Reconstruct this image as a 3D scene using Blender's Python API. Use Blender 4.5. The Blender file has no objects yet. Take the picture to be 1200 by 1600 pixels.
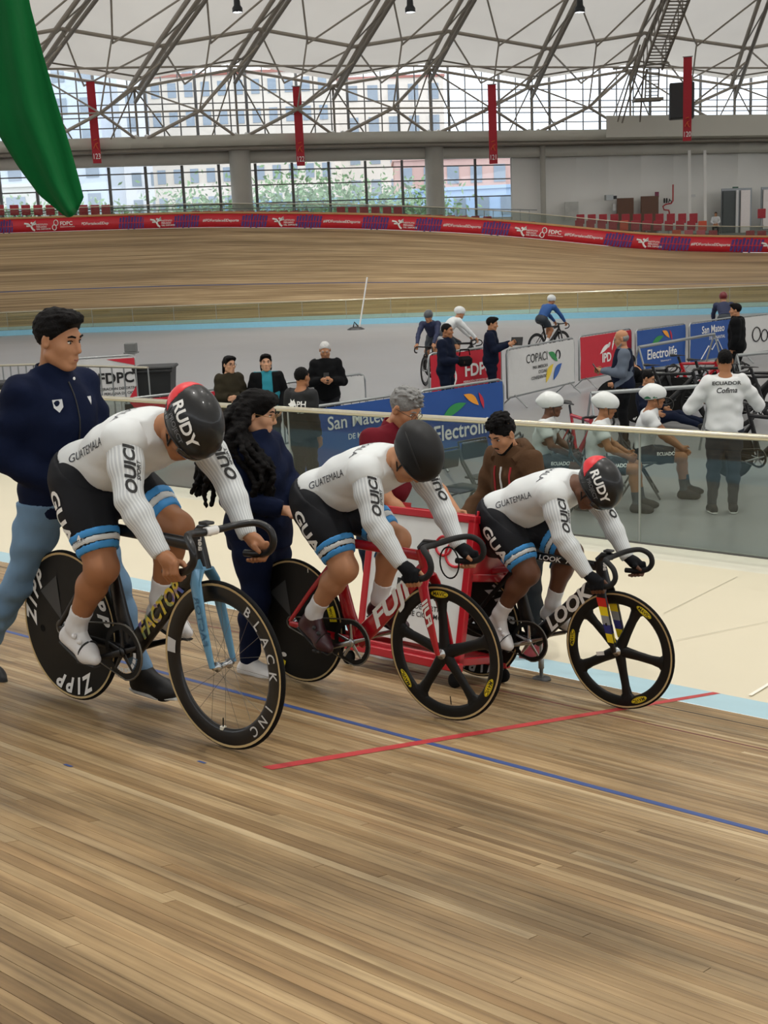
import bpy, bmesh, math, random
import numpy as np
from mathutils import Vector, Matrix, Quaternion
from mathutils.bvhtree import BVHTree
random.seed(7); rng = np.random.default_rng(7)
SC = bpy.context.scene
COL = SC.collection
PI = math.pi

# ------------------------------------------------------------------ camera
CAM_H = 2.90
FPX, ROLLT = 1900.0, 0.044
_roll = math.atan(ROLLT); _yh = 504 - 2410 * ROLLT
_pitch = math.atan((800 - _yh) * math.cos(_roll) / FPX)
_f = Vector((0, math.cos(_pitch), -math.sin(_pitch))); _r0 = Vector((1, 0, 0)); _u0 = _r0.cross(_f)
_r = _r0 * math.cos(_roll) - _u0 * math.sin(_roll); _u = _r0 * math.sin(_roll) + _u0 * math.cos(_roll)
cd = bpy.data.cameras.new('camera'); cam = bpy.data.objects.new('camera', cd); COL.objects.link(cam)
m3 = Matrix((_r, _u, -_f)).transposed()
cam.matrix_world = Matrix.Translation((0, 0, CAM_H)) @ m3.to_4x4()
cd.sensor_fit = 'VERTICAL'; cd.sensor_height = 36; cd.sensor_width = 27; cd.lens = FPX / 1600 * 36
cd.clip_start = .05; cd.clip_end = 1000
SC.camera = cam

# ------------------------------------------------------------------ world, exposure
SC.view_settings.view_transform = 'Standard'; SC.view_settings.look = 'None'
SC.view_settings.gamma = 1.0; SC.view_settings.use_curve_mapping = False
SC.view_settings.exposure = 0.0
SKY = 3.2
wd = bpy.data.worlds.new('overcast_sky'); SC.world = wd; wd.use_nodes = True
_n = wd.node_tree.nodes; _l = wd.node_tree.links
_bg = _n['Background']; _bg.inputs['Strength'].default_value = SKY
_tc = _n.new('ShaderNodeTexCoord'); _nz = _n.new('ShaderNodeTexNoise'); _nz.inputs['Scale'].default_value = 2.2; _nz.inputs['Detail'].default_value = 5
_rp = _n.new('ShaderNodeValToRGB'); _rp.color_ramp.elements[0].position = .3; _rp.color_ramp.elements[0].color = (.80, .86, .95, 1)
_rp.color_ramp.elements[1].position = .7; _rp.color_ramp.elements[1].color = (.96, .97, 1, 1)
_l.new(_tc.outputs['Generated'], _nz.inputs['Vector']); _l.new(_nz.outputs['Fac'], _rp.inputs['Fac']); _l.new(_rp.outputs['Color'], _bg.inputs['Color'])

# ------------------------------------------------------------------ track frame: a along (left, away), c across (towards the infield)
_az = math.radians(-50.96)
T2 = Vector((math.sin(_az), math.cos(_az), 0)); C2 = Vector((T2.y, -T2.x, 0))
UP = Vector((0, 0, 1))
def W(a, c, z=0.0): return T2 * a + C2 * c + Vector((0, 0, z))
def trackz(c): return 1.793 - .2453 * c if c < 7.0 else .076
def ray(x, y):
    return (_f * FPX + _r * (x - 600) + _u * (800 - y)).normalized()
def at(x, y, z=0.0):
    'point of the level z seen at that place of the photograph'
    v = ray(x, y); k = (z - CAM_H) / v.z
    return Vector((v.x * k, v.y * k, z))
def at_depth(x, y, d):
    return Vector((0, 0, CAM_H)) + _f * d + _r * ((x - 600) * d / FPX) + _u * ((800 - y) * d / FPX)

# ------------------------------------------------------------------ materials
def lin(h):
    if not isinstance(h, str): return tuple(h) + (1,)
    h = h.lstrip('#'); o = []
    for i in (0, 2, 4):
        v = int(h[i:i + 2], 16) / 255
        o.append(v / 12.92 if v <= .04045 else ((v + .055) / 1.055) ** 2.4)
    return tuple(o) + (1,)
MATS = {}
def M(name, col='808080', rough=.5, metal=0.0, var=.07, scale=9.0, bump=0.0, bscale=None, coat=0.0, spec=.5, sheen=0.0, stretch=None):
    if name in MATS: return MATS[name]
    m = bpy.data.materials.new(name); m.use_nodes = True; MATS[name] = m
    nt = m.node_tree; N = nt.nodes; L = nt.links; b = N['Principled BSDF']
    c = lin(col)
    b.inputs['Roughness'].default_value = rough; b.inputs['Metallic'].default_value = metal
    b.inputs['Specular IOR Level'].default_value = spec
    b.inputs['Coat Weight'].default_value = coat; b.inputs['Coat Roughness'].default_value = .08
    if sheen: b.inputs['Sheen Weight'].default_value = sheen
    tc = N.new('ShaderNodeTexCoord'); src = tc.outputs['Object']
    if stretch:
        mp = N.new('ShaderNodeMapping'); mp.inputs['Scale'].default_value = stretch; L.new(src, mp.inputs['Vector']); src = mp.outputs['Vector']
    nz = N.new('ShaderNodeTexNoise'); nz.inputs['Scale'].default_value = scale; nz.inputs['Detail'].default_value = 4
    L.new(src, nz.inputs['Vector'])
    mx = N.new('ShaderNodeMix'); mx.data_type = 'RGBA'
    d = [max(0, v * (1 - var)) for v in c[:3]] + [1]; u = [min(1, v * (1 + var)) for v in c[:3]] + [1]
    mx.inputs[6].default_value = d; mx.inputs[7].default_value = u
    L.new(nz.outputs['Fac'], mx.inputs[0]); L.new(mx.outputs[2], b.inputs['Base Color'])
    if bump:
        n2 = N.new('ShaderNodeTexNoise'); n2.inputs['Scale'].default_value = bscale or scale * 4; n2.inputs['Detail'].default_value = 3
        L.new(src, n2.inputs['Vector'])
        bp = N.new('ShaderNodeBump'); bp.inputs['Strength'].default_value = bump; bp.inputs['Distance'].default_value = .01
        L.new(n2.outputs['Fac'], bp.inputs['Height']); L.new(bp.outputs['Normal'], b.inputs['Normal'])
    return m
def glass_mat(name, tint, refl=.06, rough=.02):
    if name in MATS: return MATS[name]
    m = bpy.data.materials.new(name); m.use_nodes = True; MATS[name] = m
    nt = m.node_tree; N = nt.nodes; L = nt.links; N.remove(N['Principled BSDF']); o = N['Material Output']
    t = N.new('ShaderNodeBsdfTransparent'); t.inputs['Color'].default_value = lin(tint)
    g = N.new('ShaderNodeBsdfGlossy'); g.inputs['Roughness'].default_value = rough
    lw = N.new('ShaderNodeLayerWeight'); lw.inputs['Blend'].default_value = .5
    pw = N.new('ShaderNodeMath'); pw.operation = 'POWER'; pw.inputs[1].default_value = 4; L.new(lw.outputs['Facing'], pw.inputs[0])
    ml = N.new('ShaderNodeMath'); ml.operation = 'MULTIPLY_ADD'; ml.inputs[1].default_value = .25; ml.inputs[2].default_value = refl; L.new(pw.outputs[0], ml.inputs[0])
    mx = N.new('ShaderNodeMixShader'); L.new(ml.outputs[0], mx.inputs['Fac']); L.new(t.outputs[0], mx.inputs[1]); L.new(g.outputs[0], mx.inputs[2])
    L.new(mx.outputs[0], o.inputs['Surface'])
    return m

# ------------------------------------------------------------------ objects
def setp(o, label=None, cat=None, group=None, kind=None):
    if label: o['label'] = label
    if cat: o['category'] = cat
    if group: o['group'] = group
    if kind: o['kind'] = kind
    return o
def empty(name, loc=(0, 0, 0), rz=0.0, label=None, cat=None, group=None, mat=None, kind=None):
    o = bpy.data.objects.new(name, None); COL.objects.link(o); o.empty_display_size = .1
    if mat is not None: o.matrix_world = mat
    else: o.location = loc; o.rotation_euler = (0, 0, rz)
    return setp(o, label, cat, group, kind)
def link(name, me, parent=None, mx=None):
    o = bpy.data.objects.new(name, me); COL.objects.link(o)
    if parent is not None: o.parent = parent
    if mx is not None: o.matrix_local = mx
    return o
def copy_tree(o, parent=None):
    c = o.copy(); COL.objects.link(c); c.parent = parent
    for ch in o.children: copy_tree(ch, c)
    return c
def rot_to(d, up=(0, 0, 1)):
    'matrix whose z axis is d'
    d = Vector(d).normalized(); u = Vector(up)
    x = u.cross(d)
    if x.length < 1e-5: x = Vector((1, 0, 0)).cross(d)
    x.normalize(); y = d.cross(x)
    return Matrix((x, y, d)).transposed()

class MB:
    'collects faces; build() links them as one mesh'
    def __init__(s): s.v = []; s.f = []; s.sm = []; s.mi = []
    def add(s, vs, fs, smooth=False, mi=0):
        o = len(s.v); s.v += [tuple(q) for q in vs]
        for f in fs: s.f.append(tuple(i + o for i in f)); s.sm.append(smooth); s.mi.append(mi)
        return s
    def box(s, c, size, rot=None, bev=0.0, mi=0):
        hx, hy, hz = size[0] / 2, size[1] / 2, size[2] / 2; c = Vector(c)
        R = rot if rot is not None else Matrix.Identity(3)
        if bev <= 0:
            vs = [c + R @ Vector((x * hx, y * hy, z * hz)) for x in (-1, 1) for y in (-1, 1) for z in (-1, 1)]
            return s.add(vs, [(0, 1, 3, 2), (4, 6, 7, 5), (0, 4, 5, 1), (2, 3, 7, 6), (0, 2, 6, 4), (1, 5, 7, 3)], mi=mi)
        b = min(bev, hx * .9, hy * .9, hz * .9)
        # rounded in plan profile x-y then chamfer z
        vs = []; 
        for z, k in ((-hz, b), (-hz + b, 0), (hz - b, 0), (hz, b)):
            for (x, y) in ((hx, hy - b), (hx - b, hy), (-hx + b, hy), (-hx, hy - b), (-hx, -hy + b), (-hx + b, -hy), (hx - b, -hy), (hx, -hy + b)):
                vs.append(c + R @ Vector((x - math.copysign(min(k, abs(x)), x) * (abs(abs(x) - hx) < 1e-9), y - math.copysign(min(k, abs(y)), y) * (abs(abs(y) - hy) < 1e-9), z)))
        fs = [tuple(range(7, -1, -1)), tuple(range(24, 32))]
        for r in range(3):
            for i in range(8): j = (i + 1) % 8; fs.append((r * 8 + i, r * 8 + j, r * 8 + 8 + j, r * 8 + 8 + i))
        return s.add(vs, fs, mi=mi)
    def tube(s, pts, rad, n=10, caps=True, smooth=True, flat=None, closed=False, mi=0):
        'sweep; rad number or list; flat=(w,h,up) gives an elliptical section'
        pts = [Vector(p) for p in pts]; N = len(pts)
        rs = rad if isinstance(rad, (list, tuple)) else [rad] * N
        ref = None; vs = []
        for i, p in enumerate(pts):
            a = pts[(i - 1) % N] if (i > 0 or closed) else p
            b = pts[(i + 1) % N] if (i < N - 1 or closed) else p
            d = (b - a).normalized()
            if flat is not None:
                u = Vector(flat[2]); x = u.cross(d)
                if x.length < 1e-4: x = Vector((1, 0, 0)).cross(d)
                x.normalize(); y = d.cross(x); kx, ky = flat[0], flat[1]
            else:
                if ref is None:
                    ref = Vector((0, 0, 1)) if abs(d.z) < .9 else Vector((1, 0, 0))
                x = ref - d * ref.dot(d); x.normalize(); ref = x; y = d.cross(x); kx = ky = 1
            for k in range(n):
                q = 2 * PI * k / n
                vs.append(p + x * (math.cos(q) * rs[i] * kx) + y * (math.sin(q) * rs[i] * ky))
        fs = []
        for i in range(N if closed else N - 1):
            j = (i + 1) % N
            for k in range(n):
                l = (k + 1) % n; fs.append((i * n + k, i * n + l, j * n + l, j * n + k))
        s.add(vs, fs, smooth, mi)
        if caps and not closed:
            s.add(vs[:n], [tuple(range(n - 1, -1, -1))], False, mi); s.add(vs[-n:], [tuple(range(n))], False, mi)
        return s
    def lathe(s, prof, M4=None, n=32, smooth=True, mi=0, arc=None):
        'prof: (r, z) around local z'
        M4 = M4 or Matrix.Identity(4); vs = []; k = len(prof)
        for i in range(n):
            q = 2 * PI * i / n
            for r, z in prof: vs.append(M4 @ Vector((r * math.cos(q), r * math.sin(q), z)))
        fs = []
        for i in range(n):
            j = (i + 1) % n
            for m in range(k - 1):
                fs.append((i * k + m, j * k + m, j * k + m + 1, i * k + m + 1))
        return s.add(vs, fs, smooth, mi)
    def ell(s, c, r, R=None, n=12, m=8, mi=0):
        c = Vector(c); R = R or Matrix.Identity(3); vs = [c + R @ Vector((0, 0, r[2]))]
        for i in range(1, m):
            t = PI * i / m
            for k in range(n):
                q = 2 * PI * k / n
                vs.append(c + R @ Vector((r[0] * math.sin(t) * math.cos(q), r[1] * math.sin(t) * math.sin(q), r[2] * math.cos(t))))
        vs.append(c + R @ Vector((0, 0, -r[2]))); fs = []
        for k in range(n): fs.append((0, 1 + k, 1 + (k + 1) % n))
        for i in range(m - 2):
            for k in range(n): l = (k + 1) % n; fs.append((1 + i * n + k, 1 + (i + 1) * n + k, 1 + (i + 1) * n + l, 1 + i * n + l))
        e = len(vs) - 1
        for k in range(n): fs.append((e, 1 + (m - 2) * n + (k + 1) % n, 1 + (m - 2) * n + k))
        return s.add(vs, fs, True, mi)
    def prism(s, outline, depth, M4=None, mi=0, smooth=False):
        'outline in local xy, extruded from z=0 to z=depth'
        M4 = M4 or Matrix.Identity(4); n = len(outline)
        vs = [M4 @ Vector((x, y, 0)) for x, y in outline] + [M4 @ Vector((x, y, depth)) for x, y in outline]
        fs = [tuple(range(n - 1, -1, -1)), tuple(range(n, 2 * n))] + [(i, (i + 1) % n, n + (i + 1) % n, n + i) for i in range(n)]
        return s.add(vs, fs, smooth, mi)
    def quad(s, a, b, c, d, mi=0): return s.add([a, b, c, d], [(0, 1, 2, 3)], False, mi)
    def mesh(s, name, mat=None):
        me = bpy.data.meshes.new(name); me.from_pydata(s.v, [], s.f)
        me.polygons.foreach_set('use_smooth', s.sm); 
        if isinstance(mat, (list, tuple)):
            for q in mat: me.materials.append(q)
            me.polygons.foreach_set('material_index', s.mi)
        elif mat: me.materials.append(mat)
        me.update(); return me
    def build(s, name, mat, parent=None, mx=None): return link(name, s.mesh(name, mat), parent, mx)

_unit = {}
def unit_box(mat):
    if mat.name not in _unit: _unit[mat.name] = MB().box((0, 0, 0), (1, 1, 1)).mesh('unit_box', mat)
    return _unit[mat.name]
def unit_tube(mat, n=8):
    k = mat.name + str(n)
    if k not in _unit:
        b = MB(); b.tube([(0, 0, -.5), (0, 0, .5)], .5, n); _unit[k] = b.mesh('unit_tube', mat)
    return _unit[k]
def bar(name, p, q, w, h, mat, parent=None, up=(0, 0, 1), tube=False):
    'a bar from p to q sharing one mesh'
    p = Vector(p); q = Vector(q); d = q - p
    mx = Matrix.Translation((p + q) / 2) @ rot_to(d, up).to_4x4() @ Matrix.Diagonal((w, h, d.length, 1))
    return link(name, unit_tube(mat) if tube else unit_box(mat), parent, mx)

# ------------------------------------------------------------------ lettering
_txt = {}
def text_mesh(s, size=1.0, bold=0.0, shear=0.0, align='CENTER', spacing=1.0):
    bold = min(bold, .036); k = (s, bold, shear, align, spacing)
    if k not in _txt:
        cu = bpy.data.curves.new('lettering', 'FONT'); cu.body = s; cu.size = 1; cu.offset = bold; cu.shear = shear
        cu.align_x = align; cu.align_y = 'CENTER'; cu.space_character = spacing; cu.resolution_u = 3
        o = bpy.data.objects.new('lettering', cu); COL.objects.link(o)
        dg = bpy.context.evaluated_depsgraph_get(); dg.update()
        me = bpy.data.meshes.new_from_object(o.evaluated_get(dg))
        vs = [tuple(v.co) for v in me.vertices]; fs = [tuple(p.vertices) for p in me.polygons]
        bpy.data.objects.remove(o); bpy.data.curves.remove(cu); bpy.data.meshes.remove(me); _txt[k] = (vs, fs)
    vs, fs = _txt[k]
    return [(x * size, y * size) for x, y, _ in vs], fs
def text_on(mb, s, M4, size, bold=0.0, shear=0.0, align='CENTER', spacing=1.0, sx=1.0, mi=0):
    'flat lettering on the local xy plane of M4'
    vs, fs = text_mesh(s, size, bold, shear, align, spacing)
    mb.add([M4 @ Vector((x * sx, y, 0)) for x, y in vs], fs, False, mi); return mb
def arc_text(mb, s, R, size, q0, M4, step=None, bold=0.0, shear=0.0, sx=1.0, flip=False, mi=0):
    'letters along a circle of radius R in the local xy plane; q0 start angle, clockwise; tops outwards'
    q = q0
    for ch in s:
        w = step if step else size * .62
        if ch != ' ':
            vs, fs = text_mesh(ch, size, bold, shear)
            sg = -1 if flip else 1
            A = Matrix.Rotation(q - PI / 2 if not flip else q + PI / 2, 4, 'Z')
            P = Matrix.Translation((math.cos(q) * R, math.sin(q) * R, 0))
            mb.add([M4 @ P @ A @ Vector((x * sx, y, 0)) for x, y in vs], fs, False, mi)
        q += (-1 if not flip else 1) * w / R
    return mb
def frame4(o, x, y):
    'matrix from origin, local x and y directions'
    x = Vector(x).normalized(); y = Vector(y); y = (y - x * y.dot(x)).normalized(); z = x.cross(y)
    return Matrix.Translation(Vector(o)) @ Matrix((x, y, z)).transposed().to_4x4()
_fine = {}
def fine_text(vs, fs, sx, lim):
    'split long edges so that lettering can follow a curved surface'
    k = (len(vs), len(fs), round(sum(v[0] for v in vs) * sx, 5), round(sum(v[1] for v in vs), 5), lim)
    if k in _fine: return _fine[k]
    bm = bmesh.new(); bv = [bm.verts.new((x * sx, y, 0)) for x, y in vs]
    for f in fs:
        try: bm.faces.new([bv[i] for i in f])
        except ValueError: pass
    for _ in range(5):
        bmesh.ops.triangulate(bm, faces=bm.faces[:])
        le = [e for e in bm.edges if e.calc_length() > lim]
        if not le: break
        bmesh.ops.subdivide_edges(bm, edges=le, cuts=1)
    bmesh.ops.triangulate(bm, faces=bm.faces[:]); bm.verts.index_update()
    r = ([(v.co.x, v.co.y) for v in bm.verts], [tuple(v.index for v in f.verts) for f in bm.faces]); bm.free(); _fine[k] = r; return r
def project_text(name, s, target, M4, size, mat, parent, off=.003, bold=0.0, shear=0.0, sx=1.0, spacing=1.0, vs_fs=None):
    'lettering laid on a surface: cast along -z of M4 (in the coordinates of target mesh)'
    vs, fs = vs_fs or text_mesh(s, size, bold, shear, 'CENTER', spacing)
    vs, fs = fine_text(vs, fs, sx, min(.014, size * .22))
    sx = 1.0
    bv = target if isinstance(target, BVHTree) else BVHTree.FromPolygons([v.co[:] for v in target.vertices], [p.vertices[:] for p in target.polygons])
    d = -(M4.to_3x3() @ Vector((0, 0, 1))); out = []; bad = set()
    for i, (x, y) in enumerate(vs):
        p = M4 @ Vector((x * sx, y, 0)); h = bv.ray_cast(p, d, 2.0)
        if h[0] is None: bad.add(i); out.append(p)
        else: out.append(h[0] - d * off)
    fs = [f for f in fs if not any(i in bad for i in f)]
    if not fs: return None
    used = sorted({i for f in fs for i in f}); mp = {v: k for k, v in enumerate(used)}
    b = MB(); b.add([out[i] for i in used], [tuple(mp[i] for i in f) for f in fs]); return b.build(name, mat, parent)
# ------------------------------------------------------------------ blended bodies (signed distance, surface nets)
def C_(a, b, r1, r2=None, k=.03): return ('c', np.array(a, float), np.array(b, float), r1, r1 if r2 is None else r2, k)
def E_(c, r, R=None, k=.03, sub=False): return ('s' if sub else 'e', np.array(c, float), np.array(r, float), np.eye(3) if R is None else np.array(R, float), k)
def _bounds(p):
    if p[0] == 'c':
        r = max(p[3], p[4]); return np.minimum(p[1], p[2]) - r, np.maximum(p[1], p[2]) + r
    r = max(p[2]); return p[1] - r, p[1] + r
def field(prims, lo, hi, h, inflate=0.0, clip=None, noise=None):
    n = np.ceil((np.array(hi) - np.array(lo)) / h).astype(int) + 1
    ax = [np.float32(lo[i]) + np.arange(n[i], dtype=np.float32) * np.float32(h) for i in range(3)]
    D = np.full(n, .3, np.float32)
    for p in prims:
        k = p[-1]; bl, bh = _bounds(p); mg = k + inflate + 3 * h + .01
        sl = []
        for i in range(3):
            a = int(np.floor((bl[i] - mg - lo[i]) / h)); b = int(np.ceil((bh[i] + mg - lo[i]) / h)) + 1
            sl.append(slice(max(a, 0), min(b, n[i])))
        if any(s_.stop <= s_.start for s_ in sl): continue
        X, Y, Z = np.meshgrid(*[ax[i][sl[i]] for i in range(3)], indexing='ij', sparse=True)
        if p[0] == 'c':
            a, b, r1, r2 = p[1], p[2], p[3], p[4]; ab = b - a; L2 = max(float(ab @ ab), 1e-9)
            x, y, z = X - a[0], Y - a[1], Z - a[2]
            t = np.clip((x * ab[0] + y * ab[1] + z * ab[2]) / L2, 0, 1)
            d = np.sqrt((x - t * ab[0]) ** 2 + (y - t * ab[1]) ** 2 + (z - t * ab[2]) ** 2) - (r1 + (r2 - r1) * t)
        else:
            R = p[3]; x, y, z = X - p[1][0], Y - p[1][1], Z - p[1][2]
            u = [(x * R[0, i] + y * R[1, i] + z * R[2, i]) for i in range(3)]; r = p[2]
            k0 = np.sqrt(sum((u[i] / r[i]) ** 2 for i in range(3))); k1 = np.sqrt(sum((u[i] / r[i] ** 2) ** 2 for i in range(3)))
            d = k0 * (k0 - 1) / np.maximum(k1, 1e-6)
        S = D[tuple(sl)]
        if p[0] == 's':
            d = -d; hh = np.clip(.5 - .5 * (S - d) / k, 0, 1) if k > 0 else (d > S) * 1.0
            D[tuple(sl)] = S * (1 - hh) + d * hh + k * hh * (1 - hh)
        else:
            hh = np.clip(.5 + .5 * (S - d) / k, 0, 1)
            D[tuple(sl)] = S * (1 - hh) + d * hh - k * hh * (1 - hh)
    D -= inflate
    if noise is not None or clip is not None:
        X, Y, Z = np.meshgrid(*ax, indexing='ij', sparse=True)
        if noise is not None: D = D + noise(X, Y, Z)
        if clip is not None: D = np.maximum(D, clip(X, Y, Z))
    return D
def nets(D, lo, h):
    s = D < 0
    c = [s[:-1, :-1, :-1], s[1:, :-1, :-1], s[:-1, 1:, :-1], s[1:, 1:, :-1], s[:-1, :-1, 1:], s[1:, :-1, 1:], s[:-1, 1:, 1:], s[1:, 1:, 1:]]
    tot = sum(q.astype(np.int8) for q in c); act = (tot > 0) & (tot < 8)
    idx = np.argwhere(act)
    if not len(idx): return np.zeros((0, 3)), np.zeros((0, 4), int)
    off = np.array([(0, 0, 0), (1, 0, 0), (0, 1, 0), (1, 1, 0), (0, 0, 1), (1, 0, 1), (0, 1, 1), (1, 1, 1)])
    vals = np.stack([D[idx[:, 0] + o[0], idx[:, 1] + o[1], idx[:, 2] + o[2]] for o in off], 1).astype(float)
    acc = np.zeros((len(idx), 3)); cnt = np.zeros(len(idx))
    for i in range(8):
        for j in range(i + 1, 8):
            if np.abs(off[i] - off[j]).sum() != 1: continue
            m = (vals[:, i] < 0) != (vals[:, j] < 0)
            t = vals[m, i] / (vals[m, i] - vals[m, j])
            acc[m] += off[i] + t[:, None] * (off[j] - off[i]); cnt[m] += 1
    V = (idx + acc / cnt[:, None]) * h + np.array(lo)
    mp = np.full(act.shape, -1, np.int64); mp[act] = np.arange(len(idx))
    F = []
    for ax in range(3):
        o = [0, 0, 0]; o[ax] = 1
        A = s[tuple(slice(0, s.shape[i] - o[i]) for i in range(3))]; B = s[tuple(slice(o[i], None) for i in range(3))]
        e = np.argwhere(A != B); u, w = (ax + 1) % 3, (ax + 2) % 3
        ok = (e[:, u] > 0) & (e[:, w] > 0) & (e[:, u] < s.shape[u] - 1) & (e[:, w] < s.shape[w] - 1); e = e[ok]
        q = []
        for du, dw in ((0, 0), (-1, 0), (-1, -1), (0, -1)):
            g = e.copy(); g[:, u] += du; g[:, w] += dw; q.append(mp[g[:, 0], g[:, 1], g[:, 2]])
        q = np.stack(q, 1); inside = A[e[:, 0], e[:, 1], e[:, 2]]
        q[~inside] = q[~inside][:, ::-1]; F.append(q[(q >= 0).all(1)])
    return V, np.concatenate(F)
def np_mesh(name, V, F, mat, mi=None):
    me = bpy.data.meshes.new(name); me.vertices.add(len(V)); me.vertices.foreach_set('co', np.asarray(V, np.float32).ravel())
    me.loops.add(F.size); me.loops.foreach_set('vertex_index', F.ravel().astype(np.int32))
    me.polygons.add(len(F)); me.polygons.foreach_set('loop_start', np.arange(0, F.size, 4, dtype=np.int32))
    try: me.polygons.foreach_set('loop_total', np.full(len(F), 4, np.int32))
    except Exception: pass
    me.polygons.foreach_set('use_smooth', np.ones(len(F), bool))
    for q in (mat if isinstance(mat, (list, tuple)) else [mat]): me.materials.append(q)
    if mi is not None: me.polygons.foreach_set('material_index', mi.astype(np.int32))
    me.update(calc_edges=True); return me
def sdf_geo(prims, h, lo=None, hi=None, inflate=0.0, clip=None, noise=None, smooth=0):
    if lo is None:
        B = [_bounds(p) for p in prims if p[0] != 's']
        lo = np.min([b[0] for b in B], 0) - inflate - 2.5 * h - .012; hi = np.max([b[1] for b in B], 0) + inflate + 2.5 * h + .012
    return nets(field(prims, lo, hi, h, inflate, clip, noise), lo, h)
def sdf_obj(name, prims, h, mat, parent=None, **kw):
    V, F = sdf_geo(prims, h, **kw)
    return link(name, np_mesh(name, V, F, mat), parent)
def merge_geo(gs):
    V = []; F = []; o = 0
    for v, f in gs: V.append(v); F.append(f + o); o += len(v)
    return np.concatenate(V), np.concatenate(F)
def half(n, d):
    'clip: keep the side where n.p < d'
    n = np.array(n, float); n /= np.linalg.norm(n)
    return lambda X, Y, Z: X * n[0] + Y * n[1] + Z * n[2] - d
def halfp(p, n):
    n = np.array(n, float); n /= np.linalg.norm(n); return half(n, float(n @ np.array(p, float)))
def both(*fs):
    def g(X, Y, Z):
        d = fs[0](X, Y, Z)
        for f in fs[1:]: d = np.maximum(d, f(X, Y, Z))
        return d
    return g
# ================================================================== THE HALL
# ---- materials of the setting
def wood_mat(name, planks=True):
    m = bpy.data.materials.new(name); m.use_nodes = True; MATS[name] = m
    nt = m.node_tree; N = nt.nodes; L = nt.links; b = N['Principled BSDF']
    ge = N.new('ShaderNodeNewGeometry'); oi = N.new('ShaderNodeObjectInfo')
    mp = N.new('ShaderNodeMapping'); mp.vector_type = 'POINT'; mp.inputs['Rotation'].default_value = (0, 0, -math.atan2(T2.y, T2.x))
    src = ge.outputs['Position']
    if not planks:
        uv = N.new('ShaderNodeUVMap'); uv.uv_map = 'UVMap'; src = uv.outputs['UV']; mp.inputs['Rotation'].default_value = (0, 0, 0)
    L.new(src, mp.inputs['Vector'])
    def noise(sc, scale, det=4, rough=.55):
        q = N.new('ShaderNodeMapping'); q.inputs['Scale'].default_value = sc; L.new(mp.outputs['Vector'], q.inputs['Vector'])
        z = N.new('ShaderNodeTexNoise'); z.inputs['Scale'].default_value = scale; z.inputs['Detail'].default_value = det; z.inputs['Roughness'].default_value = rough
        L.new(q.outputs['Vector'], z.inputs['Vector']); return z.outputs['Fac']
    def ramp(fac, stops):
        r = N.new('ShaderNodeValToRGB'); e = r.color_ramp.elements
        e[0].position, e[0].color = stops[0][0], lin(stops[0][1]); e[1].position, e[1].color = stops[-1][0], lin(stops[-1][1])
        for p, c in stops[1:-1]: x = e.new(p); x.color = lin(c)
        L.new(fac, r.inputs['Fac']); return r.outputs['Color']
    def mix(f, a, bb, mode='MIX'):
        x = N.new('ShaderNodeMix'); x.data_type = 'RGBA'; x.blend_type = mode
        if isinstance(f, float): x.inputs[0].default_value = f
        else: L.new(f, x.inputs[0])
        L.new(a, x.inputs[6]); L.new(bb, x.inputs[7]); return x.outputs[2]
    if planks:
        ad = N.new('ShaderNodeMath'); ad.operation = 'ADD'; L.new(oi.outputs['Random'], ad.inputs[0]); L.new(ge.outputs['Random Per Island'], ad.inputs[1])
        fr = N.new('ShaderNodeMath'); fr.operation = 'FRACT'; L.new(ad.outputs[0], fr.inputs[0]); tone = fr.outputs[0]
        base = ramp(tone, [(0, '9A7F5A'), (.2, 'B3966C'), (.45, 'BFA47B'), (.7, 'CAB188'), (.9, 'B7976C'), (1, 'E0CBA4')])
        grain = ramp(noise((1.0, 26, 26), 2.2), [(.28, '8F8378'), (.5, 'D8D2CB'), (.72, 'FFFFFF')])
        stain = ramp(noise((.45, 1.1, 1.1), 1.3, 6, .65), [(.36, '94918C'), (.5, 'D8D6D2'), (.64, 'FFFFFF')])
        col = mix(.6, base, grain, 'MULTIPLY'); col = mix(.85, col, stain, 'MULTIPLY')
        streak = ramp(noise((.22, 9, 9), 1.6, 3), [(.36, 'A39A92'), (.6, 'FFFFFF')])
        col = mix(.4, col, streak, 'MULTIPLY')
    else:
        st = ramp(noise((.07, 5.5, 1), 3.0, 3), [(.3, '8B7555'), (.5, 'B79C76'), (.7, 'DCC49C')])
        st2 = ramp(noise((.035, 1.0, 1), 2.0, 4), [(.32, 'A09A92'), (.6, 'FFFFFF')])
        st3 = ramp(noise((.25, 22, 1), 3.0, 2), [(.3, 'C4BCB2'), (.7, 'FFFFFF')])
        col = mix(.7, st, st2, 'MULTIPLY'); col = mix(.6, col, st3, 'MULTIPLY')
    L.new(col, b.inputs['Base Color'])
    b.inputs['Roughness'].default_value = .42; b.inputs['Specular IOR Level'].default_value = .35
    return m
M_PLANK = wood_mat('pine_planks'); M_BANK = wood_mat('pine_bank', False)
M_GAP = M('plank_gap', '4A3A2A', .8)
M_INF = M('infield_concrete', '848484', .35, var=.12, scale=.35, bump=.02, bscale=3)
M_APRON = M('cream_apron', 'D2C9B1', .5, var=.05, scale=.8)
M_COTE = M('pale_blue_paint', 'A3C3CE', .5, var=.10, scale=3)
M_KERB = M('kerb_blue', '8CC6DD', .5); M_CREAM = M('kerb_cream', 'CFCBBB', .55)
M_STEEL = M('brushed_steel', 'C9C3B0', .28, .9, scale=30); M_GALV = M('galvanised_steel', '9EA2A2', .42, .75, scale=20)
M_GLASS = glass_mat('balustrade_glass', 'E0E7E3', .04); M_GLASSF = glass_mat('far_balustrade_glass', 'E2E6DA', .05)
M_WIN = glass_mat('window_glass', 'EEF1F3', .04)
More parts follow.
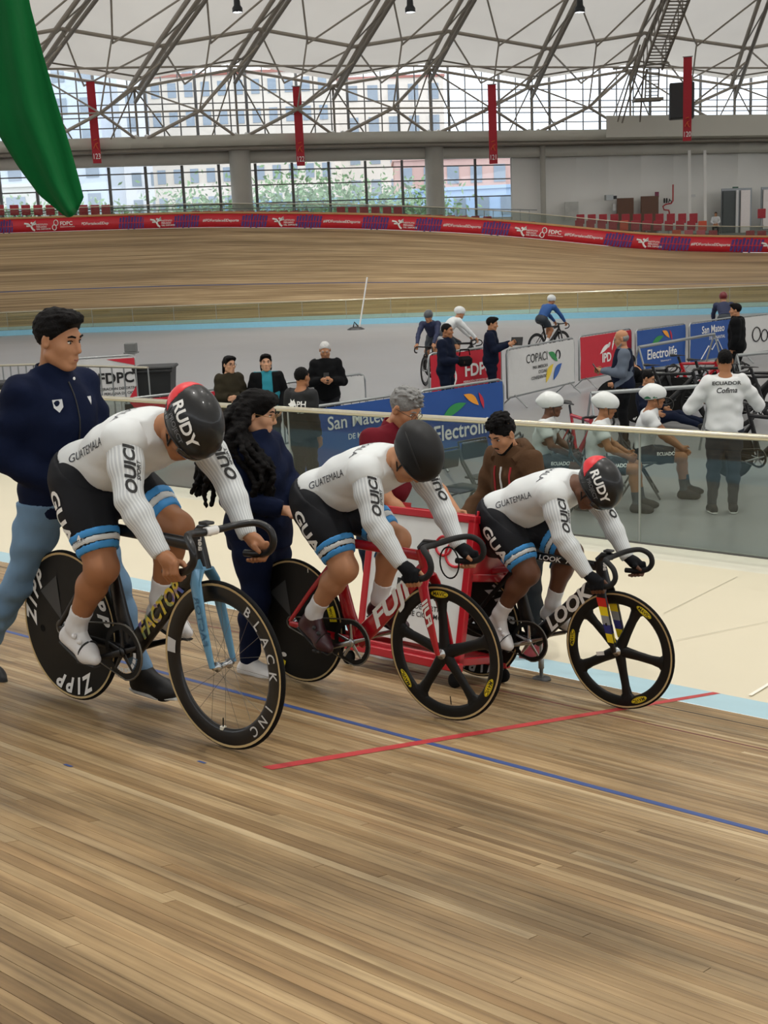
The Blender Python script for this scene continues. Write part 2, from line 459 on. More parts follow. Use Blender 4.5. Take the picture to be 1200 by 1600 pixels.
M_MULL = M('dark_mullion', '5B5A58', .5, .3); M_TRUSS = M('truss_steel', '9A9286', .5, .1); M_TRUSSD = M('truss_steel_dark', '756E63', .5, .1)
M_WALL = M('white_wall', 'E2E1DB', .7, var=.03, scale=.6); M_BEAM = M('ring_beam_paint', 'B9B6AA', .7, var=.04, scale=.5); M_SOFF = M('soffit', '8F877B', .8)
M_RED = M('board_red', 'C3202F', .45); M_PURP = M('board_purple', '4A2170', .5, var=.3, scale=20); M_WHITE = M('print_white', 'E9E9E6', .5); M_BLACK = M('print_black', '141414', .5)
M_SEAT = M('seat_red', 'A41E2C', .4); M_SEATO = M('seat_orange', 'D2542F', .4); M_SEATP = M('seat_pink', 'D0596A', .4)
M_BROWN = M('door_brown', '5E3A22', .5, scale=4); M_DECK = M('deck_concrete', '8E8B86', .7)

# ---- closed loop of the infield edge (fence line): (a, c, bank angle)
_half = [(3, 10.35, 13.79), (9, 10.35, 13.79), (16, 10.35, 13.9), (23, 10.45, 17), (30, 11.6, 25), (38, 14.4, 34), (45, 19.3, 40), (49.8, 26, 42),
         (49.0, 33.0, 41.5), (41.2, 37.5, 38.4), (33.1, 41.3, 32), (25.4, 44.4, 22.5), (18.6, 47.5, 16.5), (10, 50.2, 14.2), (3, 51.2, 13.8)]
_ctrl = _half + [(6 - a, c, t) for a, c, t in _half[-2:0:-1]]
def catmull(ps, n, closed=True):
    out = []; N = len(ps); ps = [np.array(p, float) for p in ps]
    for i in range(N if closed else N - 1):
        p0, p1, p2, p3 = (ps[(i + k) % N] if closed else ps[min(max(i + k, 0), N - 1)] for k in (-1, 0, 1, 2))
        for j in range(n):
            t = j / n
            out.append(.5 * (2 * p1 + (p2 - p0) * t + (2 * p0 - 5 * p1 + 4 * p2 - p3) * t * t + (3 * p1 - p0 - 3 * p2 + p3) * t ** 3))
    if not closed: out.append(ps[-1])
    return np.array(out)
LOOP = catmull(_ctrl, 8); NL = len(LOOP)
_tan = np.roll(LOOP[:, :2], -1, 0) - np.roll(LOOP[:, :2], 1, 0); _tan /= np.linalg.norm(_tan, axis=1)[:, None]
NRM = np.stack([_tan[:, 1], -_tan[:, 0]], 1)            # outwards in (a, c)
if NRM[0] @ np.array([0, -1]) < 0: NRM = -NRM
ARC = np.concatenate([[0], np.cumsum(np.linalg.norm(np.diff(np.vstack([LOOP[:, :2], LOOP[:1, :2]]), axis=0), axis=1))])
def sta(i, o, z):
    'loop station i (may be fractional), offset o outwards, level z'
    i0 = int(math.floor(i)) % NL; i1 = (i0 + 1) % NL; f = i - math.floor(i)
    p = LOOP[i0, :2] * (1 - f) + LOOP[i1, :2] * f; n = NRM[i0] * (1 - f) + NRM[i1] * f
    q = p + n * o; return W(q[0], q[1], z)
def theta(i):
    i0 = int(math.floor(i)) % NL; f = i - math.floor(i); return math.radians(LOOP[i0, 2] * (1 - f) + LOOP[(i0 + 1) % NL, 2] * f)
def bank_top(i):
    t = theta(i); return 3.97 + 7 * math.cos(t), .228 + 7 * math.sin(t)
def loft(name, prof, mat, idx=None, uv=False, kind='structure', smooth=True):
    'prof(i) -> [(o, z)] swept along the loop'
    idx = list(idx) if idx is not None else list(range(NL)); closed = len(idx) == NL
    P = [prof(i) for i in idx]; k = len(P[0]); vs = []; fs = []
    for i, pr in zip(idx, P): vs += [sta(i, o, z) for o, z in pr]
    n = len(idx)
    for j in range(n if closed else n - 1):
        j2 = (j + 1) % n
        for m in range(k - 1): fs.append((j * k + m, j2 * k + m, j2 * k + m + 1, j * k + m + 1))
    me = bpy.data.meshes.new(name); me.from_pydata(vs, [], fs); me.materials.append(mat)
    for p in me.polygons: p.use_smooth = smooth
    if uv:
        ul = me.uv_layers.new(name='UVMap'); 
        for p in me.polygons:
            fi = p.index // (k - 1); m = p.index % (k - 1)
            for c, (dj, dm) in zip(p.loop_indices, ((0, 0), (1, 0), (1, 1), (0, 1))):
                d = 0
                pr = P[(fi) % n]
                for q in range(m + dm): d += math.hypot(pr[q + 1][0] - pr[q][0], pr[q + 1][1] - pr[q][1])
                ul.data[c].uv = (ARC[(idx[fi] + dj)] if idx[fi] + dj <= NL else ARC[NL], d)
    me.update(); return setp(link(name, me), kind=kind)
# infield floor
_fv = [sta(i, -.02, 0) for i in range(NL)]; _c0 = W(3, 31, 0)
me = bpy.data.meshes.new('floor'); me.from_pydata([_c0] + _fv, [], [(0, 1 + i, 1 + (i + 1) % NL) for i in range(NL)]); me.materials.append(M_INF); me.update()
FLOOR = setp(link('floor', me), kind='structure')
if me.polygons[0].normal.z < 0: me.flip_normals()
FAR = range(50, NL // 2 + 25)
def kh(i):
    i = i % NL; j = min(i, NL - i); return .10 + .14 * min(1, max(0, (j - 30) / 14))
kerb = loft('trim_1', lambda i: [(-.02, -.02), (-.02, kh(i))], M_KERB)
loft('trim_2', lambda i: [(-.02, kh(i)), (.12, kh(i)), (.14, kh(i) - .002), (.52, .083), (.52, .07)], M_CREAM, smooth=False)
APR = loft('apron', lambda i: [(.15, .085), (1.7, .08), (3.36, .076)], M_APRON)
loft('pale_blue_band', lambda i: [(3.35, .0762), (3.97, .228)], M_COTE)
BANK = loft('track_surface', lambda i: [(3.965 + 7.0 * q / 10 * math.cos(theta(i)), .228 - .012 + 7.0 * q / 10 * math.sin(theta(i))) for q in range(11)], M_BANK, uv=True)
loft('trim_3', lambda i: [(bank_top(i)[0] - .02, bank_top(i)[1] - .02), (bank_top(i)[0] + .6, bank_top(i)[1] - .02)], M_DECK)
# painted lines of the far bank
def bank_line(name, d0, d1, mat, idx, lift=.006):
    def pr(i):
        t = theta(i); return [(3.97 + d * math.cos(t) - lift * math.sin(t), .216 + d * math.sin(t) + lift * math.cos(t)) for d in (d0, d1)]
    return loft(name, pr, mat, idx)
M_LBLU = M('line_blue', '31487F', .5, var=.2, scale=6); M_LRED = M('line_red', 'B03234', .5, var=.18, scale=6); M_LBLK = M('line_black', '3A322C', .6); M_LDRED = M('line_dark_red', '6B3A34', .6, var=.2)
bank_line('line_marking', 2.50, 2.55, M_LBLU, list(range(24, NL // 2 + 24)))

# ---- near straight: pine planks, each its own piece
SL = math.atan(.2453); ex = T2; ey = (C2 * math.cos(SL) - UP * math.sin(SL)).normalized(); ez = ex.cross(ey).normalized()
if ez.z < 0: ez = -ez
PW = .0445; D_LEN = 6.80 / math.cos(SL)
rows = int((6.38 + .42) / math.cos(SL) / PW)
planks = []
for r in range(rows):
    d = .002 + (r + .5) * PW                      # from the lower edge upwards
    a = -4 - random.random() * 4
    while a < 14.5:
        ln = random.uniform(2.2, 5.2); a1 = min(a + ln, 15)
        a0 = max(a, -4); 
        if a1 - a0 > .3: planks.append((a0, a1, d))
        a += ln
base0 = W(0, 6.38, trackz(6.38))
def pl_mat(a0, a1, d):
    o = base0 + ex * ((a0 + a1) / 2) - ey * d
    R = Matrix((ex, -ey, ez)).transposed()
    return Matrix.Translation(o) @ R.to_4x4() @ Matrix.Diagonal((a1 - a0 - .002, PW - .0016, .012, 1))
def vis(p):
    a0, a1, d = p; best = 0
    for k in range(7):
        q = base0 + ex * (a0 + (a1 - a0) * (k + .5) / 7) - ey * d - Vector((0, 0, CAM_H)); z = q.dot(_f)
        if z > .3:
            x, y = 600 + FPX * q.dot(_r) / z, 800 - FPX * q.dot(_u) / z
            if -10 < x < 1210 and y < 1610: best += (a1 - a0) / 7 * PW / z ** 2 * abs(q.normalized().dot(ez))
    return best
planks.sort(key=lambda p: -vis(p))
NEAR = setp(empty('track_straight', W(3, 3, trackz(3)), kind='structure'))
Ninv = Matrix.Translation(-W(3, 3, trackz(3)))
pm = MB().box((0, 0, -.5), (1, 1, 1)).mesh('plank', M_PLANK)
for p in planks[:300]:
    link('plank', pm, NEAR, Ninv @ pl_mat(*p))
b = MB()
for p in planks[300:]:
    mm = Ninv @ pl_mat(*p); b.add([mm @ v.co for v in pm.vertices], [tuple(q.vertices) for q in pm.polygons])
setp(b.build('planks_beyond', M_PLANK, NEAR), kind='stuff')
def strip(name, a0, a1, c0, c1, mat, h=.0012):
    mb = MB(); n = 2
    vs = [W(a, c, 1.793 - .2453 * c + h) for a, c in ((a0, c0), (a1, c0), (a1, c1), (a0, c1))]
    mb.add(vs, [(0, 1, 2, 3)]); o = mb.build(name, mat); me = o.data
    if me.polygons[0].normal.z < 0: me.flip_normals()
    return setp(o, kind='structure')
strip('line_marking', -4, 14, 3.895, 3.945, M_LBLU); strip('line_marking', 2.985, 3.035, 2.96, 7.0, M_LRED, .0016)
strip('line_marking', -4, 14, 6.06, 6.085, M_LBLK); strip('line_marking', -4, 14, 5.45, 5.475, M_LDRED)
strip('tape_mark', 3.17, 3.21, 2.80, 2.815, M_LBLU, .002); strip('tape_mark', 3.35, 3.39, 2.35, 2.365, M_LBLU, .002)
# joint of the cream apron
M_JOINT = M('apron_joint', 'A39D88', .8); M_JOINTW = M('apron_white_line', 'E8E4D8', .6)
for (x0, y0, x1, y1, w_) in ((1037, 958, 1152, 901, .0025), (1056, 1000, 1215, 968, .002), (1172, 1086, 1215, 1060, .012)):
    mb = MB(); p, q = at(x0, y0, .0865), at(x1, y1, .0865); n = (q - p).normalized().cross(UP) * w_
    mb.quad(p - n, p + n, q + n, q - n); o = mb.build('floor_joint', M_JOINT if w_ < .01 else M_JOINTW); setp(o, kind='structure')
    if o.data.polygons[0].normal.z < 0: o.data.flip_normals()

# ---- glass balustrades
def balustrade(label, i0, i1, step, glass, hgt=1.09, phase=0.0):
    root = empty('glass_balustrade', sta((i0 + i1) / 2, .06, .1), label=label, cat='balustrade'); inv = Matrix.Translation(-root.location)
    # arc-length walk
    s = np.interp(range(NL + 1), range(NL + 1), ARC); s0, s1 = np.interp([i0, i1], range(NL + 1), ARC)
    pts = []; q = s0 + phase
    while q < s1: pts.append(float(np.interp(q, ARC, range(NL + 1)))); q += step
    P = [sta(i, .06, kh(i)) for i in pts]
    unit = MB().box((0, 0, .5), (1, 1, 1)).mesh('glass_panel', glass)
    for p, q in zip(P[:-1], P[1:]):
        d = (q - p); x = d.normalized(); y = UP.cross(x)
        mx = Matrix.Translation((p + q) / 2) @ Matrix((x, y, UP)).transposed().to_4x4() @ Matrix.Diagonal((d.length - .012, .012, hgt - .03, 1))
        link('glass_panel', unit, root, inv @ mx)
        bar('joint_strip', (p + UP * .0) - root.location, p + UP * (hgt - .03) - root.location, .012, .02, M_GALV, root)
    t = MB(); t.tube([p + UP * hgt - root.location for p in P], .024, 10); t.build('top_rail', M_STEEL, root)
    t = MB(); t.tube([p + UP * .004 - root.location for p in P], .012, 6); t.build('base_channel', M_MULL, root)
    return root
def near_balustrade():
    root = empty('glass_balustrade', W(4, 10.29, .1), label='long clear glass balustrade with steel rail right behind the three riders', cat='balustrade')
    hgt = 1.09; L0 = root.location
    unit = MB().box((0, 0, .5), (1, 1, 1)).mesh('glass_panel', M_GLASS)
    mx0 = Matrix((T2, UP.cross(T2), UP)).transposed().to_4x4()
    aa = [3.72 + 1.5 * k for k in range(-4, 10)]
    for a in aa[:-1]:
        link('glass_panel', unit, root, Matrix.Translation(W(a + .75, 10.29, .1) - L0) @ mx0 @ Matrix.Diagonal((1.488, .012, hgt - .03, 1)))
        bar('joint_strip', W(a, 10.29, .1) - L0, W(a, 10.29, hgt + .07) - L0, .014, .02, M_GALV, root)
    t = MB(); t.tube([W(a, 10.29, .1 + hgt) - L0 for a in (aa[0], aa[-1])], .032, 14); t.build('top_rail', M_STEEL, root)
    t = MB(); t.box(W(4, 10.29, .105) - L0, (aa[-1] - aa[0], .03, .02), mx0.to_3x3()); t.build('base_channel', M_MULL, root)
near_balustrade()
balustrade('far glass balustrade on the pale blue kerb below the banked track', 48, NL // 2 + 22, 2.0, M_GLASSF, .82)
# ---- advertising board along the top of the bank
def proj(P):
    q = Vector(P) - Vector((0, 0, CAM_H)); z = q.dot(_f); return 600 + FPX * q.dot(_r) / z, 800 - FPX * q.dot(_u) / z, z
def sta_px(px, fo, lo=58.0, hi=112.0):
    'station whose point fo(i) appears at column px'
    for _ in range(40):
        m = (lo + hi) / 2
        if proj(fo(m))[0] < px: lo = m
        else: hi = m
    return (lo + hi) / 2
BI0, BI1 = 54, 112
BH = .68
def bpt(i, dz=0.0, do=0.0):
    o, z = bank_top(i); return sta(i, o + .02 + do, z + dz)
ADL = 'red and purple printed advertising board along the top of the banked track'
AD = empty('advertising_board', bpt(84), label=ADL, cat='advertising board'); A0 = AD.location.copy()
b = MB(); idx = [BI0 + .5 * k for k in range((BI1 - BI0) * 2 + 1)]
for i, j in zip(idx[:-1], idx[1:]):
    vs = [bpt(i, 0) - A0, bpt(j, 0) - A0, bpt(j, BH) - A0, bpt(i, BH) - A0, bpt(i, 0, .06) - A0, bpt(j, 0, .06) - A0, bpt(j, BH, .06) - A0, bpt(i, BH, .06) - A0]
    b.add(vs, [(0, 1, 2, 3), (4, 7, 6, 5), (3, 2, 6, 7), (0, 4, 5, 1)], True)
b.build('board', M_RED, AD)
b = MB(); b.tube([bpt(i, BH + .05, .03) - A0 for i in idx], .06, 6); b.build('wood_capping', M('capping_wood', 'B98A5A', .5), AD)
def on_board(px, w, dz=BH / 2, lift=.03):
    i = sta_px(px, lambda q: bpt(q, BH / 2)); p = bpt(i, dz, -lift) - A0
    t = (bpt(i + .4) - bpt(i - .4)); t.z *= 1; x = t.normalized()
    if (proj(bpt(i + .4))[0] < proj(bpt(i - .4))[0]): x = -x
    pxm = proj(bpt(i))[2] / FPX / max(.2, abs(x.dot(_r)))       # metres along the board for one pixel
    return frame4(p, x, UP), pxm * w
def leaf_outline(n=16):
    return [(math.cos(2 * PI * k / n) * .5, math.sin(2 * PI * k / n) * .5) for k in range(n)]
for x0, x1 in ((-8, 29), (185, 227), (271, 312), (377, 418), (462, 503), (566, 607), (649, 690), (754, 796), (945, 988), (1031, 1077), (1143, 1191)):
    Mx, w = on_board((x0 + x1) / 2, x1 - x0, lift=.012); mb = MB()
    k = 9
    for q in range(k):
        xx = (q + .5) / k - .5; hh = .30 - .06 * (abs(xx) * 2) ** 2 + .03 * math.sin(q * 2.7)
        for s_ in (0, 1):
            ol = [(xx * w + (u - .5) * w / k * .62 + .05 * v, (v if s_ == 0 else v) * hh + (0 if s_ else -.03)) for u, v in ((0, -1 + s_), (1, -1 + s_), (1.1, -.05 + s_), (.5, 0 + s_), (-.1, -.05 + s_))]
            mb.prism(ol, .006, Mx)
    mb.build('purple_pattern', M_PURP, AD)
for px in (151, 345, 534, 722, 912, 1110):
    Mx, w = on_board(px, 58); mb = MB(); s_ = '#IPDFortaleceElDeporte'
    vs, _ = text_mesh(s_, 1, .01, .15); W0 = max(v[0] for v in vs) - min(v[0] for v in vs)
    text_on(mb, s_, Mx, w / W0 * 1.0, .01, .15); mb.build('lettering', M_WHITE, AD)
for px in (54, 250, 441, 628, 820, 1010, 1206):
    Mx, w = on_board(px, 34); mb = MB(); u = w / 34                 # a running figure and three short lines of words
    for pts, r in (([(-15, 3), (-9, 2), (-5, -2), (-1, 3)], 1.5), ([(-5, -2), (-3, -6), (0, -8)], 1.6), ([(-12, -1), (-7, -1)], 1.3), ([(-1, 3), (2, 6), (2, 2), (-2, 1)], 1.3)):
        mb.tube([Mx @ Vector((x * u, y * u, .004)) for x, y in pts], r * u, 5)
    mb.ell(Mx @ Vector((-4 * u, 3.4 * u, .004)), (1.8 * u,) * 3, n=8, m=5)
    for q, s_ in enumerate(('INSTITUTO', 'PERUANO', 'DEL DEPORTE')):
        text_on(mb, s_, Mx @ Matrix.Translation((2.5 * u, (.8 - q * 3.4) * u, 0)), 3.4 * u, .012, align='LEFT')
    mb.build('running_figure_emblem', M_WHITE, AD)
for px in (97, 860):
    Mx, w = on_board(px, 32); mb = MB(); u = w / 32
    for cx, cy, r in ((-9, 3, 4.2), (-12, -4, 4.0)):
        mb.tube([Mx @ Vector(((cx + r * .8 * math.cos(q)) * u, (cy + r * math.sin(q)) * u, .004)) for q in np.linspace(0, 2 * PI, 13)], .7 * u, 5)
    text_on(mb, 'FDPC', Mx @ Matrix.Translation((-3 * u, 1.5 * u, 0)), 8 * u, .02, align='LEFT')
    text_on(mb, 'FEDERACION PERUANA', Mx @ Matrix.Translation((-3 * u, -3.6 * u, 0)), 2.1 * u, .012, align='LEFT')
    mb.build('cycling_emblem', M_WHITE, AD)
# clear rail above the board
RL = empty('glass_guard_rail', bpt(84, BH), label='low clear guard with steel rail above the red advertising board', cat='guard rail'); R0 = RL.location.copy()
M_GUARD = glass_mat('guard_glass', 'E6EAE6', .05)
gi = [BI0 + 1.2 * k for k in range(int((BI1 - BI0) / 1.2) + 1)]
for i, j in zip(gi[:-1], gi[1:]):
    p, q = bpt(i, BH + .1, .25), bpt(j, BH + .1, .25); x = (q - p).normalized(); y = UP.cross(x)
    mb = MB(); mb.add([p - R0, q - R0, q + UP * .4 - R0, p + UP * .4 - R0, p - R0 + y * .012, q - R0 + y * .012, q + UP * .4 - R0 + y * .012, p + UP * .4 - R0 + y * .012], [(0, 1, 2, 3), (4, 7, 6, 5), (3, 2, 6, 7), (0, 4, 5, 1), (0, 3, 7, 4), (1, 5, 6, 2)])
    mb.build('glass_panel', M_GUARD, RL)
mb = MB(); mb.tube([bpt(i, BH + .52, .25) - R0 for i in gi], .022, 6); mb.build('top_rail', M_STEEL, RL)

# ---- outer wall of the hall: visible arc given by (column, distance), closed behind
_wv = [(-700, 62), (-420, 66), (-200, 69), (0, 71), (200, 72), (400, 73.5), (600, 75.5), (840, 79), (1000, 81), (1200, 84), (1420, 87), (1800, 90)]
def hz(x): return _yh - ROLLT * (x - 600)
def wall_px(px, dd=0.0):
    d = float(np.interp(px, [q[0] for q in _wv], [q[1] for q in _wv])) + dd
    p = at_depth(px, hz(px), d); return Vector((p.x, p.y, 0))
CEN = W(3, 31, 0)
WALL = [wall_px(x) for x in range(-700, 1801, 50)]
_back = catmull([tuple(WALL[-1].xy), tuple(W(-52, 52).xy), tuple(W(-58, 30).xy), tuple(W(-45, 2).xy), tuple(W(-20, -16).xy), tuple(W(3, -19).xy), tuple(W(26, -16).xy), tuple(W(50, 0).xy), tuple(W(62, 12).xy), tuple(WALL[0].xy)], 4, False)
RING = WALL + [Vector((p[0], p[1], 0)) for p in _back[1:-1]]
def ring_band(name, z0, z1, mat, idx=None, inset=0.0, thick=0.0, kind='structure', parent=None):
    idx = list(range(len(RING))) if idx is None else list(idx); closed = len(idx) == len(RING); mb = MB(); n = len(idx)
    def P(j, e, z):
        p = RING[j % len(RING)]; d = (CEN - p).normalized(); return p + d * (inset + e) + UP * z
    for a_ in range(n if closed else n - 1):
        i, j = idx[a_], idx[(a_ + 1) % n]
        vs = [P(i, 0, z0), P(j, 0, z0), P(j, 0, z1), P(i, 0, z1)]
        if thick:
            vs += [P(i, thick, z0), P(j, thick, z0), P(j, thick, z1), P(i, thick, z1)]
            mb.add(vs, [(0, 1, 2, 3), (4, 7, 6, 5), (3, 2, 6, 7), (0, 4, 5, 1)], True)
        else: mb.add(vs, [(0, 1, 2, 3)], True)
    o = mb.build(name, mat, parent); return setp(o, kind=kind)
NW = len(WALL)
iw_end = int((845 + 700) / 50)                  # windows up to column ~845, white wall beyond
iw0 = 0
ZB = 8.55                                        # window head
ring_band('wall_far_right', 2.0, ZB + .3, M_WALL, range(iw_end, NW), 0, .3)
ring_band('wall_behind', 0.0, ZB + .3, M_WALL, list(range(NW - 1, len(RING))) + [0], 0, .3)
ring_band('wall_below_windows', 2.0, 4.9, M_WALL, range(0, iw_end + 1), 0, .3)
ring_band('ring_beam', ZB, 9.25, M_BEAM, None, 0, .8)
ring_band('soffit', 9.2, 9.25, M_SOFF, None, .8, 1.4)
ring_band('ledge', 9.42, 10.05, M_BEAM, None, .3, 1.6)
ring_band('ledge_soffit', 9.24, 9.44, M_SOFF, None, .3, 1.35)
# deck of the stands, from the bank top to the wall
mb = MB(); nd = 90
for k in range(nd):
    q0, q1 = k / nd * NL, (k + 1) / nd * NL
    def P3(q, e):
        o, z = bank_top(q); p = sta(q, o + .4, z - .02)
        r = min(RING, key=lambda w: (w.xy - p.xy).length - 6 * ((w.xy - CEN.xy).normalized().dot((p.xy - CEN.xy).normalized())))
        d = (p.xy - CEN.xy).normalized(); 
        best = max(RING, key=lambda w: (w.xy - CEN.xy).normalized().dot(d)); L_ = (best.xy - CEN.xy).length
        w = CEN.xy + d * L_; zz = max(3.4, z + .1) if e else z + .02
        return Vector((w.x, w.y, zz)) if e else Vector((p.x, p.y, zz))
    mb.quad(P3(q0, 0), P3(q1, 0), P3(q1, 1), P3(q0, 1))
setp(mb.build('stand_deck', M_DECK), kind='structure')
# ---- lower windows: bays of panes between mullions
WIN = setp(empty('window_1', wall_px(400) + UP * 4.9), kind='structure'); W0_ = WIN.location.copy()
unitp = MB().box((0, 0, 0), (1, 1, 1)).mesh('pane', M_WIN)
def pane(p, q, z0, z1, parent, org, th=.02):
    d = (q - p); d.z = 0; x = d.normalized(); c = (p + q) / 2
    mx = Matrix.Translation(Vector((c.x, c.y, (z0 + z1) / 2)) - org) @ Matrix((x, UP.cross(x), UP)).transposed().to_4x4() @ Matrix.Diagonal((d.length, th, z1 - z0, 1))
    return link('pane', unitp, parent, mx)
xs = [-155 + 56.3 * k for k in range(18)]; xs = [x for x in xs if x < 842] + [841]
zrows = [4.9, 6.25, 7.3, 8.15, ZB]
for x0, x1 in zip(xs[:-1], xs[1:]):
    p, q = wall_px(x0, .15), wall_px(x1, .15)
    bar('mullion', p + UP * 4.9 - W0_, p + UP * ZB - W0_, .16, .16, M_MULL, WIN)
    for z0, z1 in zip(zrows[:-1], zrows[1:]):
        pane(p, q, z0, z1, WIN, W0_)
        bar('transom', p + UP * z0 - W0_, q + UP * z0 - W0_, .07, .07, M_MULL, WIN)
bar('mullion', wall_px(841, .15) + UP * 4.9 - W0_, wall_px(841, .15) + UP * ZB - W0_, .2, .2, M_MULL, WIN)
for px_, w_ in ((385, 1.25), (683, 1.15), (850, .35)):
    p = wall_px(px_, -.9); mb = MB(); mb.tube([p + UP * 2.2, p + UP * 9.2], w_ / 2, 20, smooth=True)
    setp(mb.build('concrete_column', M('column_concrete', 'A8A59A', .7, var=.12, scale=1.2)), kind='structure')
# low railing in front of the windows
RG = empty('stand_railing', wall_px(560, -3) + UP * 5, label='thin grey steel railing in front of the far windows', cat='railing'); G0 = RG.location.copy()
for x0 in range(-40, 836, 14):
    p = wall_px(x0, -3); z = float(np.interp(x0, [0, 300, 600, 840], [5.0, 4.9, 4.7, 4.2]))
    bar('baluster', p + UP * z - G0, p + UP * (z + 1.0) - G0, .04, .04, M_GALV, RG)
mb = MB(); mb.tube([wall_px(x0, -3) + UP * (float(np.interp(x0, [0, 300, 600, 840], [5.0, 4.9, 4.7, 4.2])) + 1.0) - G0 for x0 in range(-40, 850, 20)], .03, 6); mb.build('hand_rail', M_GALV, RG)

# ---- clerestory glazing above the ledge
CL = setp(empty('window_2', wall_px(500) + UP * 10), kind='structure'); C0 = CL.location.copy()
cz = [10.05, 10.75, 11.35, 12.05, 12.75, 13.9]
cxs = [-60 + 25.6 * k for k in range(53)]
for n_, (x0, x1) in enumerate(zip(cxs[:-1], cxs[1:])):
    p, q = wall_px(x0, .35), wall_px(x1, .35); hvy = (n_ % 3 == 0)
    bar('mullion', p + UP * 10.0 - C0, p + UP * 14.2 - C0, .16 if hvy else .075, .16 if hvy else .075, M_MULL, CL)
    for z0, z1 in zip(cz[:-1], cz[1:]):
        pane(p, q, z0, z1, CL, C0)
        bar('transom', p + UP * z0 - C0, q + UP * z0 - C0, .06, .06, M_MULL, CL)

# ---- roof: membrane panels on radial ribs and triangulated members
def membrane_mat():
    m = bpy.data.materials.new('roof_membrane'); m.use_nodes = True; nt = m.node_tree; N = nt.nodes; L = nt.links; N.remove(N['Principled BSDF'])
    tc = N.new('ShaderNodeTexCoord'); nz = N.new('ShaderNodeTexNoise'); nz.inputs['Scale'].default_value = .35; L.new(tc.outputs['Object'], nz.inputs['Vector'])
    rp = N.new('ShaderNodeValToRGB'); rp.color_ramp.elements[0].color = (.74, .70, .63, 1); rp.color_ramp.elements[1].color = (.84, .80, .72, 1); L.new(nz.outputs['Fac'], rp.inputs['Fac'])
    d = N.new('ShaderNodeBsdfDiffuse'); t = N.new('ShaderNodeBsdfTranslucent'); mx = N.new('ShaderNodeMixShader'); mx.inputs['Fac'].default_value = .17
    L.new(rp.outputs['Color'], d.inputs['Color']); L.new(rp.outputs['Color'], t.inputs['Color']); L.new(d.outputs[0], mx.inputs[1]); L.new(t.outputs[0], mx.inputs[2]); L.new(mx.outputs[0], N['Material Output'].inputs['Surface'])
    return m
M_MEM = membrane_mat()
RX = [-680, -530, -378, -225, -72, 80, 232, 385, 533, 680, 834, 985, 1145, 1300, 1450, 1600, 1750]
nodes = [(wall_px(x, -1.2), (k % 2)) for k, x in enumerate(RX)]        # 232 -> k=6 low, 385 -> k=7 high
_bk = [Vector((p[0], p[1], 0)) for p in _back[2:-2:2]]
nodes += [(p, (k + len(RX)) % 2) for k, p in enumerate(_bk)]
if len(nodes) % 2: nodes.pop()
UL = [0.0, .075, .18, .30, .44, .60, .78, 1.0]
def rib_pt(k, u, lower=0.0):
    p, hi = nodes[k % len(nodes)]; q = p + (CEN - p) * u; L_ = (CEN - p).length; m_ = u * L_
    z = 12.75 + (.95 if hi else 0) * (1 - u) + .40 * m_ - .0034 * m_ * m_
    return Vector((q.x, q.y, z - lower))
ROOF = setp(empty('ceiling', CEN + UP * 24), kind='structure'); O0 = ROOF.location.copy()
for k in range(len(nodes)):
    for u0, u1 in zip(UL[:-1], UL[1:]):
        mb = MB(); vs = [rib_pt(k, u0), rib_pt(k + 1, u0), rib_pt(k + 1, u1), rib_pt(k, u1)]
        mb.add([v + UP * .35 - O0 for v in (vs if u1 < 1 else vs[:3])], [(0, 1, 2, 3)] if u1 < 1 else [(0, 1, 2)]); mb.build('membrane_panel', M_MEM, ROOF)
seen = range(3, 15)
TR = setp(empty('roof_truss', CEN + UP * 20), kind='structure'); T0 = TR.location.copy()
def mem(p, q, r, mat=M_TRUSS): bar('truss_member', p - T0, q - T0, r * 2, r * 2, mat, TR, tube=True)
for k in range(len(nodes)):
    near = k in seen
    for u0, u1 in zip(UL[:-1], UL[1:]):
        a_, b_ = rib_pt(k, u0), rib_pt(k, u1); side = (b_ - a_).normalized().cross(UP).normalized() * .28
        if near or u0 < .01:
            mem(a_ + side, b_ + side, .13); mem(a_ - side, b_ - side, .13); mem(rib_pt(k, u0, .75), rib_pt(k, u1, .75), .11, M_TRUSSD)
            mem(a_ + side, rib_pt(k, u1, .75), .045, M_TRUSSD)
    if not near: continue
    for n_, u in enumerate(UL[1:-1]):
        a_, b_ = rib_pt(k, u), rib_pt(k + 1, u); mem(a_, b_, .105)
        mid = (rib_pt(k, UL[n_], .3) + rib_pt(k + 1, UL[n_], .3)) / 2
        mem(mid, a_, .055); mem(mid, b_, .055)
    mem(rib_pt(k, 0), rib_pt(k + 1, 0), .09); mem(rib_pt(k, .02, -.0), rib_pt(k + 1, .02), .05, M_TRUSSD)
    lo_, hi_ = (k, k + 1)
    m0, m1 = rib_pt(k, .028), rib_pt(k + 1, .028); m0.z = m1.z = 13.65; mem(m0, m1, .06)
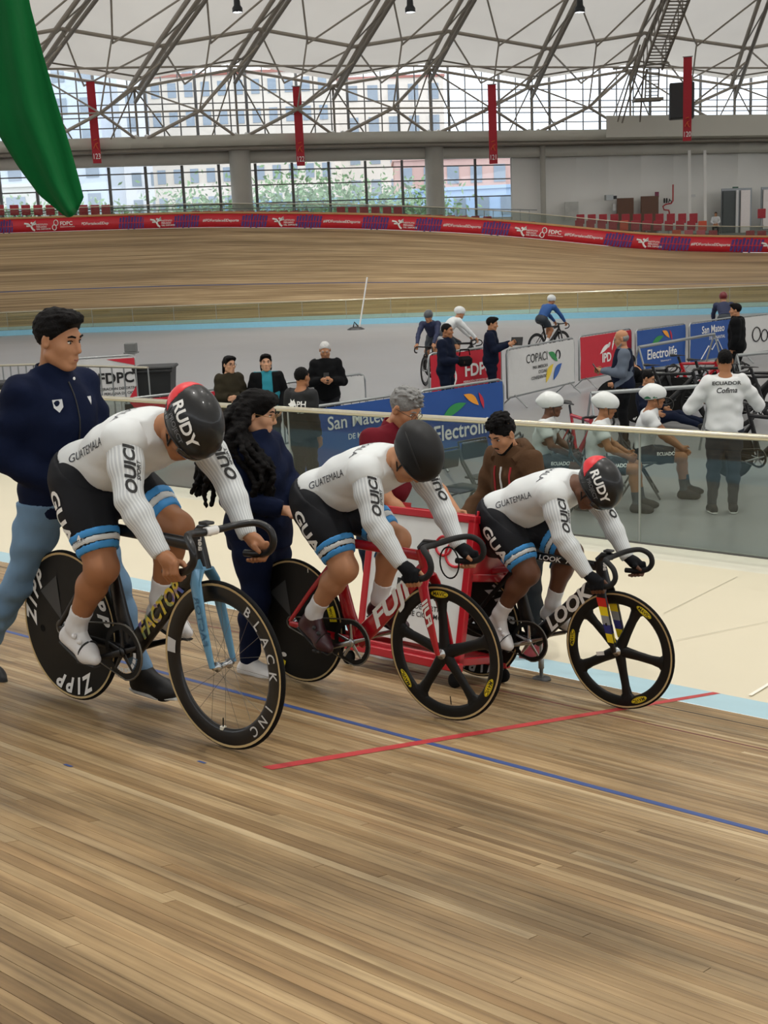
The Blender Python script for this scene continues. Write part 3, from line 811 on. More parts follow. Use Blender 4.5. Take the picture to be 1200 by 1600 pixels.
# inclined struts standing on the ledge
def ledge_pt(k, off):
    p = nodes[k][0]; q = nodes[k + 1][0]; x = (q - p).normalized(); d = (CEN - p).normalized(); w = p + x * off + d * .45; return Vector((w.x, w.y, 9.95))
def mid_node(k):
    p = (nodes[k][0] + nodes[k + 1][0]) / 2; d = (CEN - p).normalized(); w = p + d * 1.9; return Vector((w.x, w.y, 11.25))
for k in range(3, 15):
    m_ = mid_node(k); mem(ledge_pt(k, .3), m_, .10); mem(ledge_pt(k + 1, -.3), m_, .085)
    mem(m_, rib_pt(k + 1, .0), .10); mem(m_, rib_pt(k + 1, .075, .75), .06); mem(m_, rib_pt(k, .0), .05); mem(m_, mid_node(k + 1), .05)
    mem(rib_pt(k, 0), Vector((*nodes[k][0].xy, 10)), .07, M_TRUSSD); mem(ledge_pt(k, 1.7), rib_pt(k, 0), .045, M_TRUSSD); mem(ledge_pt(k, -1.7), rib_pt(k, 0), .045, M_TRUSSD)
    up_ = (rib_pt(k, UL[1]) + rib_pt(k + 1, UL[1])) / 2; mem(m_, up_, .05)
    for s_ in (-.3, .3):
        mb = MB(); mb.ell(ledge_pt(k, s_) + UP * .1 - T0, (.13, .13, .13), n=10, m=7); mb.build('ball_joint', M('ball_white', 'DAD8D2', .3), TR)
# ---- parapet at the right, ledge panels
PR = setp(empty('wall_parapet', wall_px(1080, -3) + UP * 9.5), kind='structure'); P0_ = PR.location.copy()
for x0, x1 in ((948, 1028), (1028, 1121), (1121, 1222), (1222, 1330)):
    p, q = wall_px(x0, -3.2), wall_px(x1, -3.2); mb = MB()
    z0, z1 = 9.45, 10.75
    mb.add([p + UP * z0 - P0_, q + UP * z0 - P0_, q + UP * z1 - P0_, p + UP * z1 - P0_, wall_px(x0, -2.9) + UP * z0 - P0_, wall_px(x1, -2.9) + UP * z0 - P0_, wall_px(x1, -2.9) + UP * z1 - P0_, wall_px(x0, -2.9) + UP * z1 - P0_],
           [(0, 1, 2, 3), (4, 7, 6, 5), (3, 2, 6, 7), (0, 4, 5, 1), (0, 3, 7, 4), (1, 5, 6, 2)]); mb.build('panel', M_BEAM, PR)
# ---- pendant high-bay lamps (the hall's own light)
M_LAMPB = M('lamp_housing', '26282A', .4, .4)
def lamp_emit():
    m = bpy.data.materials.new('lamp_lens'); m.use_nodes = True; N = m.node_tree.nodes; b = N['Principled BSDF']
    b.inputs['Emission Color'].default_value = (1, .96, .9, 1); b.inputs['Emission Strength'].default_value = 2; b.inputs['Base Color'].default_value = (1, 1, 1, 1); return m
M_LENS = lamp_emit()
LAMP_W = 680
def high_bay(p, label):
    r = empty('pendant_lamp', p, label=label, cat='lamp', group='pendant lamps under the roof')
    mb = MB(); mb.lathe([(0, .45), (.10, .45), (.12, .38), (.13, .2), (.2, .1), (.2, -.06), (.19, -.06), (.19, .09)], n=16); mb.build('housing', M_LAMPB, r)
    mb = MB(); mb.lathe([(0, .085), (.188, .085)], n=16); o = mb.build('lens', M_LENS, r)
    mb = MB(); mb.tube([(0, 0, .45), (0, 0, 1.9)], .012, 6); mb.build('drop_rod', M_LAMPB, r)
    ld = bpy.data.lights.new('pendant_light', 'AREA'); ld.shape = 'DISK'; ld.size = .34; ld.energy = LAMP_W; ld.color = (1, .97, .92); ld.spread = math.radians(165)
    lo = bpy.data.objects.new('pendant_light', ld); COL.objects.link(lo); lo.parent = r; lo.location = (0, 0, .07)
for n_, (a_, c_) in enumerate(((3, 3), (13, 5), (-7, 5), (3, 14), (16, 16), (-10, 16), (28, 20), (3, 26), (18, 30), (-12, 30))):
    p = W(a_, c_, 0); e = (p.xy - CEN.xy).length; z = 20.5 - .0030 * e * e
    high_bay(Vector((p.x, p.y, z)), 'black cylinder pendant lamp hanging under the white membrane roof')
for px_, d_, lb in ((641, 47, 'black pendant lamp at the top edge right of the centre'), (371, 47, 'black pendant lamp at the top edge left of the centre'), (906, 47, 'black pendant lamp at the top edge beside the catwalk')):
    high_bay(at_depth(px_, 17, d_), lb)
# ================================================================== TRACK BIKES
M_CARB = M('carbon_black', '0B0B0D', .35, .0, coat=.25, spec=.4); M_MATTE = M('matte_carbon', '10100F', .5, spec=.3); M_TYRE = M('tyre_rubber', '0C0C0C', .8, spec=.2)
M_TAN = M('tan_sidewall', 'BFA676', .7); M_TAPE = M('bar_tape', '111112', .8, bump=.2, bscale=300); M_ALU = M('polished_alloy', 'B9BBBC', .25, 1.0); M_CHAIN = M('chain_steel', '77756F', .4, .9)
M_DGREY = M('dark_grey', '2A2B2C', .5); M_YEL = M('decal_yellow', 'E8D21E', .5); M_SADD = M('saddle_black', '101011', .55)
M_FRED = M('frame_red', 'A80F1E', .25, coat=.5); M_FBLUE = M('fork_steel_blue', '5E93B4', .3, .25, coat=.4); M_SIL = M('decal_silver', 'C9CBCC', .4, .2)
def irid():
    m = bpy.data.materials.new('iridescent_decal'); m.use_nodes = True; N = m.node_tree.nodes; L = m.node_tree.links; b = N['Principled BSDF']
    tc = N.new('ShaderNodeTexCoord'); nz = N.new('ShaderNodeTexNoise'); nz.inputs['Scale'].default_value = 14; L.new(tc.outputs['Object'], nz.inputs['Vector'])
    r = N.new('ShaderNodeValToRGB'); e = r.color_ramp.elements; e[0].position = .3; e[0].color = lin('3E6FB8'); e[1].position = .7; e[1].color = lin('C9C97A')
    for p, c in ((.42, '6A5AA8'), (.52, 'E0C92C'), (.6, '8FA27A')): x = e.new(p); x.color = lin(c)
    L.new(nz.outputs['Fac'], r.inputs['Fac']); L.new(r.outputs['Color'], b.inputs['Base Color']); b.inputs['Metallic'].default_value = .5; b.inputs['Roughness'].default_value = .3
    return m
M_IRID = irid()
BX, BY, BZ = Vector((1, 0, 0)), Vector((0, 1, 0)), Vector((0, 0, 1))
def wheel_plane(c, y): return frame4(Vector(c) + BY * y, BX, BZ)          # local z points to the right side of the bike (-y)
def ring_prof(mb, c, prof, n=56, mi=0): mb.lathe(prof, wheel_plane(c, 0), n, True, mi)
def wheel(kind, c, root, name, text=(), lo=False, tan=M_TAN, blade=M_MATTE, rot=0.0, hubm=M_ALU):
    w = empty(name, (0, 0, 0)); w.parent = root; n = 28 if lo else 64; R = .334
    mb = MB(); ring_prof(mb, c, [(.313, -.0105), (.322, -.0118), (.330, -.0075), (.334, 0), (.330, .0075), (.322, .0118), (.313, .0105)], n); mb.build('tyre', M_TYRE, w)
    if not lo:
        mb = MB()
        for s_ in (-1, 1): ring_prof(mb, c, [(.3125, .0108 * s_), (.3185, .0126 * s_), (.3235, .0124 * s_)], n)
        mb.build('sidewall', tan, w)
    q = lambda r, t: Vector(c) + BX * (r * math.cos(t)) + BZ * (r * math.sin(t))
    if kind == 'spoked':
        mb = MB(); ring_prof(mb, c, [(.314, -.012), (.295, -.0135), (.265, -.011), (.252, -.004), (.252, .004), (.265, .011), (.295, .0135), (.314, .012)], n); mb.build('rim', M_CARB, w)
        for k in range(12 if lo else 20):
            t = 2 * PI * k / (12 if lo else 20); s_ = 1 if k % 2 else -1
            bar('spoke', q(.022, t + (.9 if k % 4 < 2 else -.9)) + BY * .028 * s_, q(.254, t), .0016 if not lo else .003, .0016 if not lo else .003, M_CHAIN, w, tube=True)
    elif kind == 'five':
        mb = MB(); ring_prof(mb, c, [(.314, -.012), (.295, -.0125), (.272, -.010), (.262, -.004), (.262, .004), (.272, .010), (.295, .0125), (.314, .012)], n); mb.build('rim', blade, w)
        for k in range(5):
            t = rot + 2 * PI * k / 5; mb = MB(); rows_ = []
            for r, hw, th in ((.0, .034, .02), (.05, .032, .016), (.12, .027, .012), (.2, .026, .011), (.245, .032, .011), (.27, .055, .011)):
                cx = q(r, t); tn = (-BX * math.sin(t) + BZ * math.cos(t))
                rows_.append([cx - tn * hw, cx - tn * hw * .6 + BY * th, cx + tn * hw * .6 + BY * th, cx + tn * hw, cx + tn * hw * .6 - BY * th, cx - tn * hw * .6 - BY * th])
            for a_, b_ in zip(rows_[:-1], rows_[1:]):
                mb.add(a_ + b_, [(i, (i + 1) % 6, 6 + (i + 1) % 6, 6 + i) for i in range(6)], True)
            mb.build('blade', blade, w)
    else:
        mb = MB(); ring_prof(mb, c, [(.314, -.012), (.16, -.017), (.04, -.026), (0, -.026)], n); ring_prof(mb, c, [(.314, .012), (.16, .017), (.04, .026), (0, .026)], n); mb.build('disc', blade, w)
        if not lo:
            mb = MB(); Mx = wheel_plane(c, -.0225)
            for t in (2.4,): mb.add([Mx @ Vector((r * math.cos(a_), r * math.sin(a_), z)) for r, a_, z in ((.03, t, .004), (.225, t - .55, -.0045), (.225, t + .12, -.0045))], [(0, 1, 2)])
            mb.build('matt_panel', M('disc_panel', '3A3B3C', .5), w)
            mb = MB(); mb.lathe([(0, .0), (.016, 0)], wheel_plane(q(.19, 3.35), -.0178), 16); mb.build('valve_port', M_TYRE, w)
    mb = MB(); hr = .026 if kind != 'spoked' else .02
    mb.lathe([(0, .052), (.009, .052), (.009, .036), (hr, .034), (hr, .026), (.012, .02), (.012, -.02), (hr, -.026), (hr, -.034), (.009, -.036), (.009, -.052), (0, -.052)], wheel_plane(c, 0), 20); mb.build('hub', hubm, w)
    if not lo and kind != 'disc':
        t = -1.45 if kind == 'five' else -1.62; bar('valve', q(.255, t), q(.215, t), .005, .005, M_TYRE, w, tube=True)
    for job in text:
        mat = job['mat']
        for q0 in job['at']:
            mb = MB(); arc_text(mb, job['s'], job['r'], job['size'], q0, wheel_plane(c, -job.get('y', .0145)), job['step'], job.get('bold', .0), job.get('shear', 0), job.get('sx', 1)); mb.build('lettering', mat, w)
    return w
def ovals(w, c, angs, lo=False):
    for t in angs:
        Mx = wheel_plane(c, -.0135) @ Matrix.Rotation(t - PI / 2, 4, 'Z') @ Matrix.Translation((0, .288, 0)); mb = MB()
        mb.prism([(.05 * math.cos(a_), .0165 * math.sin(a_)) for a_ in np.linspace(0, 2 * PI, 24, endpoint=False)], .0015, Mx); o = mb.build('oval_badge', M_YEL, w)
        mb = MB(); text_on(mb, 'MAVIC', Mx @ Matrix.Translation((0, 0, .0022)), .026, .025, .1); 
        mb.tube([Mx @ Vector((.046 * math.cos(a_), .0135 * math.sin(a_), .0016)) for a_ in np.linspace(0, 2 * PI, 24, endpoint=False)], .0008, 4, closed=True); mb.build('lettering', M_BLACK, o)
BAR_R = [(.925, 0, .855), (.93, -.05, .857), (.955, -.125, .866), (1.0, -.178, .868), (1.045, -.2, .842), (1.058, -.204, .795), (1.03, -.206, .755), (.97, -.206, .738), (.895, -.206, .732)]
def make_bike(label, mat, fm, km, front, rear, seat=M_SADD, crankm=M_ALU, ringm=M_MATTE, barm=M_TAPE, stemm=M_CARB, lo=False, group=None, name='track_bike', simplebar=False):
    r = empty(name, label=label, cat='bicycle', group=group, mat=mat); n = 8 if lo else 14
    A, Fx, Bb = Vector((0, 0, .334)), Vector((.97, 0, .334)), Vector((.42, 0, .30))
    mb = MB()
    mb.tube([(.42, 0, .30), (.62, 0, .487), (.86, 0, .725)], [.036, .035, .032], n, flat=(.55, 1.1, (0, 1, 0)) if False else None) if False else None
    def aero(pts, w, d): mb.tube(pts, 1.0, n, flat=(w, d, (0, 1, 0)))
    # flattened tubes: w in the bike's side-to-side sense, d in the plane
    def ft(pts, w, d):
        pts = [Vector(p) for p in pts]; rows_ = []
        for i, p in enumerate(pts):
            t = (pts[min(i + 1, len(pts) - 1)] - pts[max(i - 1, 0)]).normalized(); y = BY - t * BY.dot(t); y.normalize(); x = t.cross(y)
            ww = w[i] if isinstance(w, (list, tuple)) else w; dd = d[i] if isinstance(d, (list, tuple)) else d
            rows_ += [p + x * (dd * math.cos(2 * PI * k / n)) + y * (ww * math.sin(2 * PI * k / n)) for k in range(n)]
        m_ = len(pts); mb.add(rows_, [(i * n + k, i * n + (k + 1) % n, (i + 1) * n + (k + 1) % n, (i + 1) * n + k) for i in range(m_ - 1) for k in range(n)], True)
        mb.add(rows_[:n], [tuple(range(n))]); mb.add(rows_[-n:], [tuple(range(n))])
    ft([(.42, 0, .30), (.64, 0, .508), (.868, 0, .735)], [.024, .021, .020], [.05, .043, .04])                         # down tube
    ft([(.25, 0, .80), (.55, 0, .797), (.848, 0, .79)], [.017, .016, .018], [.026, .024, .028])                         # top tube
    ft([(.42, 0, .30), (.36, 0, .44), (.315, 0, .62), (.25, 0, .82)], [.022, .018, .016, .016], [.042, .045, .034, .032])  # seat tube
    ft([(.882, 0, .70), (.845, 0, .825)], .026, .034)                                                                   # head tube
    mb.tube([(.42, -.035, .30), (.42, .035, .30)], .03, n)
    for s_ in (-1, 1):
        ft([(.40, .02 * s_, .295), (.2, .045 * s_, .315), (0, .06 * s_, .334)], .008, [.026, .018, .016])
        ft([(.285, .016 * s_, .69), (.14, .045 * s_, .52), (0, .06 * s_, .345)], .007, [.018, .013, .012])
    fr = mb.build('frame', fm, r)
    mb = MB()
    ft([(.86, 0, .735), (.878, 0, .69)], .032, .04)
    for s_ in (-1, 1): ft([(.876, .024 * s_, .70), (.885, .048 * s_, .655), (.925, .056 * s_, .49), (.97, .056 * s_, .335)], [.014, .010, .009, .008], [.034, .032, .026, .014])
    fk = mb.build('fork', km, r)
    mb = MB(); ft([(.245, 0, .81), (.205, 0, .93)], .012, .024); mb.build('seat_post', M_CARB, r)
    mb = MB(); mb.tube([(.06, 0, .95), (.075, 0, .957), (.12, 0, .956), (.18, 0, .95), (.25, 0, .95), (.31, 0, .945), (.325, 0, .94)], [.045, .07, .072, .045, .026, .02, .008], n, flat=(1, .33, (0, 0, 1))); mb.build('saddle', seat, r)
    mb = MB(); ft([(.845, 0, .822), (.87, 0, .852), (.925, 0, .856)], [.026, .024, .02], [.026, .024, .02]); mb.build('stem', stemm, r)
    hb = [Vector(p) for p in BAR_R]; full = [Vector((p.x, -p.y, p.z)) for p in hb[:0:-1]] + hb
    if not lo: full = [Vector(p) for p in catmull([tuple(p) for p in full], 4, False)]
    mb = MB(); mb.tube(full, .0145, 8 if lo else 12); mb.build('handlebar', barm, r)
    # drive
    mb = MB(); nt_ = 24 if lo else 96; P = wheel_plane(Bb, -.048)
    outer = [((.1185 if k % 2 else .1145) * math.cos(2 * PI * k / nt_), (.1185 if k % 2 else .1145) * math.sin(2 * PI * k / nt_)) for k in range(nt_)]
    inn = [(.092 * x / .1165, .092 * y / .1165) for x, y in outer]
    vs = [P @ Vector((x, y, z)) for z in (-.002, .002) for x, y in outer] + [P @ Vector((x, y, z)) for z in (-.002, .002) for x, y in inn]
    N4 = nt_; fs = []
    for k in range(N4):
        l = (k + 1) % N4
        fs += [(N4 + k, N4 + l, 3 * N4 + l, 3 * N4 + k), (k, 2 * N4 + k, 2 * N4 + l, l), (k, l, N4 + l, N4 + k), (2 * N4 + k, 3 * N4 + k, 3 * N4 + l, 2 * N4 + l)]
    mb.add(vs, fs); cr = mb.build('chainring', ringm, r)
    mb = MB()
    for k in range(5):
        t = .35 + 2 * PI * k / 5; ft([Bb + BY * -.052 + BX * (.015 * math.cos(t)) + BZ * (.015 * math.sin(t)), Bb + BY * -.05 + BX * (.096 * math.cos(t)) + BZ * (.096 * math.sin(t))], .003, [.012, .007])
    mb.lathe([(0, .008), (.02, .008), (.022, 0), (0, 0)], wheel_plane(Bb, -.055), 16); mb.build('spider', crankm, r)
    for s_, pd in ((-1, Vector((.262, 0, .25))), (1, Vector((.578, 0, .35)))):
        mb = MB(); ft([Bb + BY * .06 * s_, Bb * .5 + pd * .5 + BY * .075 * s_, pd + BY * .08 * s_], [.008, .007, .006], [.016, .012, .012]); mb.build('crank_arm', crankm, r)
        mb = MB(); mb.tube([pd + BY * .08 * s_, pd + BY * .15 * s_], .008, 8); mb.box(pd + BY * .125 * s_, (.055, .05, .014), bev=.004); mb.build('pedal', M_DGREY, r)
    mb = MB(); ch = []
    for t in np.linspace(1.65, -1.5, 14): ch.append(Bb + BX * (.119 * math.cos(t)) + BZ * (.119 * math.sin(t)) - BY * .048)
    for t in np.linspace(-1.6, -4.6, 8): ch.append(A + BX * (.032 * math.cos(t)) + BZ * (.032 * math.sin(t)) - BY * .048)
    mb.tube(ch, 1, 6, flat=(.004, .0045, (0, 1, 0)), closed=True); mb.build('chain', M_CHAIN, r)
    fw = front(Fx, r); rw = rear(A, r)
    return r, dict(frame=fr, fork=fk, fw=fw, rw=rw)
def tube_text(root, s, p, q, size, mat, y=-.0225, bold=.03, shear=.2, sx=1.0, up=1, name='lettering', perp=0.0):
    p, q = Vector(p), Vector(q); x = (q - p).normalized(); yv = -BY.cross(x) * up * -1
    yv = x.cross(BY) * -1 if up > 0 else x.cross(BY)
    if yv.z < 0: yv = -yv
    Mx = frame4((p + q) / 2 + BY * y + yv * perp, x, yv); mb = MB(); text_on(mb, s, Mx, size, bold, shear, sx=sx); return mb.build(name, mat, root)
BIKES = {1: (3.318, 3.05, -1.86, -.021, .048), 2: (3.274, 4.444, -2.214, -.025, .019), 3: (3.032, 5.728, -2.503, -.019, .015)}
def bike_mat(i):
    a_, c_, z_, yaw, lean = BIKES[i]
    X = -T2 * math.cos(yaw) + C2 * math.sin(yaw); Y = UP.cross(X); Z = UP * math.cos(lean) + Y * math.sin(lean); Y = Z.cross(X)
    o = W(a_, c_, 1.793 - .2453 * c_ + .001) - X * .97
    return Matrix.Translation(o) @ Matrix((X, Y, Z)).transposed().to_4x4()
ZIPP = lambda m_: dict(s='ZIPP', r=.262, size=.098, step=.064, at=(-1.06, -3.15, 1.03), mat=m_, y=.0165, bold=.05, shear=.4, sx=.95)
# 1: black frame, steel blue fork, deep spoked front wheel, lettered disc
b1, q1 = make_bike('black track bike with steel blue fork and deep spoked front wheel, nearest the camera', bike_mat(1), M_CARB, M_FBLUE,
    lambda c, r: wheel('spoked', c, r, 'front_wheel', [dict(s='BLACK INC', r=.283, size=.056, step=.0665, at=(.98,), mat=M_SIL, y=.0148, bold=.012)]),
    lambda c, r: wheel('disc', c, r, 'rear_wheel', [ZIPP(M_WHITE)]), crankm=M_CARB, barm=M_CARB)
mb = MB(); Mx = wheel_plane((.97, 0, .334), -.0138)
mb.add([Mx @ Vector((r * math.cos(t), r * math.sin(t), .0012)) for r in (.262, .31) for t in np.linspace(2.92, 3.12, 5)], [(i, i + 1, i + 6, i + 5) for i in range(4)]); mb.build('rim_sticker', M_SIL, q1['fw'])
mb = MB(); mb.tube([(.97 + .25 * math.cos(-1.62), 0, .334 + .25 * math.sin(-1.62)), (.97 + .262 * math.cos(-1.62), 0, .334 + .262 * math.sin(-1.62))], .013, 8); mb.build('valve_tape', M_CREAM, q1['fw'])
tube_text(q1['frame'], 'FACTOR', (.47, 0, .35), (.80, 0, .66), .092, M_IRID, shear=.15, sx=.98, bold=.035)
tube_text(q1['fork'], 'FACTOR', (.962, -.056, .37), (.885, -.048, .655),   .036, M('fork_text', '2F5F80', .4), y=-.0145, bold=.01, shear=0, sx=1.4)
tube_text(b1, 'aer', (.9, 0, .77), (.9, 0, .84), .04, M_WHITE, y=-.03)
mb = MB(); mb.tube([(.928, -.028, .857), (.928, .028, .857)], .0185, 10); mb.build('clamp_band', M_WHITE, b1)
mb = MB(); mb.box((.905, 0, .885), (.05, .045, .012), bev=.004); mb.build('computer_mount', M_DGREY, b1)
Mx = wheel_plane((.42, 0, .30), -.0515); mb = MB()
for k in range(7):
    t0 = -2.2 + k * .34
    mb.add([Mx @ Vector((r * math.cos(t), r * math.sin(t), 0)) for r in (.068, .086) for t in (t0, t0 + .14, t0 + .28)], [(0, 1, 4, 3), (1, 2, 5, 4)])
mb.build('spider_inserts', M_SIL, b1)
# 2: red frame, five-spoke front wheel
b2, q2 = make_bike('red track bike with black five-spoke front wheel beside the red start gate', bike_mat(2), M_FRED, M_FRED,
    lambda c, r: wheel('five', c, r, 'front_wheel', rot=1.62), lambda c, r: wheel('disc', c, r, 'rear_wheel'), ringm=M_MATTE)
ovals(q2['fw'], (.97, 0, .334), (1.62, 1.62 - 2.05, 1.62 + 2.15))
tube_text(q2['frame'], 'FUJI', (.48, 0, .355), (.82, 0, .68), .112, M_WHITE, shear=.3, bold=.045, sx=1.65)
tube_text(q2['fork'], 'FUJI', (.955, -.056, .40), (.885, -.048, .655), .05, M_WHITE, y=-.0145, bold=.04, shear=.3, sx=1.5)
tube_text(q2['frame'], 'FUJI', (.06, -.055, .331), (.30, -.035, .306), .026, M_WHITE, y=-.010, bold=.02, shear=.3, sx=1.3)
mb = MB(); Mx = wheel_plane((0, 0, .334), -.0175)
for t in (2.6, .15, -2.2):
    mb = MB(); mb.add([Mx @ Vector((r * math.cos(a_), r * math.sin(a_), .001)) for r in (.25, .30) for a_ in np.linspace(t, t + .28, 5)], [(i, i + 1, i + 6, i + 5) for i in range(4)]); bo = mb.build('yellow_badge', M_YEL, q2['rw'])
    mb = MB(); arc_text(mb, 'MAVIC', .272, .026, t + .26, wheel_plane((0, 0, .334), -.0195), .014); mb.build('lettering', M_BLACK, bo)
mb = MB(); mb.prism([(.02 * math.cos(a_), .012 * math.sin(a_)) for a_ in np.linspace(0, 2 * PI, 14, endpoint=False)], .0015, wheel_plane((.0 - .10, 0, .334 - .20), -.0165)); mb.build('disc_sticker', M_WHITE, q2['rw'])
mb = MB(); mb.tube([(1.0 + .055 * math.cos(t), .01, .775 + .075 * math.sin(t)) for t in np.linspace(0, 2 * PI, 24, endpoint=False)], .004, 6, closed=True); mb.build('cable_loop', M_TYRE, b2)
mb = MB(); mb.box((.262 - .16, 0, .62), (.004, .03, .02)); mb.build('seat_tube_tag', M_WHITE, b2)
# 3: black frame, five-spoke front wheel, striped fork
b3, q3 = make_bike('black track bike with colour banded fork and five-spoke front wheel, farthest right', bike_mat(3), M_CARB, M_CARB,
    lambda c, r: wheel('five', c, r, 'front_wheel', rot=1.15), lambda c, r: wheel('disc', c, r, 'rear_wheel', [ZIPP(M_SIL)]))
ovals(q3['fw'], (.97, 0, .334), (1.0, 1.0 + 2.05, 1.0 - 2.1))
tube_text(q3['frame'], 'LOOK', (.49, 0, .365), (.82, 0, .68), .108, M_WHITE, shear=.25, bold=.045, sx=1.2)
tube_text(q3['frame'], 'LOOK  795', (.40, 0, .80), (.78, 0, .795), .04, M_WHITE, y=-.018, shear=.2, bold=.02, sx=1.3)
for s_ in (-1, 1):
    for k, col in enumerate(('C8281E', 'E8CF1C', '8F9294', '2B2F7A', 'E8CF1C')):
        f0, f1 = .05 + k * .155, .05 + (k + 1) * .155
        P_ = lambda f: Vector((.886 + .084 * f, .0515 * s_ + .0045 * s_ * f, .65 - .315 * f))
        hw = lambda f: .029 - .012 * f
        mb = MB()
        for yy in (-.0108, .0108): mb.quad(P_(f0) + BX * hw(f0) + BY * yy, P_(f1) + BX * hw(f1) + BY * yy, P_(f1) - BX * hw(f1) + BY * yy, P_(f0) - BX * hw(f0) + BY * yy)
        mb.build('colour_band', M('band_' + col, col, .4), q3['fork'])
mb = MB(); mb.box((0, 0, 0), (.05, .0015, .022)); o = mb.build('blade_sticker', M_WHITE, q3['fw']); o.matrix_local = Matrix.Translation((.97 - .11, -.0135, .334 - .035)) @ Matrix.Rotation(-.25, 4, 'Y')
mb = MB(); mb.box((.905, 0, .885), (.05, .045, .012), bev=.004); mb.build('computer_mount', M_DGREY, b3)
tube_text(b3, 'aer', (.9, 0, .77), (.9, 0, .84), .04, M_WHITE, y=-.03)
# ================================================================== PEOPLE
V3 = lambda *a: np.array(a, float)
def unit(v): v = np.array(v, float); return v / max(np.linalg.norm(v), 1e-9)
def skin(name, col): return M('skin_' + name, col, .5, var=.06, scale=25, spec=.35)
SK = {'tan': skin('tan', 'B07E5C'), 'brown': skin('brown', '9C6A48'), 'dark': skin('dark', '644230'), 'light': skin('light', 'C99878')}
M_HAIRB = M('hair_black', '0A0808', .75, bump=.5, bscale=120, spec=.15); M_HAIRG = M('hair_grey', '7C7C7A', .7, var=.45, scale=70, bump=.4, bscale=150); M_EYEW = M('eye_white', 'D8D2CA', .3); M_EYED = M('eye_dark', '140D0A', .2); M_LIP = M('lips', '8A4A40', .5)
def endcut(p, n, r):
    p = np.array(p, float); n = unit(n)
    def g(X, Y, Z):
        d = np.sqrt((X - p[0]) ** 2 + (Y - p[1]) ** 2 + (Z - p[2]) ** 2)
        return np.where(d < r, (X - p[0]) * n[0] + (Y - p[1]) * n[1] + (Z - p[2]) * n[2], -1.0)
    return g
def folds(amp, f=22.0, seed=0.0):
    return lambda X, Y, Z: amp * (np.sin(f * X + 1.7 * np.sin(f * .6 * Z + seed)) * np.sin(f * .8 * Z + 1.3 * np.sin(f * .7 * Y) + seed) + .6 * np.sin(f * 1.9 * Z + 2 * np.sin(f * .5 * X + Y * 9) + seed))
def torso_prims(J, g=1.0, chest=1.0, belly=0.0):
    lat = unit(J['sR'] - J['sL']); sp = unit(J['chest'] - J['pelvis']); fw = unit(np.cross(sp, lat)) * -1
    if J.get('fwd') is not None and fw @ np.array(J['fwd'], float) < 0: fw = -fw
    def fr(a): a = unit(a); l = unit(lat - a * (lat @ a)); return np.stack([l, a, np.cross(l, a)], 1)
    s1 = fr(J['waist'] - J['pelvis']); s2 = fr(J['chest'] - J['waist']); s3 = fr(J['neck'] - J['chest'])
    P = [E_(J['pelvis'], (.158 * g, .115, .112 * g), s1, .04), E_(J['waist'], (.138 * g, .14, .103 * g + belly * .5), s1, .06),
         E_(J['waist'] * .45 + J['chest'] * .55, (.145 * g * chest, .13, .108 * g), s2, .06), E_(J['chest'], (.162 * g * chest, .135, .112 * g), s2, .06),
         C_(J['neck'] - sp * .06, J['sR'], .066 * g, .046 * g, .05), C_(J['neck'] - sp * .06, J['sL'], .066 * g, .046 * g, .05), C_(J['neck'] - sp * .05, J['neck'] + (J['head'] - J['neck']) * .1, .075 * g, .062, .06)]
    if belly: P.append(E_(J['waist'] + fw * (.05 + belly), (.12 * g, .11, .08), s1, .06))
    for s in 'RL':
        hp = J['h' + s]; P.append(E_(hp * .8 + J['pelvis'] * .2 - fw * .045, (.085 * g, .10, .085 * g), s1, .05))
    return P
def arm_prims(J, s, g=1.0):
    S, E, Wr = J['s' + s], J['e' + s], J['w' + s]; m = E + (Wr - E) * .3
    return [E_(S, (.055 * g,) * 3, None, .05), C_(S, S + (E - S) * .45, .052 * g, .05 * g, .04), C_(S + (E - S) * .45, E, .05 * g, .040 * g, .03), C_(E, m, .040 * g, .041 * g, .02), C_(m, Wr, .041 * g, .027 * g, .02)]
def leg_prims(J, s, g=1.0):
    H, K, A = J['h' + s], J['k' + s], J['a' + s]; m = K + (A - K) * .32
    back = J['calf' + s] if ('calf' + s) in J else V3(0, 0, 0)
    return [C_(H, H + (K - H) * .4, .092 * g, .082 * g, .06), C_(H + (K - H) * .4, K, .082 * g, .056 * g, .04), E_(K, (.055 * g,) * 3, None, .03), C_(K, m + back, .05 * g, .054 * g, .03), C_(m + back, A, .052 * g, .033 * g, .03)]
LEGP = leg_prims
def foot_prims(J, s, g=1.0):
    A, T_ = J['a' + s], J['t' + s]; d = J.get('heel' + s); heel = d if d is not None else A + unit(T_ - A) * -.02 + V3(0, 0, -.045)
    b = heel + (T_ - heel) * .68
    return [C_(A, heel * .6 + A * .4, .034 * g, .034 * g, .03), C_(heel, b, .034 * g, .038 * g, .03), C_(b, T_ - unit(T_ - heel) * .02, .037 * g, .024 * g, .03), C_(A, b, .032 * g, .03 * g, .03)]
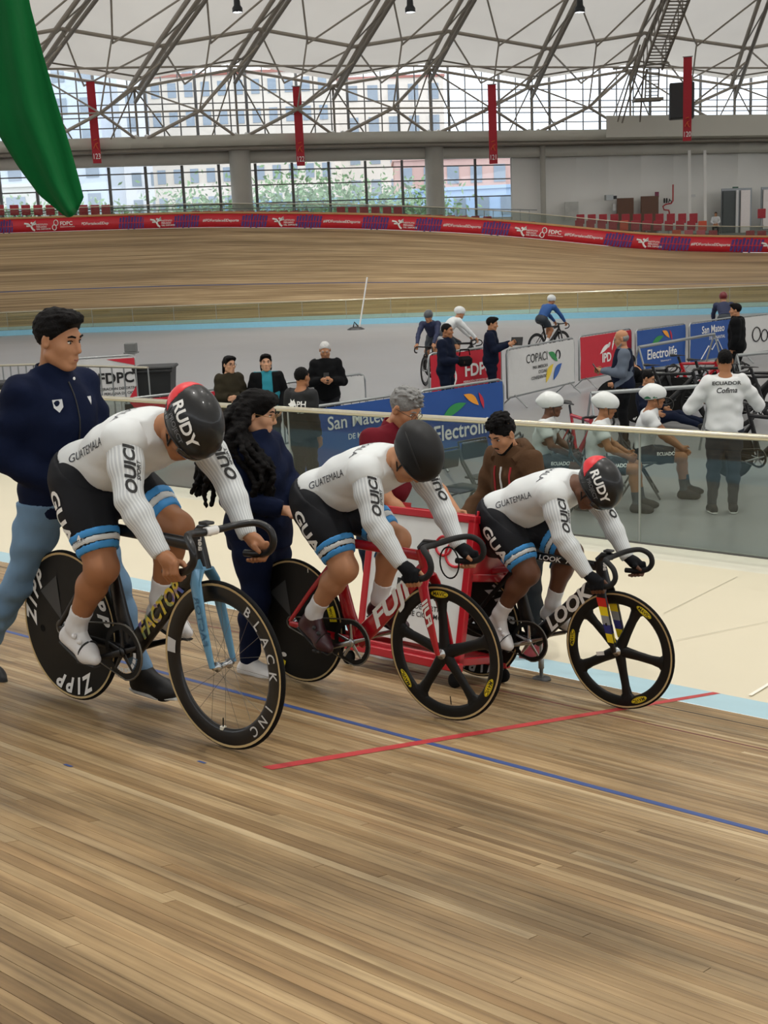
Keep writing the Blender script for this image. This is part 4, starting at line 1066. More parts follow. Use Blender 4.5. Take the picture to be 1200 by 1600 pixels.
def head_prims(H, s=1.0, detail=True, jaw=1.0):
    'H: 4x4 with columns right, forward, up; origin between the ears'
    R = H[:3, :3]; o = H[:3, 3]; p = lambda *a: o + R @ (V3(*a) * s); r = lambda *a: V3(*a) * s
    P = [E_(p(0, -.012, .035), r(.074, .095, .088), R, .02), E_(p(0, .03, -.035), r(.06 * jaw, .065, .075), R, .03), E_(p(0, .066, -.098), r(.026 * jaw, .022, .02), R, .03),
         C_(p(.052 * jaw, .0, -.065), p(.018, .068, -.1), .020 * s, .016 * s, .025), C_(p(-.052 * jaw, .0, -.065), p(-.018, .068, -.1), .020 * s, .016 * s, .025),
         C_(p(-.03, .078, .028), p(.03, .078, .028), .014 * s, None, .02), E_(p(.04, .058, -.022), r(.024, .026, .026), R, .02), E_(p(-.04, .058, -.022), r(.024, .026, .026), R, .02),
         C_(p(0, .088, .014), p(0, .108, -.026), .008 * s, .0125 * s, .012), C_(p(-.012, .095, -.034), p(.012, .095, -.034), .0085 * s, None, .008),
         E_(p(0, .082, -.066), r(.028, .018, .018), R, .015)]
    for x in (1, -1):
        P.append(E_(p(x * .032, .102, .006), r(.017, .02, .011), R, .012, True))
        P.append(E_(p(x * .077, -.008, -.006), r(.010, .02, .033), R, .008))
        if detail: P.append(E_(p(x * .086, .0, -.002), r(.008, .011, .02), R, .006, True))
    if detail:
        P += [C_(p(-.019, .093, -.062), p(.019, .093, -.062), .0055 * s, None, .006), C_(p(-.016, .092, -.073), p(.016, .092, -.073), .0065 * s, None, .006)]
    return P
def hand_open(Wr, d, n, s=1.0, curl=.5, thumb=1):
    'relaxed hand: d pointing direction, n palm normal (palm faces n)'
    d = unit(d); n = unit(n - d * (n @ d)); l = np.cross(d, n) * thumb
    c = Wr + d * .05 * s; R = np.stack([l, d, n], 1)
    P = [E_(c, V3(.040, .052, .017) * s, R, .015), C_(Wr - d * .03, Wr + d * .02, .026 * s, .026 * s, .02)]
    for k, (off, L) in enumerate(((.029, .070), (.010, .078), (-.010, .073), (-.028, .058))):
        b = Wr + d * .09 * s + l * off * s; m = b + (d * math.cos(curl * .7) + n * math.sin(curl * .7)) * L * .5 * s
        e = m + (d * math.cos(curl * 1.6) + n * math.sin(curl * 1.6)) * L * .5 * s
        P += [C_(b - d * .01, m, .0095 * s, .0088 * s, .006), C_(m, e, .0086 * s, .0072 * s, .006)]
    b = Wr + d * .03 * s + l * .034 * s; m = b + (d * .7 + l * .6 + n * .3) * .035 * s; e = m + (d * .9 + n * .35) * .03 * s
    return P + [C_(b, m, .0125 * s, .0105 * s, .01), C_(m, e, .0105 * s, .0085 * s, .006)]
def head_matrix(o, right, fwd, up):
    m = np.eye(4); m[:3, 0] = unit(right); m[:3, 1] = unit(fwd); m[:3, 2] = unit(up); m[:3, 3] = o; return m
def face_parts(H, s, root, brow=M_HAIRB, eyes=True, mouth=True, glasses=None):
    R = Matrix([list(q) for q in H[:3, :3]]); o = Vector(H[:3, 3]); p = lambda *a: o + R @ (Vector(a) * s)
    if eyes:
        for x in (1, -1):
            mb = MB(); mb.ell(p(x * .032, .076, .006), (.0125 * s, .0095 * s, .0068 * s), R, 12, 8); e = mb.build('eye', M_EYEW, root)
            mb = MB(); mb.ell(p(x * .032, .083, .005), (.0058 * s, .0032 * s, .0058 * s), R, 10, 6); mb.build('iris', M_EYED, e)
            mb = MB(); mb.tube([p(x * .046, .078, .012), p(x * .034, .088, .0155), p(x * .02, .085, .011)], .0022 * s, 5); mb.build('eyelid', brow, e)
    for x in (1, -1):
        mb = MB(); mb.tube([p(x * .05, .078, .029), p(x * .038, .0905, .035), p(x * .016, .0945, .030)], [.002 * s, .0048 * s, .004 * s], 6); mb.build('eyebrow', brow, root)
    if mouth:
        mb = MB(); mb.tube([p(-.024, .088, -.068), p(-.012, .097, -.0665), p(0, .099, -.068), p(.012, .097, -.0665), p(.024, .088, -.068)], [.001 * s, .0048 * s, .0045 * s, .0048 * s, .001 * s], 6); mb.build('lips', M_LIP, root)
    if glasses:
        g = empty('glasses'); g.parent = root; mb = MB()
        for x in (1, -1):
            mb.tube([p(x * .033 + .023 * math.cos(t), .104, .002 + .019 * math.sin(t)) for t in np.linspace(0, 2 * PI, 16, endpoint=False)], .0016 * s, 5, closed=True)
            mb.tube([p(x * .056, .102, .006), p(x * .079, .04, .006), p(x * .082, -.01, .004)], .0016 * s, 5)
        mb.tube([p(-.01, .106, .004), p(.01, .106, .004)], .0016 * s, 5); mb.build('frame', glasses, g)
def hair_obj(kind, H, s, root, mat, h):
    R = H[:3, :3]; o = H[:3, 3]; p = lambda *a: o + R @ (V3(*a) * s); r = lambda *a: V3(*a) * s
    def pl(n, d):                                    # keep n.q < d in head coordinates
        n = V3(*n); L_ = np.linalg.norm(n); n = n / L_; nw = R @ n; dd = d * s / L_ + nw @ o
        return lambda X, Y, Z: X * nw[0] + Y * nw[1] + Z * nw[2] - dd
    cap = [E_(p(0, -.014, .038), r(.083, .104, .094), R, .02)]
    front = pl((0, 1, -.95), .012); low = pl((0, .35, -1), .052)
    nz = folds(.0035, 150)
    if kind == 'short': P = cap + [E_(p(0, .05, .105), r(.06, .05, .03), R, .03), E_(p(.02, .075, .10), r(.04, .025, .022), R, .02)]; clip = both(front, low)
    elif kind == 'grey':
        P = [E_(p(0, -.013, .038), r(.079, .100, .090), R, .02)]; rg = np.random.default_rng(8)
        for _ in range(110):
            t, f = rg.uniform(0, 2 * PI), rg.uniform(0, 1.5); c = V3(.078 * math.sin(f) * math.cos(t), -.010 + .10 * math.sin(f) * math.sin(t), .045 + .085 * math.cos(f)); d = V3(rg.normal(0, .5), .8, .3) * .03
            P.append(C_(p(*c), p(*(c + d)), s * rg.uniform(.008, .013), s * .006, .006))
        clip = both(pl((0, 1, -.95), .035), low); nz = folds(.002, 180)
    elif kind == 'crop': P = [E_(p(0, -.012, .036), r(.078, .099, .091), R, .02)]; clip = both(pl((0, 1, -.8), .015), low)
    elif kind == 'bald': P = [E_(p(0, -.03, .0), r(.078, .082, .06), R, .02)]; clip = both(pl((0, 1, -.3), -.0), low, pl((0, 0, 1), .05))
    elif kind == 'curly':
        P = [E_(p(0, -.012, .036), r(.079, .098, .09), R, .02)]
        rg = np.random.default_rng(3)
        for _ in range(90):
            t, f = rg.uniform(0, 2 * PI), rg.uniform(0, 1.15); c = V3(.078 * math.sin(f) * math.cos(t), -.005 + .10 * math.sin(f) * math.sin(t), .055 + .085 * math.cos(f))
            P.append(E_(p(*c), V3(1, 1, 1) * s * rg.uniform(.014, .024), R, .008))
        clip = both(pl((0, 1, -.95), .03), low); nz = folds(.004, 160)
    elif kind in ('long', 'longcurly', 'pony'):
        P = cap + [E_(p(.03, .05, .085), r(.05, .05, .04), R, .03), E_(p(-.03, .05, .085), r(.05, .05, .04), R, .03)]
        clip = both(pl((0, 1, -.85), .03)); rg = np.random.default_rng(5)
        if kind == 'pony': P.append(E_(p(0, -.115, .02), r(.03, .04, .05), R, .03)); clip = both(clip, low)
        if kind == 'long':
            for x in (-1, 1): P += [C_(p(x * .058, -.045, .02), p(x * .06, -.06, -.13), .030 * s, .022 * s, .03)]
            P += [C_(p(0, -.06, .0), p(0, -.075, -.18), .06 * s, .05 * s, .03)]
            clip = both(pl((0, 1, -.75), .022))
        if kind == 'longcurly':
            g = []
            for k in range(64):
                x = rg.uniform(-.095, .095); y0 = rg.uniform(-.10, -.03) if abs(x) < .055 else rg.uniform(-.09, -.02)
                pos = V3(x * .9, y0, rg.uniform(-.02, .06)); L_ = rg.uniform(.28, .50); ph = rg.uniform(0, 6); w = rg.uniform(.010, .018); prev = pos
                for j in range(1, 11):
                    f = j / 10; f2 = min(1, f * 2.2); q = pos + V3(x * 1.0 * f2 + w * math.sin(ph + j * 1.5), (.155 * f2 - y0 * f2 if y0 > -.015 else -.13 * f2) + w * math.cos(ph + j * 1.5), -L_ * f)
                    P.append(C_(p(*prev), p(*q), (.019 - .006 * f) * s, None, .008)); prev = q
            for k in range(44):
                sd = 1 if k < 34 else -1; pos = V3(sd * rg.uniform(.06, .09), rg.uniform(-.09, -.015), rg.uniform(-.02, .06)); en = V3(sd * rg.uniform(.08, .23), rg.uniform(.10, .19) if k % 3 else rg.uniform(-.16, -.02), -rg.uniform(.34, .54)); ph = rg.uniform(0, 6); w = rg.uniform(.010, .017); prev = pos
                for j in range(1, 12):
                    f = j / 11; f2 = min(1, f * 2.2); f3 = min(1, max(0, (f - .28) * 2.6)); q = V3(pos[0] + (en[0] - pos[0]) * f2, pos[1] + (en[1] - pos[1]) * f3, pos[2] + (en[2] - pos[2]) * f) + V3(w * math.sin(ph + j * 1.6), w * math.cos(ph + j * 1.6), 0)
                    P.append(C_(p(*prev), p(*q), (.019 - .007 * f) * s, None, .008)); prev = q
            P.append(E_(p(0, .095, -.025), r(.064, .080, .10), R, .01, True)); clip = None; nz = folds(.003, 130)
    return sdf_obj('hair', P, h, mat, root, clip=clip, noise=nz)
def bv_of(o): me = o.data; return BVHTree.FromPolygons([v.co[:] for v in me.vertices], [p.vertices[:] for p in me.polygons])
def rim_pts(rad, cen, low, tilt, n):
    out = []
    for t in np.linspace(0, 2 * PI, n, endpoint=False):
        a_, b_ = 0.0, .2
        for _ in range(25):
            r = (a_ + b_) / 2; x, y = r * math.sin(t), cen[1] + r * math.cos(t); z = low + tilt * y
            if ((x - cen[0]) / rad[0]) ** 2 + ((y - cen[1]) / rad[1]) ** 2 + ((z - cen[2]) / rad[2]) ** 2 < 1: a_ = r
            else: b_ = r
        out.append((x, y, z))
    return out
def helmet(H, s, root, mat, h=.006, rad=(.101, .150, .118), cen=(0, -.012, .052), tail=0.0, low=-.012, tilt=.18):
    R = H[:3, :3]; o = H[:3, 3]; p = lambda *a: o + R @ (V3(*a) * s)
    P = [E_(p(*cen), V3(*rad) * s, R, .03)]
    if tail: P.append(C_(p(0, -.06, .07), p(0, -.13 - tail, .045), .075 * s, .02 * s, .06))
    n = R @ unit((0, tilt, -1)); d = n @ p(0, 0, low)
    return sdf_obj('helmet', P, h, mat, root, clip=lambda X, Y, Z: X * n[0] + Y * n[1] + Z * n[2] - d)

# ------------------------------------------------------------------ the three riders (coordinates of their bikes)
M_JERS = M('jersey_white', 'D6DADA', .65, var=.03, scale=6, sheen=.2); M_SHORT = M('shorts_black', '101218', .65, var=.12, spec=.25); M_PANEL = M('shorts_panel', '0C0D10', .7)
M_BLU = M('band_blue', '3D93D6', .6); M_SOCK = M('sock_white', 'DADADA', .8); M_SHOEW = M('shoe_white', 'DDDDDD', .4); M_SHOEM = M('shoe_maroon', '3A1620', .4, coat=.2); M_GLOVE = M('glove_black', '0E1014', .8, spec=.2)
def jersey_ribbed():
    m = M('jersey_ribbed', 'D6DADA', .65, var=.03, scale=6); N = m.node_tree.nodes; L = m.node_tree.links; b = N['Principled BSDF']
    at_ = N.new('ShaderNodeAttribute'); at_.attribute_name = 'rib'; mm = N.new('ShaderNodeMath'); mm.operation = 'SINE'; L.new(at_.outputs['Fac'], mm.inputs[0])
    old = b.inputs['Base Color'].links[0].from_socket; mx = N.new('ShaderNodeMix'); mx.data_type = 'RGBA'; mx.blend_type = 'MULTIPLY'
    rp = N.new('ShaderNodeValToRGB'); rp.color_ramp.elements[0].color = (.74, .75, .77, 1); rp.color_ramp.elements[1].color = (1, 1, 1, 1); rp.color_ramp.elements[0].position = .0; rp.color_ramp.elements[1].position = .35
    L.new(mm.outputs[0], rp.inputs['Fac']); mx.inputs[0].default_value = 1; L.new(old, mx.inputs[6]); L.new(rp.outputs['Color'], mx.inputs[7]); L.new(mx.outputs[2], b.inputs['Base Color'])
    return m
M_RIB = jersey_ribbed()
def rider(label, bm, sk, hel, gloves, shoem, variant=0, g=1.0):
    J = dict(pelvis=V3(.225, 0, 1.035), waist=V3(.36, 0, 1.115), chest=V3(.53, 0, 1.175), neck=V3(.675, 0, 1.235), head=V3(.82, 0, 1.24),
             sR=V3(.665, -.185, 1.205), sL=V3(.665, .185, 1.205), eR=V3(.765, -.25, .995), eL=V3(.765, .25, .995), wR=V3(.895, -.222, .806), wL=V3(.895, .222, .806),
             hR=V3(.235, -.088, 1.01), hL=V3(.235, .088, 1.01), kR=V3(.435, -.115, .695), kL=V3(.60, .115, .815), aR=V3(.215, -.118, .42), aL=V3(.475, .112, .505),
             tR=V3(.345, -.122, .262), tL=V3(.645, .122, .375), heelR=V3(.155, -.118, .345), heelL=V3(.425, .118, .425), fwd=V3(.4, 0, -1), calfR=V3(-.012, 0, .0), calfL=V3(-.02, 0, -.005))
    if variant == 0: J['kR'] = V3(.405, -.12, .665); J['aR'] = V3(.205, -.118, .395); J['heelR'] = V3(.14, -.118, .335)
    if variant == 1: J['head'] = V3(.805, 0, 1.262); J['kR'] = V3(.455, -.12, .70); J['aR'] = V3(.235, -.118, .45); J['heelR'] = V3(.165, -.118, .37)
    if variant == 2: J['kR'] = V3(.46, -.12, .725); J['aR'] = V3(.265, -.118, .46); J['heelR'] = V3(.195, -.118, .375); J['head'] = V3(.815, 0, 1.225)
    AG, LG = g * 1.14, g * 1.12
    T_ = torso_prims(J, g * 1.02, 1.04, .02); arms = arm_prims(J, 'R', AG) + arm_prims(J, 'L', AG)
    for s in 'RL': T_.append(C_(J['s' + s], J['s' + s] * .3 + J['chest'] * .7, .07, .10, .06))
    def leg_prims(J_, s_, g_=1.0):
        P = LEGP(J_, s_, LG); H_, K_ = J_['h' + s_], J_['k' + s_]; d_ = unit(K_ - H_); f_ = V3(-d_[2], 0, d_[0])
        return P + [C_(H_ + d_ * .05 - f_ * .02, H_ + d_ * .24 + f_ * .015, .098 * g, .082 * g, .05)]
    legs = leg_prims(J, 'R') + leg_prims(J, 'L')
    H = head_matrix(J['head'], (0, -1, 0), (.42, 0, -.91), (.91, 0, .42))
    neck = [C_(J['neck'] - V3(.03, 0, .01), J['head'] + V3(-.055, 0, .0), .062, .056, .04)]
    hp = head_prims(H, 1.0)
    hands = []
    for s, y in (('R', -1), ('L', 1)):
        hnd = [E_((.952, y * .222, .774), (.042, .022, .032), np.array(Matrix.Rotation(.45, 3, 'Y')), .02), C_(J['w' + s], (.93, y * .222, .785), .027, .028, .02)]
        for k in range(4):
            x = .992 - .0205 * k; dz = -.004 * k
            hnd += [C_((x, y * .232, .778 + dz), (x + .004, y * .236, .742 + dz), .0105, .010, .005), C_((x + .004, y * .236, .742 + dz), (x, y * .214, .716 + dz), .010, .0092, .005), C_((x, y * .214, .716 + dz), (x - .004, y * .19, .722 + dz), .0092, .008, .005)]
        hnd += [C_((.945, y * .205, .778), (.972, y * .184, .768), .0125, .011, .01), C_((.972, y * .184, .768), (.998, y * .185, .752), .011, .0085, .006)]
        hands.append(hnd)
    allb = T_ + neck + arms + legs
    geos = [sdf_geo(T_ + neck, .02, inflate=-.012), sdf_geo(arms, .02, inflate=-.008), sdf_geo(legs, .02, inflate=-.012)]
    geos.append(sdf_geo(neck + hp, .0065))
    for hnd in hands: geos.append(sdf_geo(hnd, .005))
    for s in 'RL':
        K = J['k' + s]; lp = leg_prims(J, s, g); th = unit(K - J['h' + s]); P0 = J['h' + s] + (K - J['h' + s]) * .6
        geos.append(sdf_geo(lp, .009, clip=both(halfp(P0, -th), halfp(J['a' + s] - unit(J['a' + s] - K) * .02, unit(J['a' + s] - K)))))
    Vv, Ff = merge_geo(geos)
    root = link('person', np_mesh('rider_body', Vv, Ff, sk)); root.matrix_world = bm; setp(root, label, 'person', 'riders at the start line')
    # skinsuit: white ribbed top
    n = unit((.30, 0, .44)); q0 = V3(.215, 0, 1.085)
    upper = lambda X, Y, Z: -((X - q0[0]) * n[0] + (Z - q0[2]) * n[2] + .10 * Y * Y)
    lower = lambda X, Y, Z: ((X - q0[0]) * n[0] + (Z - q0[2]) * n[2] + .10 * Y * Y)
    neckcut = halfp(J['neck'] + V3(.028, 0, 0), V3(.9, 0, .35))
    body = T_ + neck[:0]
    tr = sdf_obj('jersey', body + [C_(J['sR'], J['sR'] + (J['eR'] - J['sR']) * .10, .055 * g, .05 * g, .05), C_(J['sL'], J['sL'] + (J['eL'] - J['sL']) * .10, .055 * g, .05 * g, .05)], .010, M_JERS, root, inflate=.005, clip=both(upper, endcut(J['neck'] + V3(.03, 0, 0), V3(.9, 0, .35), .13)), noise=folds(.0012, 40))
    sleeves = []
    for s in 'RL':
        ap = arm_prims(J, s, AG); S, E, Wr = J['s' + s], J['e' + s], J['w' + s]
        V_, F_ = sdf_geo(ap, .009, inflate=.0075, clip=both(halfp(Wr + unit(Wr - E) * .012, unit(Wr - E)), halfp(S - unit(E - S) * .005, -unit(E - S) + V3(.0, 0, .0))), noise=folds(.0010, 50))
        me = np_mesh('sleeve', V_, F_, M_RIB); ob = link('sleeve', me, root); sleeves.append(ob)
        # angle round the arm for the knitted ribs
        a_ = unit(E - S); b_ = unit(Wr - E); t = np.clip(((V_ - E) @ (a_ + b_)) / .12 + .5, 0, 1)[:, None]; ax = a_ * (1 - t) + b_ * t
        ref = np.array([0, 1.0, 0]); d = V_ - E; c0 = np.cross(ax, ref); c1 = np.cross(ax, c0)
        seg0 = d - a_ * (d @ a_)[:, None]; seg1 = d - b_ * (d @ b_)[:, None]; dd = seg0 * (1 - t) + seg1 * t
        ang = np.arctan2((dd * c0).sum(1), (dd * c1).sum(1)); at_ = me.attributes.new('rib', 'FLOAT', 'POINT'); at_.data.foreach_set('value', (ang * 26).astype(np.float32))
    # shorts with coloured hem bands
    hemc = {}
    def hem(s, f0, f1): 
        Hh, K = J['h' + s], J['k' + s]; t = unit(K - Hh); return Hh + (K - Hh) * f0, Hh + (K - Hh) * f1, t
    def legcut(f):
        pr, tR = hem('R', f, f)[0], hem('R', f, f)[2]; pl_, tL = hem('L', f, f)[0], hem('L', f, f)[2]
        return lambda X, Y, Z: np.where(Y < 0, (X - pr[0]) * tR[0] + (Y - pr[1]) * tR[1] + (Z - pr[2]) * tR[2], (X - pl_[0]) * tL[0] + (Y - pl_[1]) * tL[1] + (Z - pl_[2]) * tL[2])
    f = (.62, .70, .765, .84)
    low_prims = T_ + legs
    gA = sdf_geo(low_prims, .009, inflate=.006, clip=both(lower, legcut(.84)), noise=folds(.0012, 40, 2)); gB = sdf_geo(legs, .009, inflate=.005, clip=legcut(.84), noise=folds(.0012, 40, 2))
    sh = link('shorts', np_mesh('shorts', *merge_geo([gA, gB]), M_SHORT), root)
    for s in 'RL':
        for k, mm in enumerate((M_BLU, M_JERS, M_BLU)):
            p0, p1, t = hem(s, f[k], f[k + 1]); V_, F_ = sdf_geo(leg_prims(J, s, g), .008, inflate=.0088, clip=both(halfp(p0, -t), halfp(p1, t)))
            link('hem_band', np_mesh('hem_band', V_, F_, mm), root)
        # sock and shoe
        K, A = J['k' + s], J['a' + s]; t = unit(A - K); sp = K + (A - K) * .74
        V_, F_ = sdf_geo(leg_prims(J, s, g) + foot_prims(J, s, .8), .008, inflate=.0035, clip=both(halfp(sp, -t)))
        link('sock', np_mesh('sock', V_, F_, M_SOCK), root)
        fd = unit(J['t' + s] - J['heel' + s]); up_ = unit(unit(K - A) - fd * (unit(K - A) @ fd))
        V_, F_ = sdf_geo(foot_prims(J, s, .9), .0065, inflate=.004, clip=endcut(A + up_ * .012 - fd * .0, up_ + fd * .25, .075))
        so = link('shoe', np_mesh('shoe', V_, F_, shoem), root)
        y = -1 if s == 'R' else 1
        for q in (.40, .58):
            c = J['heel' + s] + (J['t' + s] - J['heel' + s]) * q + up_ * (.058 - .03 * (q - .4)); mb = MB(); mb.lathe([(0, .009), (.010, .008), (.012, 0)], Matrix.Translation(Vector(c + V3(0, y * .036, 0))) @ rot_to((0, y, .35)).to_4x4(), 14); mb.build('dial', M_SHOEW if shoem is M_SHOEW else M_DGREY, so)
        q = .66; c = J['heel' + s] + (J['t' + s] - J['heel' + s]) * q + up_ * .012
        mb = MB(); mb.tube([c + V3(0, .043 * math.cos(a_), 0) + up_ * (.040 * math.sin(a_)) for a_ in np.linspace(-.2, PI + .2, 12)], 1, 6, flat=(.0028, .008, (0, 1, 0))); mb.build('strap', M_DGREY if shoem is M_SHOEW else M_BLACK, so)
        mb = MB(); mb.tube([Vector(J['heel' + s] - up_ * .034 - fd * .02), Vector(J['heel' + s] + (J['t' + s] - J['heel' + s]) * .6 - up_ * .040), Vector(J['t' + s] - up_ * .024)], [.026, .034, .02], 8, flat=(1, .25, tuple(up_))); mb.build('sole', M_DGREY, so)
    if gloves:
        for hnd, y, s in ((hands[0], -1, 'R'), (hands[1], 1, 'L')):
            keep = [q for q in hnd if not (q[0] == 'c' and q[4] < .0095 and q[3] < .0095)]
            sdf_obj('glove', hnd[:2] + [q for q in hnd[2:] if q[3] >= .0099 and q[4] >= .0099], .005, M_GLOVE, root, inflate=.0025, clip=halfp(J['w' + s] + unit(J['e' + s] - J['w' + s]) * .015, unit(J['e' + s] - J['w' + s])))
    # helmet
    hm = helmet(H, 1.0, root, hel['mat'], .0065)
    R = Matrix([list(q) for q in H[:3, :3]]); o = Vector(H[:3, 3]); HP = lambda *a: o + R @ Vector(a)
    hb = bv_of(hm); rt, fw, up = (R @ Vector(q) for q in ((1, 0, 0), (0, 1, 0), (0, 0, 1)))
    if hel.get('rudy'):
        dirn = (rt * .86 + up * .62).normalized(); x = fw; y = dirn.cross(x) * 1
        Mx = frame4(HP(.085, .005, .085) + dirn * .3, x, y); Mx2 = Mx
        project_text('lettering', 'RUDY', hb, Mx, .062, M_WHITE, hm, .002, .03, 0, 1.1)
        project_text('lettering', 'PROJECT', hb, Mx @ Matrix.Translation((0, -.042, 0)), .026, M('print_grey', '6E6E70', .5), hm, .002, .02, 0, 1.15)
        n2 = np.array(R @ Vector((0, -1, .0))); c2 = np.array(HP(0, -.118, .0)); sd = np.array(rt)
        V_, F_ = sdf_geo([E_(np.array(HP(0, -.012, .052)), (.101, .150, .118), H[:3, :3], .03)], .006, inflate=.0018, clip=both(halfp(np.array(HP(0, -.092, .06)), np.array(R @ Vector((0, 1, .55)))), halfp(np.array(HP(0, 0, .02)), np.array(R @ Vector((0, 0, -1))))))
        link('red_tail_flash', np_mesh('red_tail_flash', V_, F_, M('helmet_red', 'D2222C', .35)), hm)
        M_CHEV = M('chevron_grey', '4A4A4C', .5)
        for k in range(3):
            q = .03 + .018 * k; pts = [(.0 - q, -.02), (.015 - q * 1.2, .035 - q * .2), (-.01 - q, .07)]; mb = MB()
            out = []
            for a_, b_ in zip(pts[:-1], pts[1:]):
                for f_ in np.linspace(0, 1, 6): out.append((a_[0] + (b_[0] - a_[0]) * f_, a_[1] + (b_[1] - a_[1]) * f_))
            pp = []
            for (u_, v_) in out:
                h_ = hb.ray_cast(HP(.4, u_ - .02, v_ + .0), -rt, 1.0)
                if h_[0] is not None: pp.append(h_[0] + rt * .001)
            if len(pp) > 3: mb.tube(pp, .0014, 4); mb.build('chevron', M_CHEV, hm)
    else:
        for sx in (1, -1):
            P = [E_(np.array(HP(sx * .06, -.02, .125)), (.012, .075, .03), H[:3, :3], .01)]
            sdf_obj('vent', P, .006, M('vent_black', '060606', .6), hm, clip=None) if False else None
            mb = MB(); pp = []
            for f_ in np.linspace(-.11, .10, 10):
                h_ = hb.ray_cast(HP(sx * (.06 + .15), f_, .045 + .12), (-rt * sx * .8 - up * .55).normalized(), 1.0)
                if h_[0] is not None: pp.append(h_[0] + (rt * sx * .8 + up * .55) * .0005)
            if len(pp) > 3: mb.tube(pp, [.001] + [.0045] * (len(pp) - 2) + [.001], 6); mb.build('vent_groove', M('vent_black', '060606', .6), hm)
    mb = MB(); mb.tube([HP(*q) for q in rim_pts((.101, .150, .118), (0, -.012, .052), -.012, .18, 30)], .004, 6, closed=True); mb.build('rim_trim', M_DGREY, hm)
    for sx in (1, -1):
        mb = MB(); mb.tube([HP(sx * .078, .02, -.01), HP(sx * .066, .03, -.06), HP(sx * .03, .052, -.108), HP(0, .058, -.116)], .0045, 5, flat=None); mb.build('chin_strap', M_BLACK, hm)
        mb = MB(); mb.tube([HP(sx * .078, -.035, -.01), HP(sx * .07, .0, -.045), HP(sx * .066, .03, -.06)], .004, 5); mb.build('chin_strap', M_BLACK, hm)
    if hel.get('rudy'):
        V_, F_ = sdf_geo([E_(np.array(HP(0, .03, .0)), (.092, .10, .05), H[:3, :3], .02)], .007, clip=both(halfp(np.array(HP(0, .07, 0)), np.array(R @ Vector((0, -1, .0)))), halfp(np.array(HP(0, 0, .012)), np.array(R @ Vector((0, 0, 1)))), halfp(np.array(HP(0, 0, -.022)), np.array(R @ Vector((0, 0, -1))))))
        link('visor', np_mesh('visor', V_, F_, M('visor_dark', '1A1410', .1, coat=.6)), hm)
    # lettering on the kit (right-hand side, and tops of the sleeves)
    jb, sb = bv_of(tr), bv_of(sh)
    tdir = Vector((.30, 0, .11)).normalized()
    project_text('lettering', 'GUATEMALA', jb, frame4((.40, -.6, 1.145), tdir, (0, 0, 1)), .050, M('print_navy', '2A2F3A', .6), tr, .0025, .0, 0, .95)
    thd = Vector(J['kR'] - J['hR']).normalized()
    yv = BY.cross(thd); yv = yv if yv.x > 0 else -yv
    project_text('lettering', 'GUA', sb, frame4(Vector(J['hR'] + (J['kR'] - J['hR']) * .30) + Vector((-.035, -.6, 0)), thd, yv), .092, M_WHITE, sh, .003, .03, 0, 1.15)
    project_text('lettering', '4', sb, frame4(Vector(J['hR'] + (J['kR'] - J['hR']) * .52) + Vector((.035, -.6, 0)), thd.cross(BY) if thd.cross(BY).x > 0 else -thd.cross(BY), -thd), .035, M_WHITE, sh, .003, .04, .2)
    project_text('lettering', 'GUATEMALA', sb, frame4(Vector(J['hR'] + (J['kR'] - J['hR']) * .595) + Vector((-.01, -.6, 0)), yv, -thd), .022, M('print_grey2', '8E9296', .6), sh, .003, .0)
    for ob, s, y in ((sleeves[0], 'R', -1), (sleeves[1], 'L', 1)):
        S, E = Vector(J['s' + s]), Vector(J['e' + s]); d = (E - S).normalized(); mid = S + (E - S) * .62
        nrm = Vector((.90, y * .42 if s == 'R' else -.1, .0)); nrm = (nrm - d * nrm.dot(d)).normalized()
        yv2 = nrm.cross(-d)
        project_text('lettering', 'QUICI', bv_of(ob), frame4(mid + nrm * .3, -d, yv2), .058, M_BLACK, ob, .002, .05, .25, 1.2)
        project_text('lettering', 'SPORT', bv_of(ob), frame4(mid + nrm * .3 - yv2 * .032, -d, yv2), .022, M_BLACK, ob, .002, .02, .2, 1.1)
    nm = frame4(Vector((.56, 0, 1.8)), (0, -1, 0), (1, 0, 0))
    project_text('lettering', 'GUATEMALA', jb, nm, .055, M('print_navy', '2A2F3A', .6), tr, .003, .0)
    mb = MB(); mb.box((.655, -.03, 1.312), (.025, .035, .003), Matrix.Rotation(.1, 3, 'Y')); 
    # dark inner panel of the shorts
    return root
M_HBLK = M('helmet_black', '08090A', .38, coat=.2, var=.15, spec=.4); M_HMAT = M('helmet_matte', '0F0F10', .5, var=.3, scale=18, spec=.35)
rider('rider in white jersey with bare hands and red tailed black helmet, nearest camera', bike_mat(1), SK['brown'], dict(mat=M_HBLK, rudy=True), False, M_SHOEW, 0)
rider('rider in white jersey with plain black helmet and maroon shoes on the red bike', bike_mat(2), SK['tan'], dict(mat=M_HMAT), True, M_SHOEM, 1)
rider('gloved rider in white jersey with red tailed black helmet, the one farthest right', bike_mat(3), SK['dark'], dict(mat=M_HBLK, rudy=True), True, M_SHOEW, 2)
